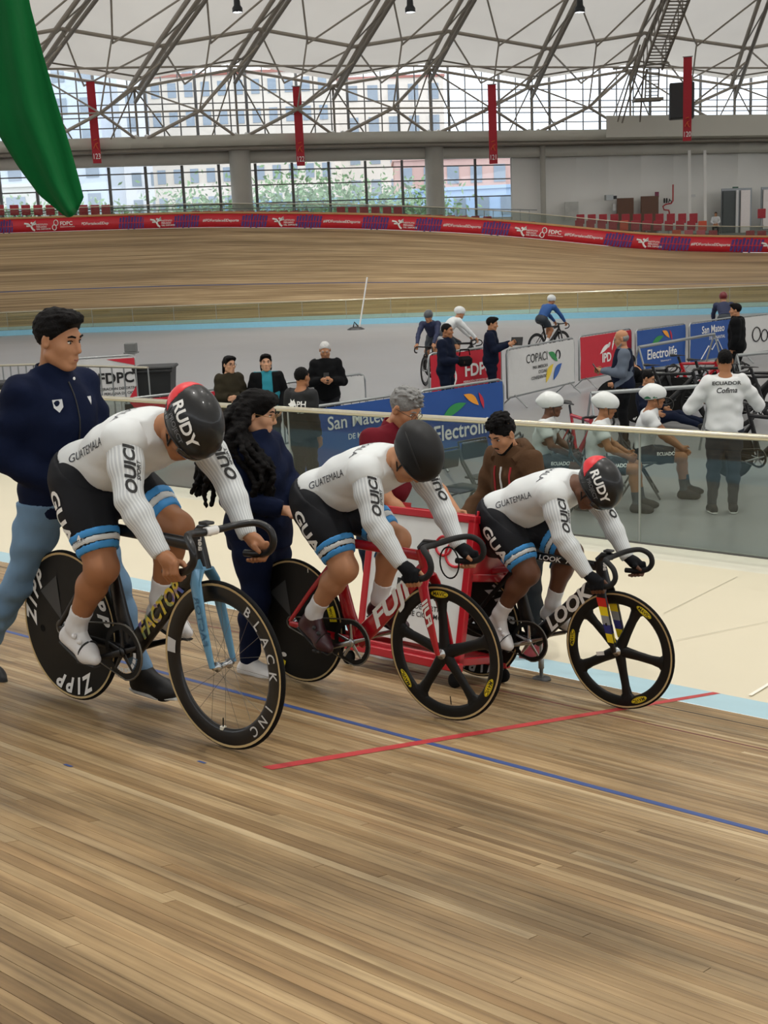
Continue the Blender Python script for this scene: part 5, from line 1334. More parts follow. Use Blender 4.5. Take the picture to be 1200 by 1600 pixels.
# ------------------------------------------------------------------ standing and seated people
def stand(h=1.75, lean=0.0):
    k = h / 1.75
    J = dict(pelvis=V3(0, 0, .95), waist=V3(0, .005 + lean * .15, 1.10), chest=V3(0, .01 + lean * .32, 1.29), neck=V3(0, .005 + lean * .5, 1.455), head=V3(0, .035 + lean * .68, 1.605),
             sR=V3(.158, -.005 + lean * .42, 1.385), sL=V3(-.158, -.005 + lean * .42, 1.385), eR=V3(.205, -.03 + lean * .4, 1.11), eL=V3(-.205, -.03 + lean * .4, 1.11), wR=V3(.205, .05 + lean * .4, .87), wL=V3(-.205, .05 + lean * .4, .87),
             hR=V3(.088, 0, .92), hL=V3(-.088, 0, .92), kR=V3(.10, .02, .50), kL=V3(-.10, .02, .50), aR=V3(.10, -.02, .095), aL=V3(-.10, -.02, .095), tR=V3(.125, .16, .035), tL=V3(-.125, .16, .035),
             heelR=V3(.10, -.055, .042), heelL=V3(-.10, -.055, .042), fwd=V3(0, 1, 0), calfR=V3(0, -.012, 0), calfL=V3(0, -.012, 0))
    return {q: v * k for q, v in J.items()}
def seated(h=1.72):
    k = h / 1.75
    J = stand(1.75); J.update(pelvis=V3(0, .03, .55), waist=V3(0, .05, .70), chest=V3(0, .09, .89), neck=V3(0, .12, 1.05), head=V3(0, .17, 1.20), sR=V3(.158, .10, .985), sL=V3(-.158, .10, .985),
        eR=V3(.23, .2, .76), eL=V3(-.23, .2, .76), wR=V3(.09, .40, .64), wL=V3(-.09, .40, .66), hR=V3(.09, .06, .53), hL=V3(-.09, .06, .53), kR=V3(.13, .48, .50), kL=V3(-.13, .50, .50),
        aR=V3(.13, .50, .10), aL=V3(-.13, .56, .10), tR=V3(.15, .69, .035), tL=V3(-.15, .75, .035), heelR=V3(.13, .465, .045), heelL=V3(-.13, .525, .045))
    return {q: v * k for q, v in J.items()}
def make_person(label, loc, fwd, J, sk, top=None, bot=None, hair=('short', M_HAIRB), shoe=None, h=.016, hh=.009, look=None, g=1.0, group=None, beard=None, glasses=None, hs=1.0, hand=None, sock=None, jaw=1.0, belly=0.0, helm=None, pitch=0.0, eyes=True, collar=True):
    'loc: base point; fwd: facing (world xy); look: (turn right +, nod down +) in degrees'
    f = Vector((fwd[0], fwd[1], 0)).normalized(); R3 = Matrix((Vector((f.y, -f.x, 0)), f, UP)).transposed()
    mx = Matrix.Translation(Vector(loc)) @ R3.to_4x4()
    ty, tn = (math.radians(q) for q in (look or (0, 0)))
    fw = V3(math.sin(ty) * math.cos(tn), math.cos(ty) * math.cos(tn), -math.sin(tn)); rt = unit(np.cross(fw, (0, 0, 1))); up = np.cross(rt, fw)
    H = head_matrix(J['head'], rt, fw, up)
    T_ = torso_prims(J, g, 1.0, belly); arms = arm_prims(J, 'R', g) + arm_prims(J, 'L', g); legs = leg_prims(J, 'R', g) + leg_prims(J, 'L', g)
    neck = [C_(J['neck'] - V3(0, 0, .03), J['head'] - V3(0, 0, .02) - fw * .02, .058 * hs, .052 * hs, .03)]
    hp = head_prims(H, hs, hh < .0075, jaw)
    geos = [sdf_geo(T_ + arms + legs + neck, max(h, .018), inflate=-.008), sdf_geo(neck + hp, hh)]
    hands = {}
    for s, sg in (('R', 1), ('L', -1)):
        hd = (hand or {}).get(s)
        d = unit(J['w' + s] - J['e' + s]) if hd is None else unit(hd[0]); n = V3(-sg, 0, .0) if hd is None else V3(*hd[1]); curl = .5 if hd is None else hd[2]
        if hd is not None and len(hd) > 3 and hd[3] == 'hide': continue
        th = 1 if np.cross(d, unit(n - d * (n @ d)))[1] > -.2 else -1
        if hd is not None and len(hd) > 3: th = hd[3]
        hands[s] = hand_open(J['w' + s], d, n, 1.0, curl, th)
        geos.append(sdf_geo(hands[s], .0065 if hh < .0075 else .0085))
        if top and top.get('sleeve', 1) < 1:
            ap = arm_prims(J, s, g); a0 = J['e' + s] if top['sleeve'] < .3 else J['e' + s] + (J['w' + s] - J['e' + s]) * .3
            a0 = J['s' + s] + (J['e' + s] - J['s' + s]) * .5
            geos.append(sdf_geo(ap, .011, clip=endcut(a0, unit(J['s' + s] - J['e' + s]), .2) if False else halfp(a0, unit(J['s' + s] - J['e' + s]))))
        if bot and bot.get('to', 1) < .6:
            K = J['k' + s]; geos.append(sdf_geo(leg_prims(J, s, g), .011, clip=halfp(J['h' + s] + (K - J['h' + s]) * .55, -unit(K - J['h' + s]))))
    Vv, Ff = merge_geo(geos); root = link('person', np_mesh('person_body', Vv, Ff, sk)); root.matrix_world = mx; setp(root, label, 'person', group)
    out = dict(root=root, H=H, J=J)
    if top:
        inf = top.get('inf', .010); sl = top.get('sleeve', 1)
        cl = [top['hem'] if callable(top.get('hem')) else half((0, 0, -1), -(top.get('hem', J['pelvis'][2] - .12)))]
        ap = []
        for s in 'RL':
            ap += arm_prims(J, s, g * top.get('arm', 1.04)); S, E, Wr = J['s' + s], J['e' + s], J['w' + s]
            if sl >= 1: cl.append(endcut(Wr - unit(Wr - E) * .01, unit(Wr - E), .11))
            else:
                cut = S + (E - S) * max(.3, sl * 2)
                if sl < .5: cl.append(lambda X, Y, Z, cut=cut, n=unit(E - S), S=S, E=E, Wr=Wr: np.where(np.minimum(segd(X, Y, Z, cut, E), segd(X, Y, Z, E, Wr)) < .12, (X - cut[0]) * n[0] + (Y - cut[1]) * n[1] + (Z - cut[2]) * n[2], -1.0))
        if top.get('neckcut', True): cl.append(endcut(J['neck'] + V3(0, .005, .012 + top.get('collar', .0)), V3(0, -.35, 1), .15))
        pr = T_ + ap + ([C_(J['neck'] - V3(0, 0, .03), J['neck'] + V3(0, .008, .04), .064, .058, .03)] if top.get('collar') else [])
        if top.get('boxy', sl >= 1) and abs(J['chest'][1] - J['pelvis'][1]) < .3 and J['pelvis'][2] > .7:
            pr = pr + [C_(J['waist'] + V3(.05, 0, .1), J['pelvis'] + V3(.05, 0, -.02), .10 * g, .105 * g, .05), C_(J['waist'] + V3(-.05, 0, .1), J['pelvis'] + V3(-.05, 0, -.02), .10 * g, .105 * g, .05)]
        if top.get('skirt'): pr = pr + [C_(J['pelvis'] + V3(0, 0, .02), J['pelvis'] - V3(0, 0, .16), .15 * g, .155 * g, .06)]
        out['top'] = sdf_obj(top.get('name', 'jacket'), pr, min(h, top.get('h', h)), top['mat'], root, inflate=inf, clip=both(*cl), noise=folds(top.get('fold', .004), top.get('ff', 26), J['head'][0] * 9 + loc[0]))
    if top and top.get('collar'):
        ax_ = unit(J['head'] - J['neck'] + V3(0, -.03, .06)); Mc = Matrix.Translation(Vector(J['neck'] + V3(0, .004, -.004))) @ rot_to(ax_).to_4x4(); mb = MB(); cr = .070 * hs * (g ** .5)
        mb.lathe([(cr + .010, -.03), (cr + .004, .01), (cr - .002, .045), (cr - .006, .047), (cr - .008, .04), (cr - .006, 0), (cr, -.03)], Mc, 24); mb.build('collar', top['mat'], root)
    if bot:
        to = bot.get('to', 1); cl = [half((0, 0, 1), J['pelvis'][2] + bot.get('rise', (top.get('hem', J['pelvis'][2]) + .07 - J['pelvis'][2]) if top else .10))]
        if bot.get('rise') == 'sit': cl = [lambda X, Y, Z: Z - (J['pelvis'][2] + .10)]
        for s in 'RL':
            K, A = J['k' + s], J['a' + s]
            if to >= 1: cl.append(endcut(A - unit(A - K) * -.0, unit(A - K), .14))
            else:
                p = J['h' + s] + (K - J['h' + s]) * (to * 1.6) if to < .6 else K + (A - K) * (to - .5)
                n = unit(K - J['h' + s]) if to < .6 else unit(A - K)
                cl.append(lambda X, Y, Z, p=p, n=n, K=K, A=A: np.where(np.minimum(segd(X, Y, Z, p, K), segd(X, Y, Z, K, A)) < .115, (X - p[0]) * n[0] + (Y - p[1]) * n[1] + (Z - p[2]) * n[2], -1.0))
        lp = leg_prims(J, 'R', g * bot.get('leg', .92)) + leg_prims(J, 'L', g * bot.get('leg', .92))
        out['bot'] = sdf_obj(bot.get('name', 'trousers'), T_[:2] + T_[-2:] + lp, h, bot['mat'], root, inflate=bot.get('inf', .010), clip=both(*cl), noise=folds(bot.get('fold', .005), 30, 1.0))
    for s in 'RL':
        K, A = J['k' + s], J['a' + s]
        if sock: link('sock', np_mesh('sock', *sdf_geo(leg_prims(J, s, g) + foot_prims(J, s, .85), .011, inflate=.004, clip=halfp(K + (A - K) * sock[1], -unit(A - K))), sock[0]), root)
        if shoe:
            fp = foot_prims(J, s, 1.0); so = link('shoe', np_mesh('shoe', *sdf_geo(fp, .009 if h < .015 else .012, inflate=.006, clip=endcut(A + V3(0, 0, .02), V3(0, -.1, 1), .09)), shoe[0]), root)
            if len(shoe) > 1:
                hl, tt = Vector(J['heel' + s]), Vector(J['t' + s]); mb = MB(); u = (tt - hl).normalized(); n_ = Vector((0, 0, 1))
                mb.tube([hl - u * .04 - UP * .028, hl - UP * .03, hl + (tt - hl) * .6 - UP * .03, tt + u * .008 - UP * .022], [.028, .042, .048, .022], 10, flat=(1, .32, (0, 0, 1))); mb.build('sole', shoe[1], so)
    if hair and not helm: out['hair'] = hair_obj(hair[0], H, hs, root, hair[1], max(hh, .007) if hh < .0075 else .010)
    if beard:
        R = H[:3, :3]; o = H[:3, 3]; n1 = R @ unit((0, -1, .9)); d1 = n1 @ (o + R @ V3(0, .035, -.025) * hs) if False else 0
        pz = lambda *a: o + R @ (V3(*a) * hs)
        cl = both(halfp(pz(0, 0, -.048), R @ unit((0, .55, 1))), halfp(pz(0, -.004, 0), R @ unit((0, -1, -.2))))
        sdf_obj('beard', head_prims(H, hs, False, jaw), .007, beard, root, inflate=.0045, clip=cl, noise=folds(.0012, 200))
        mb = MB(); mb.tube([pz(-.026, .088, -.07), pz(-.016, .098, -.054), pz(0, .102, -.051), pz(.016, .098, -.054), pz(.026, .088, -.07)], [.003, .0045, .004, .0045, .003], 6); mb.build('moustache', beard, root)
    face_parts(H, hs, root, brow=hair[1] if hair else M_HAIRB, eyes=eyes, glasses=glasses)
    if helm:
        hm = helmet(H, hs, root, helm['mat'], .009, helm.get('rad', (.098, .135, .105)), (0, -.015, .05), helm.get('tail', 0)); out['helm'] = hm
        Rm = Matrix([list(q) for q in H[:3, :3]]); o = Vector(H[:3, 3]); p = lambda *a: o + Rm @ (Vector(a) * hs)
        for sx in (1, -1):
            mb = MB(); mb.tube([p(sx * .08, .02, .0), p(sx * .07, .035, -.06), p(sx * .02, .06, -.118)], .004, 5); mb.build('chin_strap', M_BLACK, hm)
        mb = MB(); mb.tube([p(*q) for q in rim_pts(helm.get('rad', (.098, .135, .105)), (0, -.015, .05), -.012, .18, 24)], .004, 5, closed=True); mb.build('rim_trim', M_DGREY, hm)
    return out
def segd(X, Y, Z, a, b):
    ab = b - a; t = np.clip(((X - a[0]) * ab[0] + (Y - a[1]) * ab[1] + (Z - a[2]) * ab[2]) / max(ab @ ab, 1e-9), 0, 1)
    return np.sqrt((X - a[0] - t * ab[0]) ** 2 + (Y - a[1] - t * ab[1]) ** 2 + (Z - a[2] - t * ab[2]) ** 2)
def grd(x, y): 
    p = Vector((x, y, 0)); c = p.dot(C2); return Vector((x, y, trackz(c) if c < 7 else .08))
M_NAVY = M('navy_fabric', '0C1630', .85, var=.15, scale=5, spec=.15, bump=.8, bscale=11); M_DENIM = M('denim_light', '6C8AA6', .85, var=.30, scale=3.5, bump=.7, bscale=13, spec=.2); M_DENIMD = M('denim_dark', '1B2A40', .85, var=.3, scale=5, spec=.2, bump=.5, bscale=12)
M_SHOEB = M('shoe_black', '101012', .6); M_SOLEW = M('sole_white', 'D8D8D4', .6); M_MAROON = M('maroon_polo', '64121F', .85, bump=.6, bscale=12, spec=.2); M_BROWNH = M('brown_hoodie', '4E3826', .9, bump=.8, bscale=12, spec=.15); M_CHAR = M('charcoal_cloth', '222326', .85, spec=.2, bump=.5, bscale=12)
FWD = (-T2.x, -T2.y)
# --- man holding the nearest bike
J = stand(1.74); 
J.update(kL=V3(-.11, .16, .50), aL=V3(-.11, .30, .12), heelL=V3(-.11, .265, .06), tL=V3(-.13, .48, .045), kR=V3(.13, -.20, .52), aR=V3(.15, -.52, .13), heelR=V3(.15, -.555, .08), tR=V3(.17, -.34, .04),
         eR=V3(.235, -.05, 1.11), wR=V3(.09, .15, .975), eL=V3(-.22, .04, 1.12), wL=V3(-.10, .24, 1.0), chest=V3(0, .03, 1.285), head=V3(.0, .075, 1.60))
m1 = make_person('dark haired man in navy jacket and light jeans steadying the nearest bike', grd(-1.41, 5.26), (.80, -.60), J, SK['tan'], dict(mat=M_NAVY, inf=.014, hem=.84, collar=.03, h=.012, fold=.005, arm=1.1, name='jacket'), dict(mat=M_DENIM, inf=.010, fold=.005), ('short', M_HAIRB), (M_SHOEB, M_SOLEW), .012, .0062, (-16, 14), 1.05, hand=dict(R=((-.6, .7, -.1), (-.3, -.3, -1), .8), L=((.3, .9, -.1), (.3, 0, -1), .6)), jaw=1.06)
jb = bv_of(m1['top'])
def crest(px, pz, kind):
    mb = MB(); sh = [(-.02, .025), (.02, .025), (.02, -.008), (0, -.03), (-.02, -.008)] if kind else [(-.016, .014), (.016, .016), (.004, -.02), (-.006, -.004)]
    out = []; 
    for x, y in sh:
        h_ = jb.ray_cast(Vector((px + x, 1.0, pz + y)), Vector((0, -1, 0)), 2); out.append((h_[0] if h_[0] else Vector((px + x, .15, pz + y))) + Vector((0, .003, 0)))
    mb.add(out, [tuple(range(len(out)))]); mb.build('chest_emblem', M_SIL, m1['top'])
pts = []
for z in np.linspace(1.42, .86, 12):
    h_ = jb.ray_cast(Vector((0, 1.0, z)), Vector((0, -1, 0)), 2)
    if h_[0]: pts.append(h_[0] + Vector((0, .001, 0)))
mb = MB(); mb.tube(pts, 1, 6, flat=(.006, .003, (1, 0, 0))); mb.build('zip', M_DGREY, m1['top'])
crest(.085, 1.33, True); crest(-.085, 1.335, False)
mb = MB(); mb.ell((0, .155, 1.435), (.007, .004, .007), n=8, m=5); mb.build('button', M_WHITE, m1['top'])
# --- woman with long curls
J = stand(1.56); J.update(eR=V3(.225, .0, 1.02), wR=V3(.09, .23, .945), eL=V3(-.2, .08, 1.03), wL=V3(-.06, .28, .93), aR=V3(.09, -.06, .09), heelR=V3(.09, -.095, .042), tR=V3(.10, .11, .035), aL=V3(-.09, .10, .09), heelL=V3(-.09, .065, .042), tL=V3(-.10, .27, .035))
make_person('woman with long black curls and glasses in navy tracksuit holding the red bike', grd(-.665, 6.30), (.86, -.5), J, SK['light'], dict(mat=M_NAVY, inf=.016, hem=.72, collar=.02, skirt=True, h=.012, fold=.005, arm=1.1), dict(mat=M_NAVY, inf=.016, fold=.005, leg=1.0), ('longcurly', M_HAIRB), (M_SHOEW, M_SOLEW), .012, .0065, (-24, 16), 1.0, glasses=M('gold_wire', '8A6A3C', .3, .8), hand=dict(R=((-.3, .9, -.1), (0, -.2, -1), .7), L=((.2, .9, 0), (0, 0, -1), .6)), jaw=.9, hs=.96)
# --- man in maroon polo bending over the start gate
J = stand(1.80, .22); J.update(eR=V3(.24, .22, 1.10), wR=V3(.20, .42, .93), eL=V3(-.24, .26, 1.11), wL=V3(-.18, .46, .95), kL=V3(-.10, .06, .5), neck=V3(0, .13, 1.49), head=V3(0, .22, 1.61))
make_person('grey haired man with glasses in maroon polo shirt leaning over the start gate', grd(-.03, 7.5), (.82, -.57), J, SK['tan'], dict(mat=M_MAROON, inf=.012, sleeve=.32, hem=.82, collar=.02, name='polo_shirt', arm=1.12), dict(mat=M_DENIMD, inf=.012), ('grey', M_HAIRG), (M_SHOEW, M_SOLEW), .014, .0068, (0, 30), 1.06, glasses=M('glasses_black', '141414', .3), belly=.03, hand=dict(R=((-.05, .5, -.8), (-.3, .8, .3), .9)))
# --- man in brown hoodie
J = stand(1.78, .16); J.update(eL=V3(-.28, .14, 1.12), wL=V3(-.24, .40, 1.0), eR=V3(.27, .10, 1.12), wR=V3(.26, .36, .97), head=V3(0, .16, 1.60), kL=V3(-.13, .05, .5), kR=V3(.16, .05, .5), aR=V3(.20, -.02, .095), heelR=V3(.2, -.055, .042), tR=V3(.24, .16, .035))
m4 = make_person('bearded man with curly black hair in brown hoodie leaning on the gate', Vector((.95, 8.25, .08)), (-.76, -.65), J, SK['tan'], dict(mat=M_BROWNH, inf=.018, hem=.80, collar=.02, fold=.006, arm=1.12, name='hoodie'), dict(mat=M_CHAR, inf=.012), ('curly', M_HAIRB), (M('shoe_red', '7A1820', .6), M_SOLEW), .014, .0068, (6, 28), .98, beard=M_HAIRB, hand=dict(L=((-.1, .8, -.5), (0, -.2, -1), 1.0), R=((.0, .8, -.5), (0, -.2, -1), 1.0)))
mb = MB(); mb.tube([(-.085, .16, 1.42), (-.13, .05, 1.475), (0, -.04, 1.49), (.13, .05, 1.475), (.085, .16, 1.42)], [.03, .055, .06, .055, .03], 10); mb.build('hood', M_BROWNH, m4['top'])
for sx, m_ in ((-.075, M('lanyard_red', 'B8323A', .7)), (.0, M_WHITE), (.06, M('lanyard_red', 'B8323A', .7))):
    mb = MB(); jb4 = bv_of(m4['top']); pts = []
    for z in np.linspace(1.38, .98, 9):
        h_ = jb4.ray_cast(Vector((sx + .02 * (1.38 - z), 1.2, z)), Vector((0, -1, 0)), 2)
        if h_[0]: pts.append(h_[0] + Vector((0, .004, 0)))
    if len(pts) > 2: mb.tube(pts, 1, 6, flat=(.012, .003, (1, 0, 0))); mb.build('hanging_strap', m_, m4['top'])
# ------------------------------------------------------------------ red start gate between the second and third bike
def gate():
    X = -T2; Y = ey; Z = ez                                   # stands square on the banked boards
    base = W(4.55, 5.30, trackz(5.30)); G = Matrix.Translation(base) @ Matrix((X, ey, ez)).transposed().to_4x4()
    r = empty('start_gate', label='red framed start gate with white panels on castors between the bikes', cat='start gate', mat=G)
    MR = M('gate_red', 'B41423', .35, coat=.3); MW = M('gate_white', 'E2E6E6', .45)
    L, D, Hh = .72, .38, .95
    def bx(name, c, s, m=MR, bev=.005, par=r): mb = MB(); mb.box(c, s, bev=bev); return mb.build(name, m, par)
    for x in (0, L):
        for y in (0, D): bx('post', (x, y, .12 + (Hh - .12) / 2), (.045, .045, Hh - .12))
    for y in (0, D):
        bx('rail', (L / 2, y, Hh), (L + .045, .045, .045)); bx('rail', (L / 2, y, .14), (L + .045, .045, .045))
    for x in (0, L):
        bx('rail', (x, D / 2, Hh), (.045, D, .045)); bx('rail', (x, D / 2, .14), (.045, D, .045)); bx('rail', (x, D / 2, .62), (.045, D, .045))
    fp = bx('front_panel', (L / 2, -.005, .57), (L - .04, .012, Hh - .20), MW, .003)
    bx('back_panel', (L / 2, D + .005, .57), (L - .04, .012, Hh - .20), MW, .003)
    bx('tray', (L / 2, D / 2, Hh - .22), (L - .05, D - .05, .01), M('tray_red', '8E101B', .5), .002)
    bx('side_panel', (L + .004, D / 2, .82), (.010, D - .04, .36), MR, .003); bx('side_panel', (-.004, D / 2, .82), (.010, D - .04, .36), MR, .003)
    mb = MB(); mb.lathe([(0, .05), (.05, .05), (.06, .0), (.06, -.05), (0, -.05)], Matrix.Translation((L + .05, D / 2, .80)) @ Matrix.Rotation(PI / 2, 4, 'Y'), 16); mb.build('winch_drum', M_DGREY, r)
    # base skids and castors
    for y in (-.06, D + .06): bx('skid', (L / 2, y, .115), (L + .12, .05, .05))
    for x in (-.03, L + .03):
        for y in (-.06, D + .06):
            mb = MB(); mb.lathe([(0, .016), (.03, .016), (.042, .010), (.042, -.010), (.03, -.016), (0, -.016)], Matrix.Translation((x, y, .044)) @ Matrix.Rotation(PI / 2, 4, 'X'), 20); c = mb.build('castor', M_TYRE, r)
            mb = MB(); mb.tube([(x, y, .05), (x, y, .1)], .015, 8); mb.build('castor_fork', M_GALV, c)
    # emblem and words on the panel
    Mx = frame4((L / 2, -.0125, .44), (1, 0, 0), (0, 0, 1)); mb = MB()
    text_on(mb, 'FDPC', Mx @ Matrix.Translation((.05, .06, 0)), .15, .02); text_on(mb, 'FEDERACIÓN DEPORTIVA', Mx @ Matrix.Translation((0, -.03, 0)), .042, .01); text_on(mb, 'PERUANA DE CICLISMO', Mx @ Matrix.Translation((0, -.075, 0)), .042, .01); mb.build('lettering', M_BLACK, fp)
    mb = MB()
    for cx, cy, q in ((.18, .34, .055), (.27, .30, .07)): mb.tube([Mx @ Vector((cx + q * math.cos(t), cy + q * math.sin(t), .001)) for t in np.linspace(.5, 2 * PI, 20)], .008, 6)
    mb.build('ring_emblem', M_RED, fp)
    # clamp arm to the third bike and its foot
    mb = MB(); mb.tube([(L, D * .6, .66), (L + .10, D + .1, .70)], .02, 8); mb.build('clamp_arm', MR, r)
gate()
p = W(3.77, 6.12, trackz(6.12)); r = empty('support_stand', p, label='slim steel support foot on the boards behind the farthest rider', cat='stand')
mb = MB(); mb.lathe([(0, 0), (.06, 0), (.055, .012), (.02, .02), (0, .02)], n=20); mb.build('foot_plate', M_DGREY, r)
mb = MB(); mb.lathe([(.012, .02), (.012, .07), (.018, .075), (.018, .13), (.010, .14), (.010, .24)], n=14); mb.build('post', M_GALV, r)
# ================================================================== INFIELD: people, barriers, chairs, bikes
def ground_d(px, d):
    p = at_depth(px, hz(px) + 2.9 * FPX / d, d); return Vector((p.x, p.y, 0))
def at_head(px, yh_, h):
    'standing point of someone of height h whose head top shows at that pixel'
    d = (CAM_H - h) * FPX / (yh_ - hz(px)); return ground_d(px, d)
M_BNAVY = M('bg_navy', '0D1528', .85, spec=.15); M_OLIVE = M('olive_coat', '2F2A1E', .85, spec=.15); M_TEAL = M('teal_top', '1F8394', .8); M_WSW = M('white_sweat', 'D2D4D4', .8, var=.04); M_BLKJ = M('black_jacket', '0B0C0E', .85, spec=.15)
M_GREYB = M('grey_blue_shirt', '5C6572', .85, spec=.2); M_HELW = M('helmet_white', 'D5D8D6', .35, coat=.3); M_LYC = M('lycra_dark', '1C2630', .6); M_SOCKD = M('sock_dark', '2B3A44', .8)
def deg(a): return (math.sin(math.radians(a)), math.cos(math.radians(a)))      # 0 = away from camera, 90 = to the right, 180 = towards camera
# woman in olive coat
J = stand(1.62); J.update(eR=V3(.22, .05, 1.04), wR=V3(-.05, .19, 1.02), eL=V3(-.22, .05, 1.04), wL=V3(.06, .22, 1.04))
make_person('woman with glasses in olive coat with folded arms behind the balustrade', at_head(367, 548, 1.62), deg(140), J, SK['light'], dict(mat=M_OLIVE, inf=.018, hem=.62, skirt=True, arm=1.1), dict(mat=M_CHAR), ('long', M_HAIRB), (M_SHOEB,), .016, .008, (0, 4), glasses=M('glasses_black', '141414', .3), hs=.97)
# woman in teal top
J = stand(1.62); J.update(eR=V3(.24, -.02, 1.05), wR=V3(.18, .12, .85), eL=V3(-.24, -.02, 1.05), wL=V3(-.18, .12, .85))
o = make_person('smiling woman in dark jacket over teal top behind the balustrade', at_head(425, 545, 1.62), deg(172), J, SK['light'], dict(mat=M_TEAL, inf=.012, hem=.78, name='teal_top'), dict(mat=M_CHAR), ('long', M_HAIRB), (M_SHOEB,), .016, .008, (0, 0), hs=.97)
T_ = torso_prims(J); ap = arm_prims(J, 'R', 1.1) + arm_prims(J, 'L', 1.1)
openf = lambda X, Y, Z: np.where(Y > .02, .07 - np.abs(X), -1.0)
sdf_obj('open_jacket', T_ + ap, .014, M_BLKJ, o['root'], inflate=.024, clip=both(openf, half((0, 0, -1), -.76), half((0, 0, 1), J['neck'][2] + .01), endcut(J['wR'], unit(J['wR'] - J['eR']), .1), endcut(J['wL'], unit(J['wL'] - J['eL']), .1)))
# white haired man with phone
J = stand(1.70); J.update(eR=V3(.25, .02, 1.08), wR=V3(.06, .27, 1.14), eL=V3(-.25, .02, 1.08), wL=V3(-.07, .28, 1.13))
pos = at_head(516, 526, 1.70); f_ = deg(178)
make_person('white haired man in dark jacket looking down at his phone', pos, f_, J, SK['tan'], dict(mat=M_BLKJ, inf=.018, arm=1.12, hem=.80), dict(mat=M_CHAR), ('crop', M('hair_white', 'BDBDBA', .7)), (M_SHOEB,), .016, .008, (0, 26), 1.06, belly=.03)
mb = MB(); mb.box((0, 0, 0), (.075, .01, .15), bev=.004); ph = mb.build('phone', M('phone_black', '0E0F12', .2)); ph.matrix_world = Matrix.Translation(pos + Vector((-f_[0] * -.0, 0, 0)) + Vector((f_[0] * .33, f_[1] * .33, 1.19))) @ Matrix.Rotation(-.7, 4, 'X'); setp(ph, 'black phone in the hands of the white haired man', 'phone')
# paramedic seen from behind
J = stand(1.62); o = make_person('short haired person in black APH 32 shirt seen from behind', at_head(480, 564, 1.66), deg(35), stand(1.66), SK['brown'], dict(mat=M('black_tee', '0E1013', .8), inf=.014, arm=1.1, hem=.76), dict(mat=M_BLKJ), ('crop', M_HAIRB), (M_SHOEB,), .016, .009, (0, 0), 1.06)
tb = bv_of(o['top']); Mx = frame4((0.055, -1, 1.22), (1, 0, 0), (0, 0, 1))
project_text('lettering', 'APH', tb, Mx, .10, M_WHITE, o['top'], .006, .02); project_text('lettering', '32', tb, Mx @ Matrix.Translation((.02, -.075, 0)), .085, M_WHITE, o['top'], .006, .02)
star = [(-.1 + .075 * (1 if k % 2 else .5) * math.sin(2 * PI * k / 12), .0 + .075 * (1 if k % 2 else .5) * math.cos(2 * PI * k / 12)) for k in range(12)]
project_text('star_emblem', '', tb, Mx, 1, M_WHITE, o['top'], .006, vs_fs=(star + [(-.1, 0)], [(k, (k + 1) % 12, 12) for k in range(12)]))
# Ecuador coach from behind
J = stand(1.79); J.update(eR=V3(.36, .06, 1.16), wR=V3(.32, .24, 1.24), eL=V3(-.36, .06, 1.14), wL=V3(-.22, .30, 1.16), aR=V3(.10, 0, .095), aL=V3(-.12, 0, .095))
p_ec = ground_d(1130, 13.2)
o = make_person('man in white ECUADOR sweatshirt seen from behind with elbows out', p_ec, deg(8), J, SK['brown'], dict(mat=M_WSW, inf=.018, arm=1.12, hem=.86, fold=.006, name='sweatshirt'), dict(mat=M('navy_track', '18222F', .8), inf=.016), ('crop', M_HAIRB), (M_CHAR, M_SOLEW), .014, .008, (0, 6), 1.06, hand=dict(L=((.5, .7, .3), (0, 0, -1), .8), R=((-.2, .7, .6), (-1, 0, 0), .8)))
tb = bv_of(o['top']); Mx = frame4((0, -1, 1.42), (1, 0, 0), (0, 0, 1)); project_text('lettering', 'ECUADOR', tb, Mx, .052, M_BLACK, o['top'], .005, .02, 0, 1.2); project_text('lettering', 'Cofima', tb, Mx @ Matrix.Translation((.0, -.075, 0)), .075, M_BLACK, o['top'], .005, .02, .25)
# three seated Ecuador riders
M_CHAIR = M('chair_grey', '3E4448', .5, .3)
def folding_chair(loc, fwd, label):
    f = Vector((fwd[0], fwd[1], 0)).normalized(); mx = Matrix.Translation(Vector(loc)) @ Matrix((Vector((f.y, -f.x, 0)), f, UP)).transposed().to_4x4()
    r = empty('folding_chair', label=label, cat='chair', group='grey folding chairs on the infield', mat=mx)
    mb = MB(); mb.box((0, .0, .44), (.40, .38, .025), bev=.01); mb.build('seat', M_CHAIR, r)
    mb = MB(); mb.box((0, -.225, .72), (.40, .02, .20), Matrix.Rotation(-.2, 3, 'X'), bev=.008); mb.build('backrest', M_CHAIR, r)
    for x in (-.215, .215):
        mb = MB(); mb.tube([(x, .22, .012), (x, -.02, .43), (x, -.20, .66), (x, -.25, .83)], .012, 8); mb.build('leg', M_CHAIR, r)
        mb = MB(); mb.tube([(x * .9, -.24, .012), (x * .9, -.03, .36), (x * .9, .14, .435)], .012, 8); mb.build('leg', M_CHAIR, r)
    mb = MB(); mb.tube([(-.215, .15, .13), (.215, .15, .13)], .009, 6); mb.build('cross_bar', M_CHAIR, r)
    mb = MB(); mb.tube([(-.195, -.17, .13), (.195, -.17, .13)], .009, 6); mb.build('cross_bar', M_CHAIR, r)
    mb = MB(); mb.tube([(-.215, -.25, .83), (.215, -.25, .83)], .012, 8); mb.build('top_bar', M_CHAIR, r)
    return r
M_TSH = M('white_tee', 'CFD2D2', .8, var=.04)
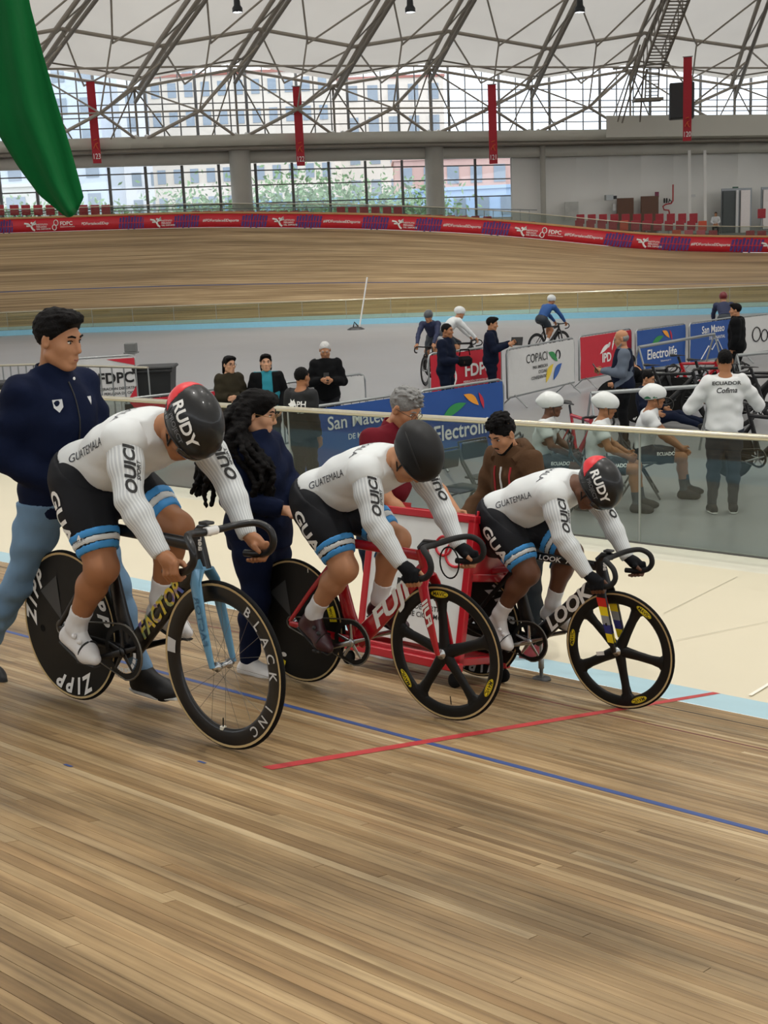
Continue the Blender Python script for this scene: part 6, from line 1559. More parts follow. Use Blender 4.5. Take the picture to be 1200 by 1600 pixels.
for k, (px, d, ang, lab, hm, skk) in enumerate(((842, 13.9, 108, 'seated rider in white ECUADOR shirt and white helmet nearest the brown hoodie', M_HELW, 'dark'), (925, 13.6, 102, 'middle seated rider with plain white helmet and clasped hands', M_HELW, 'brown'), (1000, 14.2, 100, 'seated rider with white and green helmet, hands between knees', M_HELW, 'brown'))):
    J = seated(1.70); base = ground_d(px, d); fw = deg(ang)
    if k == 2: J.update(wR=V3(.06, .46, .58), wL=V3(-.04, .47, .58), eR=V3(.22, .24, .76), eL=V3(-.2, .26, .76))
    o = make_person(lab, base, fw, J, SK[skk], dict(mat=M_TSH, inf=.010, sleeve=.30, hem=.44, arm=1.12, name='shirt'), dict(mat=M_LYC, inf=.008, to=.5, name='shorts', leg=1.0, rise=.12), None, (M_CHAR,), .015, .0085, (-4, 4 if k != 1 else 14), 1.0, sock=(M_SOCKD, .62), helm=dict(mat=hm, rad=(.10, .145, .105), tail=.03), group='seated riders on folding chairs')
    tb = bv_of(o['top']); project_text('lettering', 'ECUADOR', tb, frame4((0, 1.2, .93), (-1, 0, 0), (0, 0, 1)), .06, M_BLACK, o['top'], .005, .03)
    project_text('lettering', 'ECUADOR', bv_of(o['bot']), frame4((1.0, .30, .54), (0, 1, 0), (0, 0, 1)), .05, M_WHITE, o['bot'], .005, .03)
    if k == 2:
        Rm = Matrix([list(q) for q in o['H'][:3, :3]]); oo = Vector(o['H'][:3, 3])
        V_, F_ = sdf_geo([E_(o['H'][:3, :3] @ V3(0, -.015, .05) + o['H'][:3, 3], (.10, .145, .105), o['H'][:3, :3], .03)], .009, inflate=.002, clip=both(halfp(np.array(oo + Rm @ Vector((0, 0, .02))), np.array(Rm @ Vector((0, .25, 1)))), halfp(np.array(oo + Rm @ Vector((0, 0, -.0))), np.array(Rm @ Vector((0, .2, -1))))))
        link('green_band', np_mesh('green_band', V_, F_, M('helmet_green', '2E7A55', .4)), o['helm'])
    folding_chair(base, fw, ('grey folding chair under the rider beside the brown hoodie', 'grey folding chair under the middle seated rider', 'grey folding chair under the rider with the green banded helmet')[k])
folding_chair(ground_d(722, 13.0), deg(140), 'empty grey folding chair nearer the glass, left of the brown hoodie'); folding_chair(ground_d(765, 13.6), deg(140), 'empty grey folding chair farther from the glass, beside the first')
# grey bearded man in vest, with phone
J = stand(1.72); J.update(eR=V3(.24, .02, 1.10), wR=V3(.10, .30, 1.12), eL=V3(-.24, .02, 1.10), wL=V3(-.02, .32, 1.13))
pos = at_head(975, 508, 1.72)
o = make_person('balding man in navy vest over grey sleeves holding a phone by the red barrier', pos, deg(-78), J, SK['tan'], dict(mat=M_GREYB, inf=.012, arm=1.12, hem=.86, name='shirt'), dict(mat=M_BLKJ), ('bald', M_HAIRG), (M_SHOEB,), .016, .008, (0, 14), 1.08, glasses=M('glasses_black', '141414', .3), beard=M_HAIRG, belly=.03)
sdf_obj('vest', torso_prims(J, 1.08, 1, .03), .016, M_BNAVY, o['root'], inflate=.024, clip=both(half((0, 0, -1), -.84), half((0, 0, 1), J['neck'][2] + .01)))
f_ = deg(-78); mb = MB(); mb.box((0, 0, 0), (.075, .01, .15), bev=.004); ph = mb.build('phone', MATS['phone_black']); ph.matrix_world = Matrix.Translation(pos + Vector((f_[0] * .40, f_[1] * .40, 1.17))) @ Matrix.Rotation(1.3, 4, 'Z') @ Matrix.Rotation(-.6, 4, 'X'); setp(ph, 'phone held by the balding man in the navy vest', 'phone')
# navy men by the red barrier
J = stand(1.74); J.update(eR=V3(.24, .05, 1.1), wR=V3(.08, .26, 1.10), eL=V3(-.24, .05, 1.1), wL=V3(-.04, .28, 1.08))
pos = at_head(700, 499, 1.74)
o = make_person('man in navy tracksuit with grey hood standing in front of red FDPC barrier', pos, deg(115), J, SK['brown'], dict(mat=M_BNAVY, inf=.018, arm=1.12, hem=.80, collar=.02), dict(mat=M_BNAVY), ('crop', M_HAIRB), (M_SHOEB, M_SOLEW), .016, .008, (0, 4), 1.04)
mb = MB(); mb.tube([(-.09, .05, 1.42), (-.11, -.04, 1.46), (0, -.10, 1.46), (.11, -.04, 1.46), (.09, .05, 1.42)], [.02, .04, .05, .04, .02], 8); mb.build('grey_hood', M('grey_jersey', '8D8F92', .8), o['root'])
f_ = deg(115); mb = MB(); mb.box((0, 0, 0), (.26, .16, .17), bev=.05); mb.tube([(-.1, 0, .1), (-.08, 0, .2), (.08, 0, .2), (.1, 0, .1)], .012, 6); bg = mb.build('shoulder_bag', M_BLKJ); bg.matrix_world = Matrix.Translation(pos + Vector((f_[0] * .34, f_[1] * .34, 1.08))) @ Matrix.Rotation(.4, 4, 'Z'); setp(bg, 'black bag held in front by the man in navy tracksuit', 'bag')
J = stand(1.72); J.update(eR=V3(.24, .08, 1.12), wR=V3(.10, .33, 1.20), eL=V3(-.24, .08, 1.12), wL=V3(-.06, .36, 1.22))
pos = at_head(769, 490, 1.72)
make_person('man in navy jacket raising a tablet behind the red and white barriers', pos, deg(100), J, SK['tan'], dict(mat=M_BNAVY, inf=.018, arm=1.12, hem=.80, collar=.02), dict(mat=M_BNAVY), ('short', M_HAIRB), (M_SHOEB,), .016, .008, (0, 12), 1.04)
f_ = deg(100); mb = MB(); mb.box((0, 0, 0), (.22, .012, .16), bev=.005); tb_ = mb.build('tablet', MATS['phone_black']); tb_.matrix_world = Matrix.Translation(pos + Vector((f_[0] * .48, f_[1] * .48, 1.25))) @ Matrix.Rotation(-.4, 4, 'Z') @ Matrix.Rotation(-.4, 4, 'X'); setp(tb_, 'black tablet held up by the man in navy jacket', 'tablet')
# man in black hooded jacket, right
make_person('man in black hooded jacket standing beside the racked bikes at right', at_head(1150, 469, 1.74), deg(-60), stand(1.74), SK['tan'], dict(mat=M_BLKJ, inf=.024, arm=1.15, hem=.78, collar=.02), dict(mat=M_BLKJ), ('short', M_HAIRB), (M_SHOEB,), .016, .009, (-10, 4), 1.1)
# crouching helper behind the racked bikes
J = stand(1.70); J.update(pelvis=V3(0, -.05, .42), waist=V3(0, .02, .55), chest=V3(0, .12, .70), neck=V3(0, .20, .84), head=V3(0, .28, .96), sR=V3(.18, .18, .80), sL=V3(-.18, .18, .80), eR=V3(.25, .34, .62), eL=V3(-.25, .34, .62), wR=V3(.16, .52, .60), wL=V3(-.16, .52, .60),
    hR=V3(.10, -.04, .40), hL=V3(-.10, -.04, .40), kR=V3(.20, .36, .50), kL=V3(-.14, .10, .10), aR=V3(.22, .34, .10), aL=V3(-.16, -.36, .12), tR=V3(.24, .52, .035), tL=V3(-.16, -.42, .04), heelR=V3(.22, .30, .045), heelL=V3(-.16, -.40, .16))
make_person('person in dark clothes crouching among the racked bikes', ground_d(1010, 20.6), deg(-75), J, SK['tan'], dict(mat=M_BLKJ, inf=.016, arm=1.1, hem=.34), dict(mat=M('navy_track', '18222F', .8), inf=.016, rise=.35), ('crop', M_HAIRB), (M_SHOEB, M_SOLEW), .017, .010, (0, 20), 1.0)
J = stand(1.70); J.update(pelvis=V3(0, -.1, .18), waist=V3(0, -.14, .32), chest=V3(0, -.16, .5), neck=V3(0, -.14, .66), head=V3(0, -.1, .80), sR=V3(.18, -.14, .62), sL=V3(-.18, -.14, .62), eR=V3(.3, -.1, .4), eL=V3(-.3, -.1, .4), wR=V3(.26, .1, .3), wL=V3(-.26, .1, .3),
    hR=V3(.09, -.05, .16), hL=V3(-.09, -.05, .16), kR=V3(.14, .36, .22), kL=V3(-.14, .36, .22), aR=V3(.16, .76, .10), aL=V3(-.16, .76, .10), tR=V3(.18, .86, .2), tL=V3(-.18, .86, .2), heelR=V3(.16, .80, .05), heelL=V3(-.16, .80, .05))
make_person('person in navy tracksuit sitting on the floor with a leg stretched out below the bikes', ground_d(1022, 19.4), deg(118), J, SK['tan'], dict(mat=M_BNAVY, inf=.016, arm=1.1, hem=.08), dict(mat=M_BNAVY, inf=.014, rise=.2), ('crop', M_HAIRB), (M_SHOEB, M_SOLEW), .017, .010, (0, 20), 1.0)

# ---- riders rolling on the infield
def bg_rider(label, base, fwd, jm, hm, sk, bikelab, sit=True, number=None, fm=M_CARB, w=('spoked', 'spoked')):
    f = Vector((fwd[0], fwd[1], 0)).normalized(); L_ = UP.cross(f); mx = Matrix.Translation(base - f * .45) @ Matrix((f, L_, UP)).transposed().to_4x4()
    make_bike(bikelab, mx, fm, fm, lambda c, r: wheel(w[0], c, r, 'front_wheel', lo=True), lambda c, r: wheel(w[1], c, r, 'rear_wheel', lo=True), lo=True, crankm=M_DGREY)
    J = dict(pelvis=V3(.20, 0, 1.02), waist=V3(.28, 0, 1.14), chest=V3(.40, 0, 1.28), neck=V3(.52, 0, 1.38), head=V3(.60, 0, 1.50), sR=V3(.50, -.18, 1.33), sL=V3(.50, .18, 1.33), eR=V3(.70, -.22, 1.12), eL=V3(.70, .22, 1.12), wR=V3(.90, -.19, .92), wL=V3(.90, .19, .92),
             hR=V3(.22, -.088, 1.0), hL=V3(.22, .088, 1.0), kR=V3(.46, -.11, .72), kL=V3(.58, .11, .82), aR=V3(.26, -.12, .42), aL=V3(.52, .12, .48), tR=V3(.36, -.13, .30), tL=V3(.66, .13, .38), heelR=V3(.20, -.12, .38), heelL=V3(.46, .12, .43), fwd=V3(1, 0, 0))
    T_ = torso_prims(J); H = head_matrix(J['head'], (0, -1, 0), (.97, 0, -.22), (.22, 0, .97)); neck = [C_(J['neck'] - V3(.02, 0, .03), J['head'], .056, .05, .03)]
    geos = [sdf_geo(T_ + neck, .02, inflate=-.01), sdf_geo(neck + head_prims(H, 1, False), .010)] + [sdf_geo(arm_prims(J, s), .014, inflate=-.002) for s in 'RL'] + [sdf_geo(leg_prims(J, s), .014) for s in 'RL']
    for s, y in (('R', -1), ('L', 1)): geos.append(sdf_geo(hand_open(J['w' + s], V3(.6, 0, -.7), V3(-.5, 0, -.5), 1, 1.2, y), .009))
    root = link('person', np_mesh('rider_body', *merge_geo(geos), sk)); root.matrix_world = mx; setp(root, label, 'person', 'riders rolling on the infield')
    n = unit((.5, 0, .8)); q0 = V3(.22, 0, 1.10); fU = lambda X, Y, Z: -((X - q0[0]) * n[0] + (Z - q0[2]) * n[2]); fL = lambda X, Y, Z: -fU(X, Y, Z)
    tr = sdf_obj('jersey', T_ + arm_prims(J, 'R', 1.06) + arm_prims(J, 'L', 1.06), .015, jm, root, inflate=.008, clip=both(fU, endcut(J['neck'] + V3(.01, 0, .02), V3(.3, 0, 1), .12), endcut(J['wR'], unit(J['wR'] - J['eR']), .1), endcut(J['wL'], unit(J['wL'] - J['eL']), .1)))
    def lc(X, Y, Z):
        o = -1.0
        a = (X - .40) * .6 + (Z - .80) * -.75; return np.where((Z < .9), a - .05 + 0 * Y, -1.0)
    sdf_obj('shorts', T_ + leg_prims(J, 'R') + leg_prims(J, 'L'), .015, M_LYC, root, inflate=.008, clip=both(fL, lambda X, Y, Z: .80 - Z + .0 * X))
    for s in 'RL':
        K, A = J['k' + s], J['a' + s]; link('sock', np_mesh('sock', *sdf_geo(leg_prims(J, s), .012, inflate=.004, clip=halfp(K + (A - K) * .7, -unit(A - K))), M_SOCK), root)
        link('shoe', np_mesh('shoe', *sdf_geo(foot_prims(J, s), .012, inflate=.004), M_SHOEW), root)
    face_parts(H, 1, root, eyes=False)
    hmm = helmet(H, 1, root, hm, .010, (.10, .138, .108), (0, -.012, .05))
    if number: project_text('race_number', number, bv_of(sdf_tmp(T_, .008)), frame4((-.6, 0, 1.22), (0, -1, 0), (.3, 0, 1)), .09, M_BLACK, root, .02, .02) if False else None
    return root, tr
M_JBW = M('jersey_blue_white', 'C8CED6', .7); M_JNV = M('jersey_navy', '1B2547', .7)
bg_rider('far rider in blue and white jersey with white helmet riding away to the right', ground_d(857, 33.0), deg(52), M('jersey_blue', '1F4E8C', .7), M_HELW, SK['brown'], 'dark bike of the far rider in blue and white')
bg_rider('rider with grey helmet and navy jersey rolling towards the camera by the red barrier', ground_d(676, 27.6), deg(200), M_JNV, M('helmet_grey', '4A4E52', .4), SK['tan'], 'black spoked bike of the rider with grey helmet')
bg_rider('rider with white helmet and white jersey behind the man with grey hood', ground_d(712, 28.5), deg(75), M_JERS, M_HELW, SK['tan'], 'black bike of the white helmeted rider behind the red barrier')
bg_rider('rider with red and black helmet seen from behind at far right', ground_d(1130, 30.0), deg(8), M_JNV, M('helmet_redblack', '6E1A1E', .4), SK['tan'], 'dark bike of the rider with red and black helmet')
# ---- crowd barriers with printed banners
def barrier(label, p, q, cloth, h=1.1, ch=.85, prints=None, group=None, facing=None):
    'p, q: ends on the floor, p left as seen from the camera'
    p, q = Vector(p), Vector(q); x = (q - p).normalized(); y = UP.cross(x); L = (q - p).length
    mx = Matrix.Translation(p) @ Matrix((x, y, UP)).transposed().to_4x4()
    r = empty('crowd_barrier', label=label, cat='barrier', mat=mx)
    mb = MB(); rc = .10; pts = [(0, 0, .2), (0, 0, h - rc), (rc * .3, 0, h - rc * .3), (rc, 0, h), (L - rc, 0, h), (L - rc * .3, 0, h - rc * .3), (L, 0, h - rc), (L, 0, .2)]
    mb.tube(pts, .019, 8, closed=True); mb.build('frame', M_GALV, r)
    n = max(6, int(L / .13))
    for k in range(1, n): bar('bar', (L * k / n, 0, .2), (L * k / n, 0, h), .012, .012, M_GALV, r, tube=True)
    for xx in (.25, L - .25):
        mb = MB(); mb.tube([(xx, -.28, .012), (xx, 0, .24), (xx, .28, .012)], .015, 8); mb.build('foot', M_GALV, r)
    mb = MB(); c0 = h - .03 - ch; w = L - .06; nx = 16
    for side in (-.024, ):
        vs = [(.03 + w * i / nx, side + .006 * math.sin(i * 1.1 + j * 2.2), c0 + ch * j / 4) for j in range(5) for i in range(nx + 1)]
        mb.add(vs, [(j * (nx + 1) + i, j * (nx + 1) + i + 1, (j + 1) * (nx + 1) + i + 1, (j + 1) * (nx + 1) + i) for j in range(4) for i in range(nx)], True)
        mb.add([(a_, b_ + .004, c_) for a_, b_, c_ in vs], [(j * (nx + 1) + i, (j + 1) * (nx + 1) + i, (j + 1) * (nx + 1) + i + 1, j * (nx + 1) + i + 1) for j in range(4) for i in range(nx)], True)
    cl = mb.build('banner', cloth, r)
    if prints:
        Mx = frame4((L / 2, -.034, c0 + ch / 2), (1, 0, 0), (0, 0, 1))
        for pr in prints:
            mb = MB()
            if pr[0] == 't':
                _, s_, x_, y_, sz, mat = pr[:6]; kw = pr[6] if len(pr) > 6 else {}
                text_on(mb, s_, Mx @ Matrix.Translation((x_, y_, 0)), sz, kw.get('b', .02), kw.get('sh', 0), kw.get('al', 'CENTER'), sx=kw.get('sx', 1)); mb.build('lettering', mat, cl)
            elif pr[0] == 'p':
                _, pts_, mat = pr; mb.prism(pts_, .002, Mx); mb.build('print', mat, cl)
            elif pr[0] == 'l':
                _, pts_, rr, mat = pr[:4]; mb.tube([Mx @ Vector((a_, b_, .001)) for a_, b_ in pts_], rr, 6, closed=len(pr) > 4); mb.build('print', mat, cl)
    return r
def ends(x0, y0, x1, y1, h=1.1):
    g = lambda px, y: ground_d(px, (CAM_H - h) * FPX / (y - hz(px)))
    return g(x0, y0), g(x1, y1)
def arcp(cx, cy, r, a0, a1, n=12, ry=None): return [(cx + r * math.cos(t), cy + (ry or r) * math.sin(t)) for t in np.linspace(math.radians(a0), math.radians(a1), n)]
def leafp(x0, y0, x1, y1, bulge, n=9):
    a_, b_ = Vector((x0, y0)), Vector((x1, y1)); d = b_ - a_; nn = Vector((-d.y, d.x))
    up = [a_ + d * t + nn * (bulge * math.sin(PI * t)) for t in np.linspace(0, 1, n)]; dn = [a_ + d * t - nn * (bulge * .35 * math.sin(PI * t)) for t in np.linspace(1, 0, n)][1:-1]
    pts = [tuple(v) for v in up + dn]
    ar = sum(pts[i][0] * pts[(i + 1) % len(pts)][1] - pts[(i + 1) % len(pts)][0] * pts[i][1] for i in range(len(pts)))
    return pts if ar > 0 else pts[::-1]
M_BBLUE = M('banner_blue', '1F4C93', .6, var=.05); M_BWHT = M('banner_white', 'CFCFCD', .6, var=.04); M_BRED = M('banner_red', 'C01F32', .6, var=.05)
M_PG = M('print_green', '2E8B4A', .6); M_PO = M('print_orange', 'E89A2E', .6); M_PR = M('print_crimson', 'B8283E', .6); M_PY = M('print_yellow', 'E3C53A', .6); M_PB = M('print_blue', '2E5CA8', .6)
def electro(L):
    return [('t', 'Electrolife', 0, -.13, .30, M_WHITE, dict(b=.015)), ('t', 'Sabiamente por ti', .15, -.30, .06, M_WHITE, dict(b=.0)),
            ('p', leafp(-.45, .06, .05, .24, .18), M_PG), ('p', leafp(.0, .36, .30, .18, .22), M_PO), ('p', leafp(.30, .36, .40, .12, .18), M_PR)]
def sanmateo(L): return [('t', 'San Mateo', .0, .25, .24, M_WHITE, dict(b=.01)), ('t', 'DE MANANTIAL', .18, .05, .10, M_WHITE, dict(b=.01)), ('l', [(-.55, -.42), (-.2, -.12), (-.05, -.22), (.2, .0), (.55, -.42)], .012, M_WHITE)]
p, q = ends(463, 632, 652, 605); barrier('blue San Mateo banner barrier behind the woman with curls', p, q, M_BBLUE, ch=.92, prints=sanmateo(1))
p, q = ends(657, 604, 788, 585); barrier('blue Electrolife banner barrier behind the folding chairs', p, q, M_BBLUE, ch=.92, prints=electro(1))
p, q = ends(672, 548, 784, 535); barrier('red FDPC banner barrier behind the man with grey hood', p, q, M_BRED, prints=[('t', 'FDPC', .32, .06, .32, M_WHITE, dict(b=.03)), ('t', 'FEDERACIÓN DEPORTIVA NACIONAL', .32, -.14, .05, M_WHITE), ('l', arcp(-.5, -.02, .2, -120, 120), .02, M_WHITE)])
p, q = ends(793, 541, 897, 523); barrier('white COPACI banner barrier with green, yellow and blue petals', p, q, M_BWHT, prints=[('t', 'COPACI', -.25, .20, .24, M_BLACK, dict(b=.0)), ('t', 'PAN AMERICAN', -.12, .02, .085, M_BLACK), ('t', 'CYCLING', -.02, -.08, .085, M_BLACK), ('t', 'CONFEDERATION', -.14, -.18, .085, M_BLACK),
    ('p', leafp(.22, .26, .60, .05, .22), M_PG), ('p', leafp(.10, -.32, .42, .02, .26), M_PY), ('p', leafp(.42, -.30, .78, .0, .26), M_PB), ('l', arcp(.62, .18, .09, -60, 200), .012, M_BLACK)])
p, q = ends(905, 521, 986, 509); barrier('red IPD banner barrier in front of the balding man', p, q, M_BRED, prints=[('t', 'IPD', -.02, -.08, .26, M_WHITE, dict(b=.03)), ('p', leafp(-.3, .02, .15, .2, .16), M_WHITE), ('p', leafp(.2, .05, .34, .36, .12), M_WHITE), ('p', leafp(.06, .12, .14, .24, .4), M_WHITE)])
p, q = ends(993, 511, 1070, 501); barrier('blue Electrolife banner barrier behind the racked bikes', p, q, M_BBLUE, prints=electro(1))
p, q = ends(1076, 501, 1146, 492); barrier('blue Mateo banner barrier left of the man in black jacket', p, q, M_BBLUE, prints=sanmateo(1))
p, q = ends(1152, 492, 1240, 482); barrier('white banner barrier with bicycle print at the right edge', p, q, M_BWHT, prints=[('l', arcp(-.5, .0, .17, 0, 350, 18), .014, M_BLACK, 1), ('l', arcp(-.15, -.05, .14, 0, 350, 18), .014, M_BLACK, 1), ('t', 'CICLISMO', .5, 0, .2, M_BLACK)])
p, q = ends(120, 556, 216, 550); barrier('white FDPC banner barrier with red corners beside the black bin', p, q, M_BWHT, ch=.95, prints=[('t', 'FDPC', .22, .05, .30, M_BLACK, dict(b=.03)), ('t', 'FEDERACIÓN DEPORTIVA', .22, -.16, .075, M_BLACK), ('t', 'NACIONAL PERUANA DE CICLISMO', .15, -.26, .075, M_BLACK), ('l', arcp(-.55, .03, .17, -100, 100), .025, M_BLACK),
    ('p', [(.05, .45), (.62, .30), (.62, .45)], M_BRED), ('p', [(.40, -.45), (.62, -.45), (.62, -.12)], M_BRED)])
p, q = ends(208, 616, 352, 600, 1.0); barrier('low red and black banner barrier behind the nearest rider', p, q, M_BRED, h=1.0, ch=.8, prints=[('p', [(-.85, -.4), (-.2, -.4), (-.75, .36), (-.85, .36)], M_BLACK)])
p, q = ends(447, 592, 574, 577); barrier('white banner barrier with green leaf print behind the APH shirt', p, q, M_BWHT, prints=[('p', leafp(-.25, .0, .25, -.3, .22), M_PG), ('l', arcp(.32, -.2, .12, -40, 190), .014, M_PR), ('t', 'CO', -.6, -.1, .3, M_BLACK)])
# ---- wheelie bin, grey box on a post, left-hand rails, cone of cables, pole
pb = ground_d(249, 23.2); r = empty('wheelie_bin', pb, label='black plastic wheelie bin beside the white FDPC banner', cat='bin'); MBN = M('bin_black', '141617', .55)
mb = MB(); w0, w1 = .26, .34
mb.add([(-w0, -w0, .06), (w0, -w0, .06), (w0, w0, .06), (-w0, w0, .06), (-w1, -w1, .98), (w1, -w1, .98), (w1, w1, .98), (-w1, w1, .98)], [(3, 2, 1, 0), (4, 5, 6, 7), (0, 1, 5, 4), (1, 2, 6, 5), (2, 3, 7, 6), (3, 0, 4, 7)]); mb.build('body', MBN, r)
mb = MB(); mb.box((0, 0, 1.01), (.76, .76, .06), bev=.02); mb.box((0, -.36, .96), (.74, .05, .05), bev=.01); mb.build('lid', MBN, r)
mb = MB(); mb.tube([(-.25, .40, 1.02), (.25, .40, 1.02)], .018, 8); mb.build('handle', MBN, r)
for x in (-.28, .28): mb = MB(); mb.lathe([(0, .03), (.09, .03), (.10, 0), (.09, -.03), (0, -.03)], Matrix.Translation((x, .25, .10)) @ Matrix.Rotation(PI / 2, 4, 'Y'), 16); mb.build('wheel', M_TYRE, r)
pb = ground_d(211, 27.0); r = empty('control_box', pb, label='grey box on a pale post behind the white FDPC banner', cat='box')
mb = MB(); mb.tube([(0, 0, 0), (0, 0, 1.02)], .09, 10); mb.build('post', M_BWHT, r); mb = MB(); mb.box((0, 0, 1.14), (.26, .2, .20), bev=.015); mb.box((0, 0, 1.03), (.30, .24, .03), bev=.008); mb.build('housing', M('box_grey', '6A6C6A', .5), r)
def hand_rail(label, pts, h, n_b, mat=M_STEEL):
    r = empty('hand_rail', pts[0], label=label, cat='railing'); o = Vector(pts[0]); mb = MB(); mb.tube([Vector(p_) + UP * h - o for p_ in pts], .024, 8); mb.build('top_rail', mat, r)
    for a_, b_ in zip(pts[:-1], pts[1:]):
        for k in range(n_b + 1):
            c = Vector(a_).lerp(Vector(b_), k / n_b) - o; bar('post', c, c + UP * h, .03, .03, M_GALV, r, tube=True)
hand_rail('steel hand rail at the left edge behind the man in navy jacket', [ground_d(-60, 19.0), ground_d(120, 18.4)], 1.05, 6)
hand_rail('farther steel hand rail running to the black bin', [ground_d(-60, 24.8), ground_d(60, 24.6), ground_d(238, 22.6)], 1.05, 10)
r = empty('stacked_mats', ground_d(20, 23.0), label='pile of dark folded mats behind the left hand rail', cat='mats')
for k in range(4): mb = MB(); mb.box((.05 * k, 0, .12 + .22 * k), (1.5 - .1 * k, .8, .2), bev=.03); mb.build('mat', M('mat_black', '1A1B1E', .8), r)
pb = ground_d(556, 49.0); r = empty('pole_stand', pb, label='thin white pole leaning on a black base near the far kerb', cat='pole')
mb = MB(); mb.tube([(.15, 0, .1), (.55, 0, 2.05)], .03, 8); mb.build('pole', M_WHITE, r); mb = MB(); mb.lathe([(0, .12), (.2, .1), (.35, .02), (.36, 0)], n=16); mb.tube([(-.1, 0, .1), (-.05, 0, .3), (.1, 0, .12)], .03, 6); mb.build('base', M_BLACK, r)
# ---- bike racks and parked bikes
def rack(label, p, q, h):
    p, q = Vector(p), Vector(q); r = empty('bike_rack', p, label=label, cat='bike rack'); mb = MB(); mb.tube([UP * h, q - p + UP * h], .028, 8); mb.build('top_bar', M_GALV, r)
    for e in (Vector((0, 0, 0)), q - p):
        d = (q - p).normalized(); s_ = UP.cross(d)
        for k in (-1, 1): bar('leg', e + UP * h, e + s_ * .35 * k, .035, .035, M_GALV, r, tube=True)
rack('grey tube bike rack in front of the racked bikes', ground_d(924, 16.6), ground_d(1110, 16.9), .95)
rack('grey tube bike rack carrying the dark bikes beside the blue barrier', ground_d(998, 21.2), ground_d(1115, 23.4), 1.15)
rack('grey tube bike rack at the right edge behind the coach', ground_d(1150, 20.0), ground_d(1260, 20.6), 1.05)
def parked(label, px, d, ang, fm=M_CARB, w=('five', 'disc'), zipp=False, lift=0.0):
    f = Vector((*deg(ang), 0)); L_ = UP.cross(f); mx = Matrix.Translation(ground_d(px, d) - f * .48 + UP * lift) @ Matrix((f, L_, UP)).transposed().to_4x4()
    tx = [dict(s='ZIPP', r=.255, size=.085, step=.066, at=(-1.08, -3.17, 1.01), mat=M_WHITE, y=.018, bold=.03, shear=.3)] if zipp else []
    return make_bike(label, mx, fm, fm, lambda c, r: wheel(w[0], c, r, 'front_wheel', lo=True), lambda c, r: wheel(w[1], c, r, 'rear_wheel', tx, lo=True), lo=True, crankm=M_DGREY, group='parked track bikes')
parked('black racked bike with white lettered disc wheel', 1046, 20.0, 96, zipp=True)
parked('black racked bike with plain disc farthest left under the rack', 1006, 20.7, 96, w=('disc', 'disc'))
parked('racked bike with red frame behind the lettered disc', 1084, 21.5, 96, M_FRED, w=('disc', 'disc'), zipp=True)
parked('black racked bike next to the man in black jacket', 1112, 20.6, 96, w=('disc', 'disc'), zipp=True)
parked('spoked bike at the right edge beside the white barrier', 1170, 19.6, 105, w=('spoked', 'spoked'))
parked('second spoked bike cut by the right edge', 1200, 19.0, 100, w=('spoked', 'five'))
parked('red bike leaning behind the seated riders', 905, 15.4, 165, M_FRED, w=('spoked', 'spoked'))
M_5W = M('blade_silver', 'A9ADAF', .4)
f = Vector((*deg(142), 0)); L_ = UP.cross(f); mx = Matrix.Translation(ground_d(1142, 15.1)) @ Matrix((f, L_, UP)).transposed().to_4x4()
make_bike('black bike with pale five-spoke front wheel held by the coach in white', mx, M_CARB, M_CARB, lambda c, r: wheel('five', c, r, 'front_wheel', [dict(s='VINOLO', r=.285, size=.05, step=.04, at=(-1.2,), mat=M_WHITE, y=.015, bold=.02)], blade=M_5W, rot=.9), lambda c, r: wheel('disc', c, r, 'rear_wheel', lo=True), lo=True, crankm=M_ALU)

# ---- green flag hanging into view at the upper left
def flag():
    d = 4.6; r = empty('green_flag', at_depth(60, 150, d), label='plain green cloth flag hanging into view at the upper left', cat='flag'); o = r.location.copy()
    L_ = [(-60, -160), (-48, 0), (-30, 110), (-8, 200), (30, 262), (62, 305), (100, 336)]; Rr = [(22, -160), (45, 0), (66, 80), (86, 150), (104, 210), (120, 268), (131, 308)]
    n, m_ = 26, 14; vs = []
    lx = np.array(L_, float); rx = np.array(Rr, float); ts = np.linspace(0, 1, len(L_))
    for i in range(n + 1):
        t = i / n; a_ = [np.interp(t, ts, lx[:, k]) for k in (0, 1)]; b_ = [np.interp(t, ts, rx[:, k]) for k in (0, 1)]
        for j in range(m_ + 1):
            s_ = j / m_; x = a_[0] + (b_[0] - a_[0]) * s_; y = a_[1] + (b_[1] - a_[1]) * s_ + (14 * math.sin(PI * s_) * max(0, t - .75) * 4 if t > .75 else 0)
            dd = d + .05 * math.sin(s_ * 7 + t * 2.0) + .02 * math.sin(s_ * 15 + t * 5)
            vs.append(at_depth(x, y, dd) - o)
    fs = [(i * (m_ + 1) + j, i * (m_ + 1) + j + 1, (i + 1) * (m_ + 1) + j + 1, (i + 1) * (m_ + 1) + j) for i in range(n) for j in range(m_)]
    mb = MB(); mb.add(vs, fs, True); ob = mb.build('cloth', M('flag_green', '045A2A', .85, spec=.15), r); s_ = ob.modifiers.new('thickness', 'SOLIDIFY'); s_.thickness = .003
    mb = MB(); mb.tube([at_depth(-75, -175, d) - o, at_depth(60, -185, d) - o], .014, 8); mb.build('pole', M_WHITE, r)
flag()
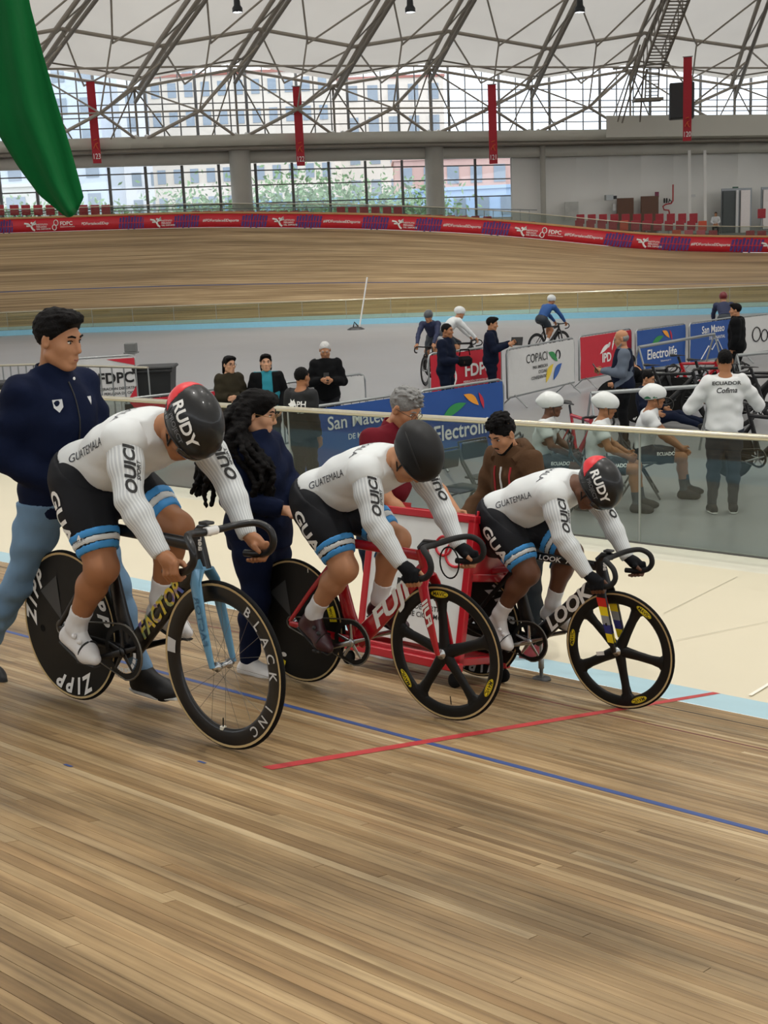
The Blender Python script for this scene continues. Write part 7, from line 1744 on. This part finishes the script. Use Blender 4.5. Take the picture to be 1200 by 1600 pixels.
# ================================================================== FAR SIDE: seats, doors, banners, catwalk, surroundings
def far_pt(px, py, d): return at_depth(px, py, d)
def seat_mesh():
    out = {}
    for nm, mt in (('red', M_SEAT), ('orange', M_SEATO), ('pink', M_SEATP)):
        mb = MB(); mb.box((0, 0, .42), (.42, .40, .06), bev=.02); mb.box((0, .19, .66), (.42, .07, .46), Matrix.Rotation(-.15, 3, 'X'), bev=.02); mb.box((0, .14, .50), (.30, .12, .12), bev=.02); out[nm] = mb.mesh('seat_shell', mt)
    mb = MB(); mb.box((0, .05, .2), (.08, .08, .4)); mb.box((0, .05, .01), (.26, .26, .02)); out['leg'] = mb.mesh('pedestal', M_GALV); return out
SM = seat_mesh()
def seat(px, py, d, col, label, grp):
    p = far_pt(px, py, d) - UP * .55; v = Vector((-p.x, -p.y, 0)).normalized()
    mx = Matrix.Translation(p) @ Matrix((Vector((-v.y, v.x, 0)) * 1, -v, UP)).transposed().to_4x4() @ Matrix.Diagonal((1.12, 1.12, 1.12, 1))
    r = empty('stadium_seat', label=label, cat='seat', group=grp, mat=mx); link('shell', SM[col], r); link('pedestal', SM['leg'], r)
ORD = 'first second third fourth fifth sixth seventh eighth ninth tenth eleventh twelfth'.split()
GB = 'red stadium seats on the far stand'
# right-hand block: back row, front row, a few in the lowest row
for k in range(11): seat(907 + 35.3 * .5 * k, 347 - .15 * k, 71.5, 'red', ORD[k] + ' red seat from the left in the back row below the brown doors', 'red seats of the back row')
for k in range(12): seat(905 + 17.5 * k, 356.5 + .1 * k, 69.5, 'orange' if k in (4, 11) else 'red', ORD[k] + (' seat from the left in the front row, orange' if k in (4, 11) else ' seat from the left in the front row below the brown doors, red'), 'orange seats of the front row' if k in (4, 11) else 'red seats of the front row')
for k, (x, c) in enumerate(((1057, 'orange'), (1076, 'pink'), (1095, 'pink'), (1114, 'red'), (1172, 'red'), (1190, 'red'))): seat(x, 372 + (x - 1057) * .01, 67.5, c, ORD[k] + ' low seat from the left just above the board at right, ' + c, 'low seats at right')
seat(1190, 338, 73, 'red', 'single red seat in front of the right edge entrance', None)
for k, x in enumerate((0, 23, 41, 60, 79, 98, 131, 149, 166)): seat(x, 333, 66, 'red', ORD[k] + ' dark red seat from the left above the board by the green flag', 'red seats at the left')
for k, x in enumerate(range(307, 480, 17)): seat(x, 342, 68, 'red', ORD[k] + ' from the left of the half hidden red seats around the first column', 'half hidden red seats')
for k, x in enumerate((533, 551, 569, 587, 605, 622)): seat(x, 336, 67.5, 'red', ORD[k] + ' from the left of six bright red seats left of the second column', 'red seats of the middle block')
for k, x in enumerate(range(610, 770, 19)): seat(x, 346 + (x - 610) * .03, 68.5, 'pink' if x > 700 and x < 730 else 'red', ORD[k] + ' seat in the row below the right-hand windows, pink' if 700 < x < 730 else ORD[k] + ' red seat from the left in the row below the right-hand windows', 'pink seats below the windows' if 700 < x < 730 else 'red seats below the windows')
for x in (781, 795, 812, 830): seat(x, 357 + (x - 781) * .04, 68, 'pink' if x == 781 else 'red', {781: 'pink seat at the end of the window row', 795: 'red seat next to the pink end seat', 812: 'second red seat right of the pink end seat', 830: 'red seat just left of the white wall'}[x], None)
# spectator
J = seated(1.7); p = far_pt(1118, 366, 69.3); o = make_person('lone spectator in white shirt sitting in the stand below the doors', Vector((p.x, p.y, p.z - .06)), (-p.x, -p.y), J, SK['tan'], dict(mat=M_TSH, inf=.012, sleeve=1, hem=.42), dict(mat=M_CHAR), ('crop', M_HAIRB), (M_SHOEB,), .03, .02, (0, 10), 1.0, eyes=False)
# ---- white wall on the right: doors, signs, boxes
def wall_frame(px, py, dd=-.06, d=None):
    p0 = wall_px(px, dd); D = float(np.interp(px, [q[0] for q in _wv], [q[1] for q in _wv])) + dd
    p = at_depth(px, py, D); x = wall_px(px + 20, dd) - wall_px(px - 20, dd); x.z = 0
    return frame4(p, x, UP), D / FPX / max(.3, abs(x.normalized().dot(_r)))       # metres per pixel along the wall
def wall_box(name, x0, y0, x1, y1, mat, depth=.06, parent=None, kind=None, dd=-.06):
    Mx, u = wall_frame((x0 + x1) / 2, (y0 + y1) / 2, dd); mb = MB(); D = float(np.interp((x0 + x1) / 2, [q[0] for q in _wv], [q[1] for q in _wv])) / FPX
    mb.box((0, 0, depth / 2), ((x1 - x0) * u, (y1 - y0) * D, depth)); o = mb.build(name, mat, parent, Mx); 
    if kind: setp(o, kind=kind)
    return o
def at_wall(x0, y0, x1, y1): return ((x0 + x1) / 2, (y0 + y1) / 2)
wall_box('door_1', 963, 311, 990, 372, M_BROWN, .08, kind='structure', dd=-1.3); wall_box('door_2', 1000, 308, 1029, 372, M_BROWN, .08, kind='structure', dd=-1.3)
d3 = setp(empty('door_3', wall_px(1150, -.7) + UP * 4), kind='structure'); d3i = Matrix.Translation(-d3.location)
def wb3(name, *a, **k): o = wall_box(name, *a, **k); m_ = o.matrix_basis.copy(); o.parent = d3; o.matrix_local = d3i @ m_
M_ALF = M('aluminium_frame', '8C9092', .4, .5); M_DKGL = M('dark_glass', '4A504F', .15)
wb3('frame', 1124, 296, 1176, 362, M_ALF, .06, dd=-2.1); wb3('leaf', 1128, 300, 1149, 362, M_DKGL, .05, dd=-2.2); wb3('leaf', 1156, 299, 1172, 362, M('door_daylight', 'E6DEDA', .3), .05, dd=-2.2); wb3('stile', 1149, 299, 1153, 362, M_BWHT, .06, dd=-2.28)
wb3('frame', 1187, 294, 1212, 358, M_ALF, .06, dd=-2.1); wb3('leaf', 1191, 298, 1210, 356, M('door_daylight', 'E6DEDA', .3), .05, dd=-2.2)
o = wall_box('exit_sign', 1144, 292, 1153, 298, M('sign_green', '2E5A44', .5), .08, dd=-2.2); setp(o, 'small green exit sign above the right-hand glass entrance', 'sign')
o = wall_box('room_sign', 1023, 300, 1029, 308, M('sign_plum', '7A2444', .5), .06, dd=-1.42); setp(o, 'small plum sign above the second brown door', 'sign')
o = wall_box('map_panel', 882, 316, 904, 343, M('map_grey', 'B5B5AE', .6, var=.3, scale=2), .04, dd=-1.3); setp(o, 'pale map panel on the white wall beside the window', 'sign')
o = wall_box('wall_switch_box', 957, 319, 962, 329, M_BWHT, .06, dd=-1.36); setp(o, 'pale switch box left of the first brown door', 'box')
o = wall_box('wall_lamp', 944, 305, 956, 313, M_GALV, .25, dd=-1.6); setp(o, 'grey angled wall lamp left of the first brown door', 'lamp')
o = wall_box('alarm_box', 958, 306, 963, 311, M_BLACK, .08, dd=-1.36); setp(o, 'small black alarm box beside the wall lamp', 'box')
o = wall_box('vent_box', 1077, 304, 1086, 308, M_BWHT, .08, dd=-1.36); setp(o, 'small white box on the wall right of the restroom sign', 'box')
sg = empty('restroom_sign', wall_px(1045, -.7) + UP * 5, label='dark red winding line with restroom figures painted on the wall', cat='sign'); Mx, u = wall_frame(1042, 315, -1.4); D_ = 82 / FPX; inv = Matrix.Translation(-sg.location)
mb = MB(); mb.tube([inv @ Mx @ Vector(((x - 1042) * u, (315 - y) * D_, .02)) for x, y in ((1052, 290), (1052, 314), (1049, 318), (1040, 319), (1035, 322), (1037, 327), (1045, 328), (1046, 332), (1046, 345))], .05, 6); mb.build('line', M_LRED, sg)
for x in (1037.5, 1041.5): mb = MB(); mb.ell(inv @ Mx @ Vector(((x - 1042) * u, (315 - 311) * D_, .02)), (.06, .06, .06), n=8, m=5); mb.tube([inv @ Mx @ Vector(((x - 1042) * u, (315 - y) * D_, .02)) for y in (312, 317)], .06, 6); mb.build('figure', M_BLACK, sg)
mb = MB(); mb.tube([inv @ Mx @ Vector(((1047 - 1042) * u + .1 * math.cos(t), (315 - 315.5) * D_ + .1 * math.sin(t), .02)) for t in np.linspace(0, 2 * PI, 12)], .03, 5); mb.tube([inv @ Mx @ Vector(((1046 - 1042) * u, (315 - y) * D_, .02)) for y in (311, 315)], .04, 5); mb.build('wheelchair_figure', M_BLACK, sg)
for x in (918, 1078, 1102): bar('wall_pilaster', at_depth(x, 352, 79.7), at_depth(x - .8, 235, 79.7), .18, .10, M_WALL).__setitem__('kind', 'structure')
mb = MB(); mb.tube([at_depth(915, 248, 79.5), at_depth(915, 262, 79.5)], .05, 6); mb.box(at_depth(915, 264, 79.4), (.25, .25, .3)); o = mb.build('wall_speaker', M_DGREY); setp(o, 'small dark hanging speaker at the left end of the white wall', 'speaker')

# ---- numbered banners
def hang_banner(num, x0, y0, x1, y1, d, wpx=13):
    t, b_ = at_depth(x0, y0, d), at_depth(x1, y1, d); b_ = Vector((t.x * .6 + b_.x * .4, t.y * .6 + b_.y * .4, b_.z)); h = t.z - b_.z; w = wpx * d / FPX
    v = Vector((-t.x, -t.y, 0)).normalized(); Mx = frame4(Vector((b_.x, b_.y, (t.z + b_.z) / 2)), Vector((-v.y, v.x, 0)), UP)
    if (Mx.to_3x3() @ Vector((1, 0, 0))).x < 0: Mx = Mx @ Matrix.Rotation(PI, 4, 'Z') @ Matrix.Rotation(PI, 4, 'X') @ Matrix.Rotation(PI, 4, 'Z')
    r = empty('hanging_banner', label={123: 'red hanging banner numbered 123 beside the green flag', 122: 'red hanging banner numbered 122 right of the first column', 121: 'red hanging banner numbered 121 above the last windows', 120: 'red hanging banner numbered 120 in front of the dark box'}[num], cat='banner', group='numbered red banners', mat=Mx)
    mb = MB(); n = 10
    for k in range(n):
        z0, z1 = -h / 2 + h * k / n, -h / 2 + h * (k + 1) / n; e0, e1 = .02 * math.sin(k * 1.7), .02 * math.sin((k + 1) * 1.7)
        mb.add([(-w / 2, z0, e0), (w / 2, z0, e0), (w / 2, z1, e1), (-w / 2, z1, e1), (-w / 2, z0, e0 - .012), (w / 2, z0, e0 - .012), (w / 2, z1, e1 - .012), (-w / 2, z1, e1 - .012)], [(0, 1, 2, 3), (4, 7, 6, 5), (0, 3, 7, 4), (1, 5, 6, 2), (0, 4, 5, 1), (3, 2, 6, 7)])
    c = mb.build('cloth', M('banner_cloth_red', 'A81C2A', .7), r)
    mb = MB(); text_on(mb, str(num), Matrix.Translation((0, -h / 2 + .36, .04)), .42, .005, sx=.72); mb.build('number', M_WHITE, c)
    mb = MB()
    for pts in (((-.12, -h / 2 + .8), (.0, -h / 2 + 1.05), (.14, -h / 2 + 1.1)), ((0, -h / 2 + 1.05), (.05, -h / 2 + .85), (.12, -h / 2 + .75)), ((-.1, -h / 2 + 1.25), (.1, -h / 2 + 1.3))): mb.tube([(x, y, .035) for x, y in pts], .03, 5)
    mb.build('emblem', M('emblem_orange', 'C8552E', .6), c)
    mb = MB(); mb.tube([(-w / 2 - .05, h / 2, 0), (w / 2 + .05, h / 2, 0)], .03, 6); mb.build('top_bar', M_GALV, r)
for num, x0, y0, x1, y1, d in ((123, 143, 128, 149, 254, 68), (122, 465, 136, 468, 258, 70), (121, 769, 133, 770, 255, 72), (120, 1075, 90, 1073, 219, 70)): hang_banner(num, x0, y0, x1, y1, d)
# ---- black loudspeaker box and catwalk at the upper right
mb = MB(); mb.box((0, 0, 0), (1.45, 1.0, 2.05), bev=.05); o = mb.build('loudspeaker_box', M_DGREY); o.location = at_depth(1065, 158, 73); o.rotation_euler = (0, 0, -.2); setp(o, 'large dark box behind the banner numbered 120', 'loudspeaker')
cw = empty('catwalk', at_depth(1040, 60, 64), label='steel ladder catwalk climbing under the roof at upper right', cat='catwalk'); K0 = cw.location.copy()
A_, B_ = at_depth(1020, 108, 68), at_depth(1072, -30, 60); side = Vector((1, .2, 0)).normalized() * .55
for s_ in (-1, 1):
    bar('stringer', A_ + side * s_ - K0, B_ + side * s_ - K0, .10, .18, M_TRUSSD, cw); bar('hand_rail', A_ + side * s_ + UP * 1.0 - K0, B_ + side * s_ + UP * 1.0 - K0, .06, .06, M_TRUSSD, cw)
    for k in range(9): c = A_.lerp(B_, k / 8) + side * s_ - K0; bar('rail_post', c, c + UP * 1.0, .05, .05, M_TRUSSD, cw)
for k in range(26): c = A_.lerp(B_, (k + .5) / 26) - K0; bar('tread', c - side, c + side, .16, .05, M_TRUSSD, cw)
A2, B2 = at_depth(1018, 155, 68), at_depth(1020, 108, 68)
for s_ in (-1, 1): bar('ladder_rail', A2 + side * s_ * .7 - K0, B2 + side * s_ * .7 - K0, .08, .08, M_TRUSSD, cw)
for k in range(9): c = A2.lerp(B2, k / 8) - K0; bar('rung', c - side * .7, c + side * .7, .05, .05, M_TRUSSD, cw)
bar('platform', at_depth(990, 157, 68) - K0, at_depth(1034, 155, 68) - K0, .9, .15, M_TRUSSD, cw)
for x0, y0, x1, y1 in ((990, 156, 1012, 110), (965, 190, 1000, 70), (972, 192, 1010, 60), (958, 108, 1045, 98), (1008, 60, 985, 125), (1000, 190, 1006, 108)): bar('stay', at_depth(x0, y0, 69) - K0, at_depth(x1, y1, 66) - K0, .10, .10, M_TRUSSD, cw, tube=True)

# ---- outside: ground, buildings, trees, fence
OG = MB(); OG.box((0, 150, 1.5), (600, 160, .2)); setp(OG.build('ground_outside', M('asphalt_pale', '9A9A98', .9)), kind='structure')
def building(label, px, d, w, h, dep, col, rows_, cols_, rz=0.0, roofc=None):
    p = at_depth(px, hz(px), d); r = empty('building', (p.x, p.y, 1.6), rz, label=label, cat='building'); mc = M('facade_' + col, col, .9, var=.1, scale=.3)
    mb = MB(); mb.box((0, 0, h / 2), (w, dep, h)); mb.build('wall', mc, r)
    mb = MB(); mb.box((0, 0, h + .15), (w + .4, dep + .4, .3)); mb.build('roof', M('roof_' + (roofc or col), roofc or col, .9), r)
    mw = M('far_window', '8D99A4', .2); fr = M('far_frame', 'B8B8B4', .8)
    wm = MB().box((0, 0, 0), (w / cols_ * .5, .12, h / rows_ * .5)).mesh('window', mw)
    for i in range(cols_):
        for j in range(rows_):
            o = link('window', wm, r, Matrix.Translation((-w / 2 + w * (i + .5) / cols_, -dep / 2 - .02, h * (j + .55) / rows_)))
building('pale grey block behind the left windows', 20, 132, 24, 22, 10, 'C9D2DC', 7, 9)
building('white block behind the numbered banner 123', 215, 168, 20, 28, 10, 'DADCDE', 8, 8, .1)
building('cream apartment block with red roof behind the clerestory', 400, 140, 20, 21, 10, 'DBCFC0', 7, 11, -.05, '9C5F52')
building('second cream block with red band behind the middle windows', 590, 162, 18, 23, 9, 'DDD4C8', 6, 7, .05, 'A56A60')
building('low blue shed behind the middle windows', 470, 110, 20, 6.0, 8, '7FAFDC', 1, 12)
building('low blue and white stand behind the right-hand windows', 810, 120, 22, 7.0, 8, 'A9BFD8', 2, 10, -.1)
building('terracotta house behind the right-hand windows', 760, 136, 20, 11, 8, 'CDA89C', 3, 8)
building('small pale house on the far left', -60, 120, 18, 9, 8, 'D0CDC4', 2, 5)
M_LEAF = M('leaf_green', '7F9C70', .8, var=.4, scale=3); M_BARK = M('bark', '5A4A3C', .9)
def tree(px, d, h, w, label, seed):
    p = at_depth(px, hz(px), d); r = empty('tree', (p.x, p.y, 1.6), label=label, cat='tree', group='trees outside the windows'); rg = np.random.default_rng(seed)
    mb = MB(); mb.tube([(0, 0, 0), (.1, 0, h * .5), (0, .1, h * .8)], [.22, .15, .06], 8)
    for k in range(6): t = rg.uniform(0, 6.28); mb.tube([(0, 0, h * (.35 + .06 * k)), (math.cos(t) * w * .4, math.sin(t) * w * .4, h * (.55 + .06 * k))], [.08, .03], 6)
    mb.build('trunk', M_BARK, r)
    n = 1500; c = rg.normal(0, 1, (n, 3)) * np.array([w * .33, w * .33, h * .17]) + np.array([0, 0, h * .68]); mb = MB()
    for q in c:
        a_ = rg.normal(0, 1, 3); a_ /= np.linalg.norm(a_); b_ = np.cross(a_, rg.normal(0, 1, 3)); b_ /= np.linalg.norm(b_); s_ = rg.uniform(.16, .32)
        mb.add([q - a_ * s_, q + b_ * s_ * .45, q + a_ * s_, q - b_ * s_ * .45], [(0, 1, 2, 3)])
    setp(mb.build('crown', M_LEAF, r), kind='stuff')
for k, (px, d, h, w, lab) in enumerate(((30, 104, 6.5, 6, 'leafy tree outside the far left window'), (170, 100, 6.0, 6, 'leafy tree outside below banner 123'), (320, 100, 7.0, 6, 'leafy tree outside left of the first column'), (470, 98, 8.0, 7, 'large leafy tree outside below banner 122'), (545, 98, 7.0, 6, 'leafy tree outside in the middle windows'), (640, 96, 6.5, 6, 'bushy tree outside left of the second column'))): tree(px, d, h, w, lab, k)
FN = empty('outside_fence', at_depth(765, hz(765), 92), label='red and white slatted fence outside the right-hand windows', cat='fence'); n0 = FN.location.copy(); M_FPK = M('fence_pink', 'C06068', .7); M_FWH = M('fence_white', 'D8D4D4', .7)
for k in range(40):
    x = 640 + 5 * k; p = at_depth(x, hz(x), 93); p.z = 1.6; bar('slat', p - n0, p + UP * 3.6 - n0, .18, .05, M_FPK if (k // 1) % 2 else M_FWH, FN)
a_ = at_depth(640, hz(640), 93.1); b_ = at_depth(840, hz(840), 93.1)
for z in (2.4, 4.8): a_.z = b_.z = z; bar('rail', a_ - n0, b_ - n0, .08, .08, M_FWH, FN)
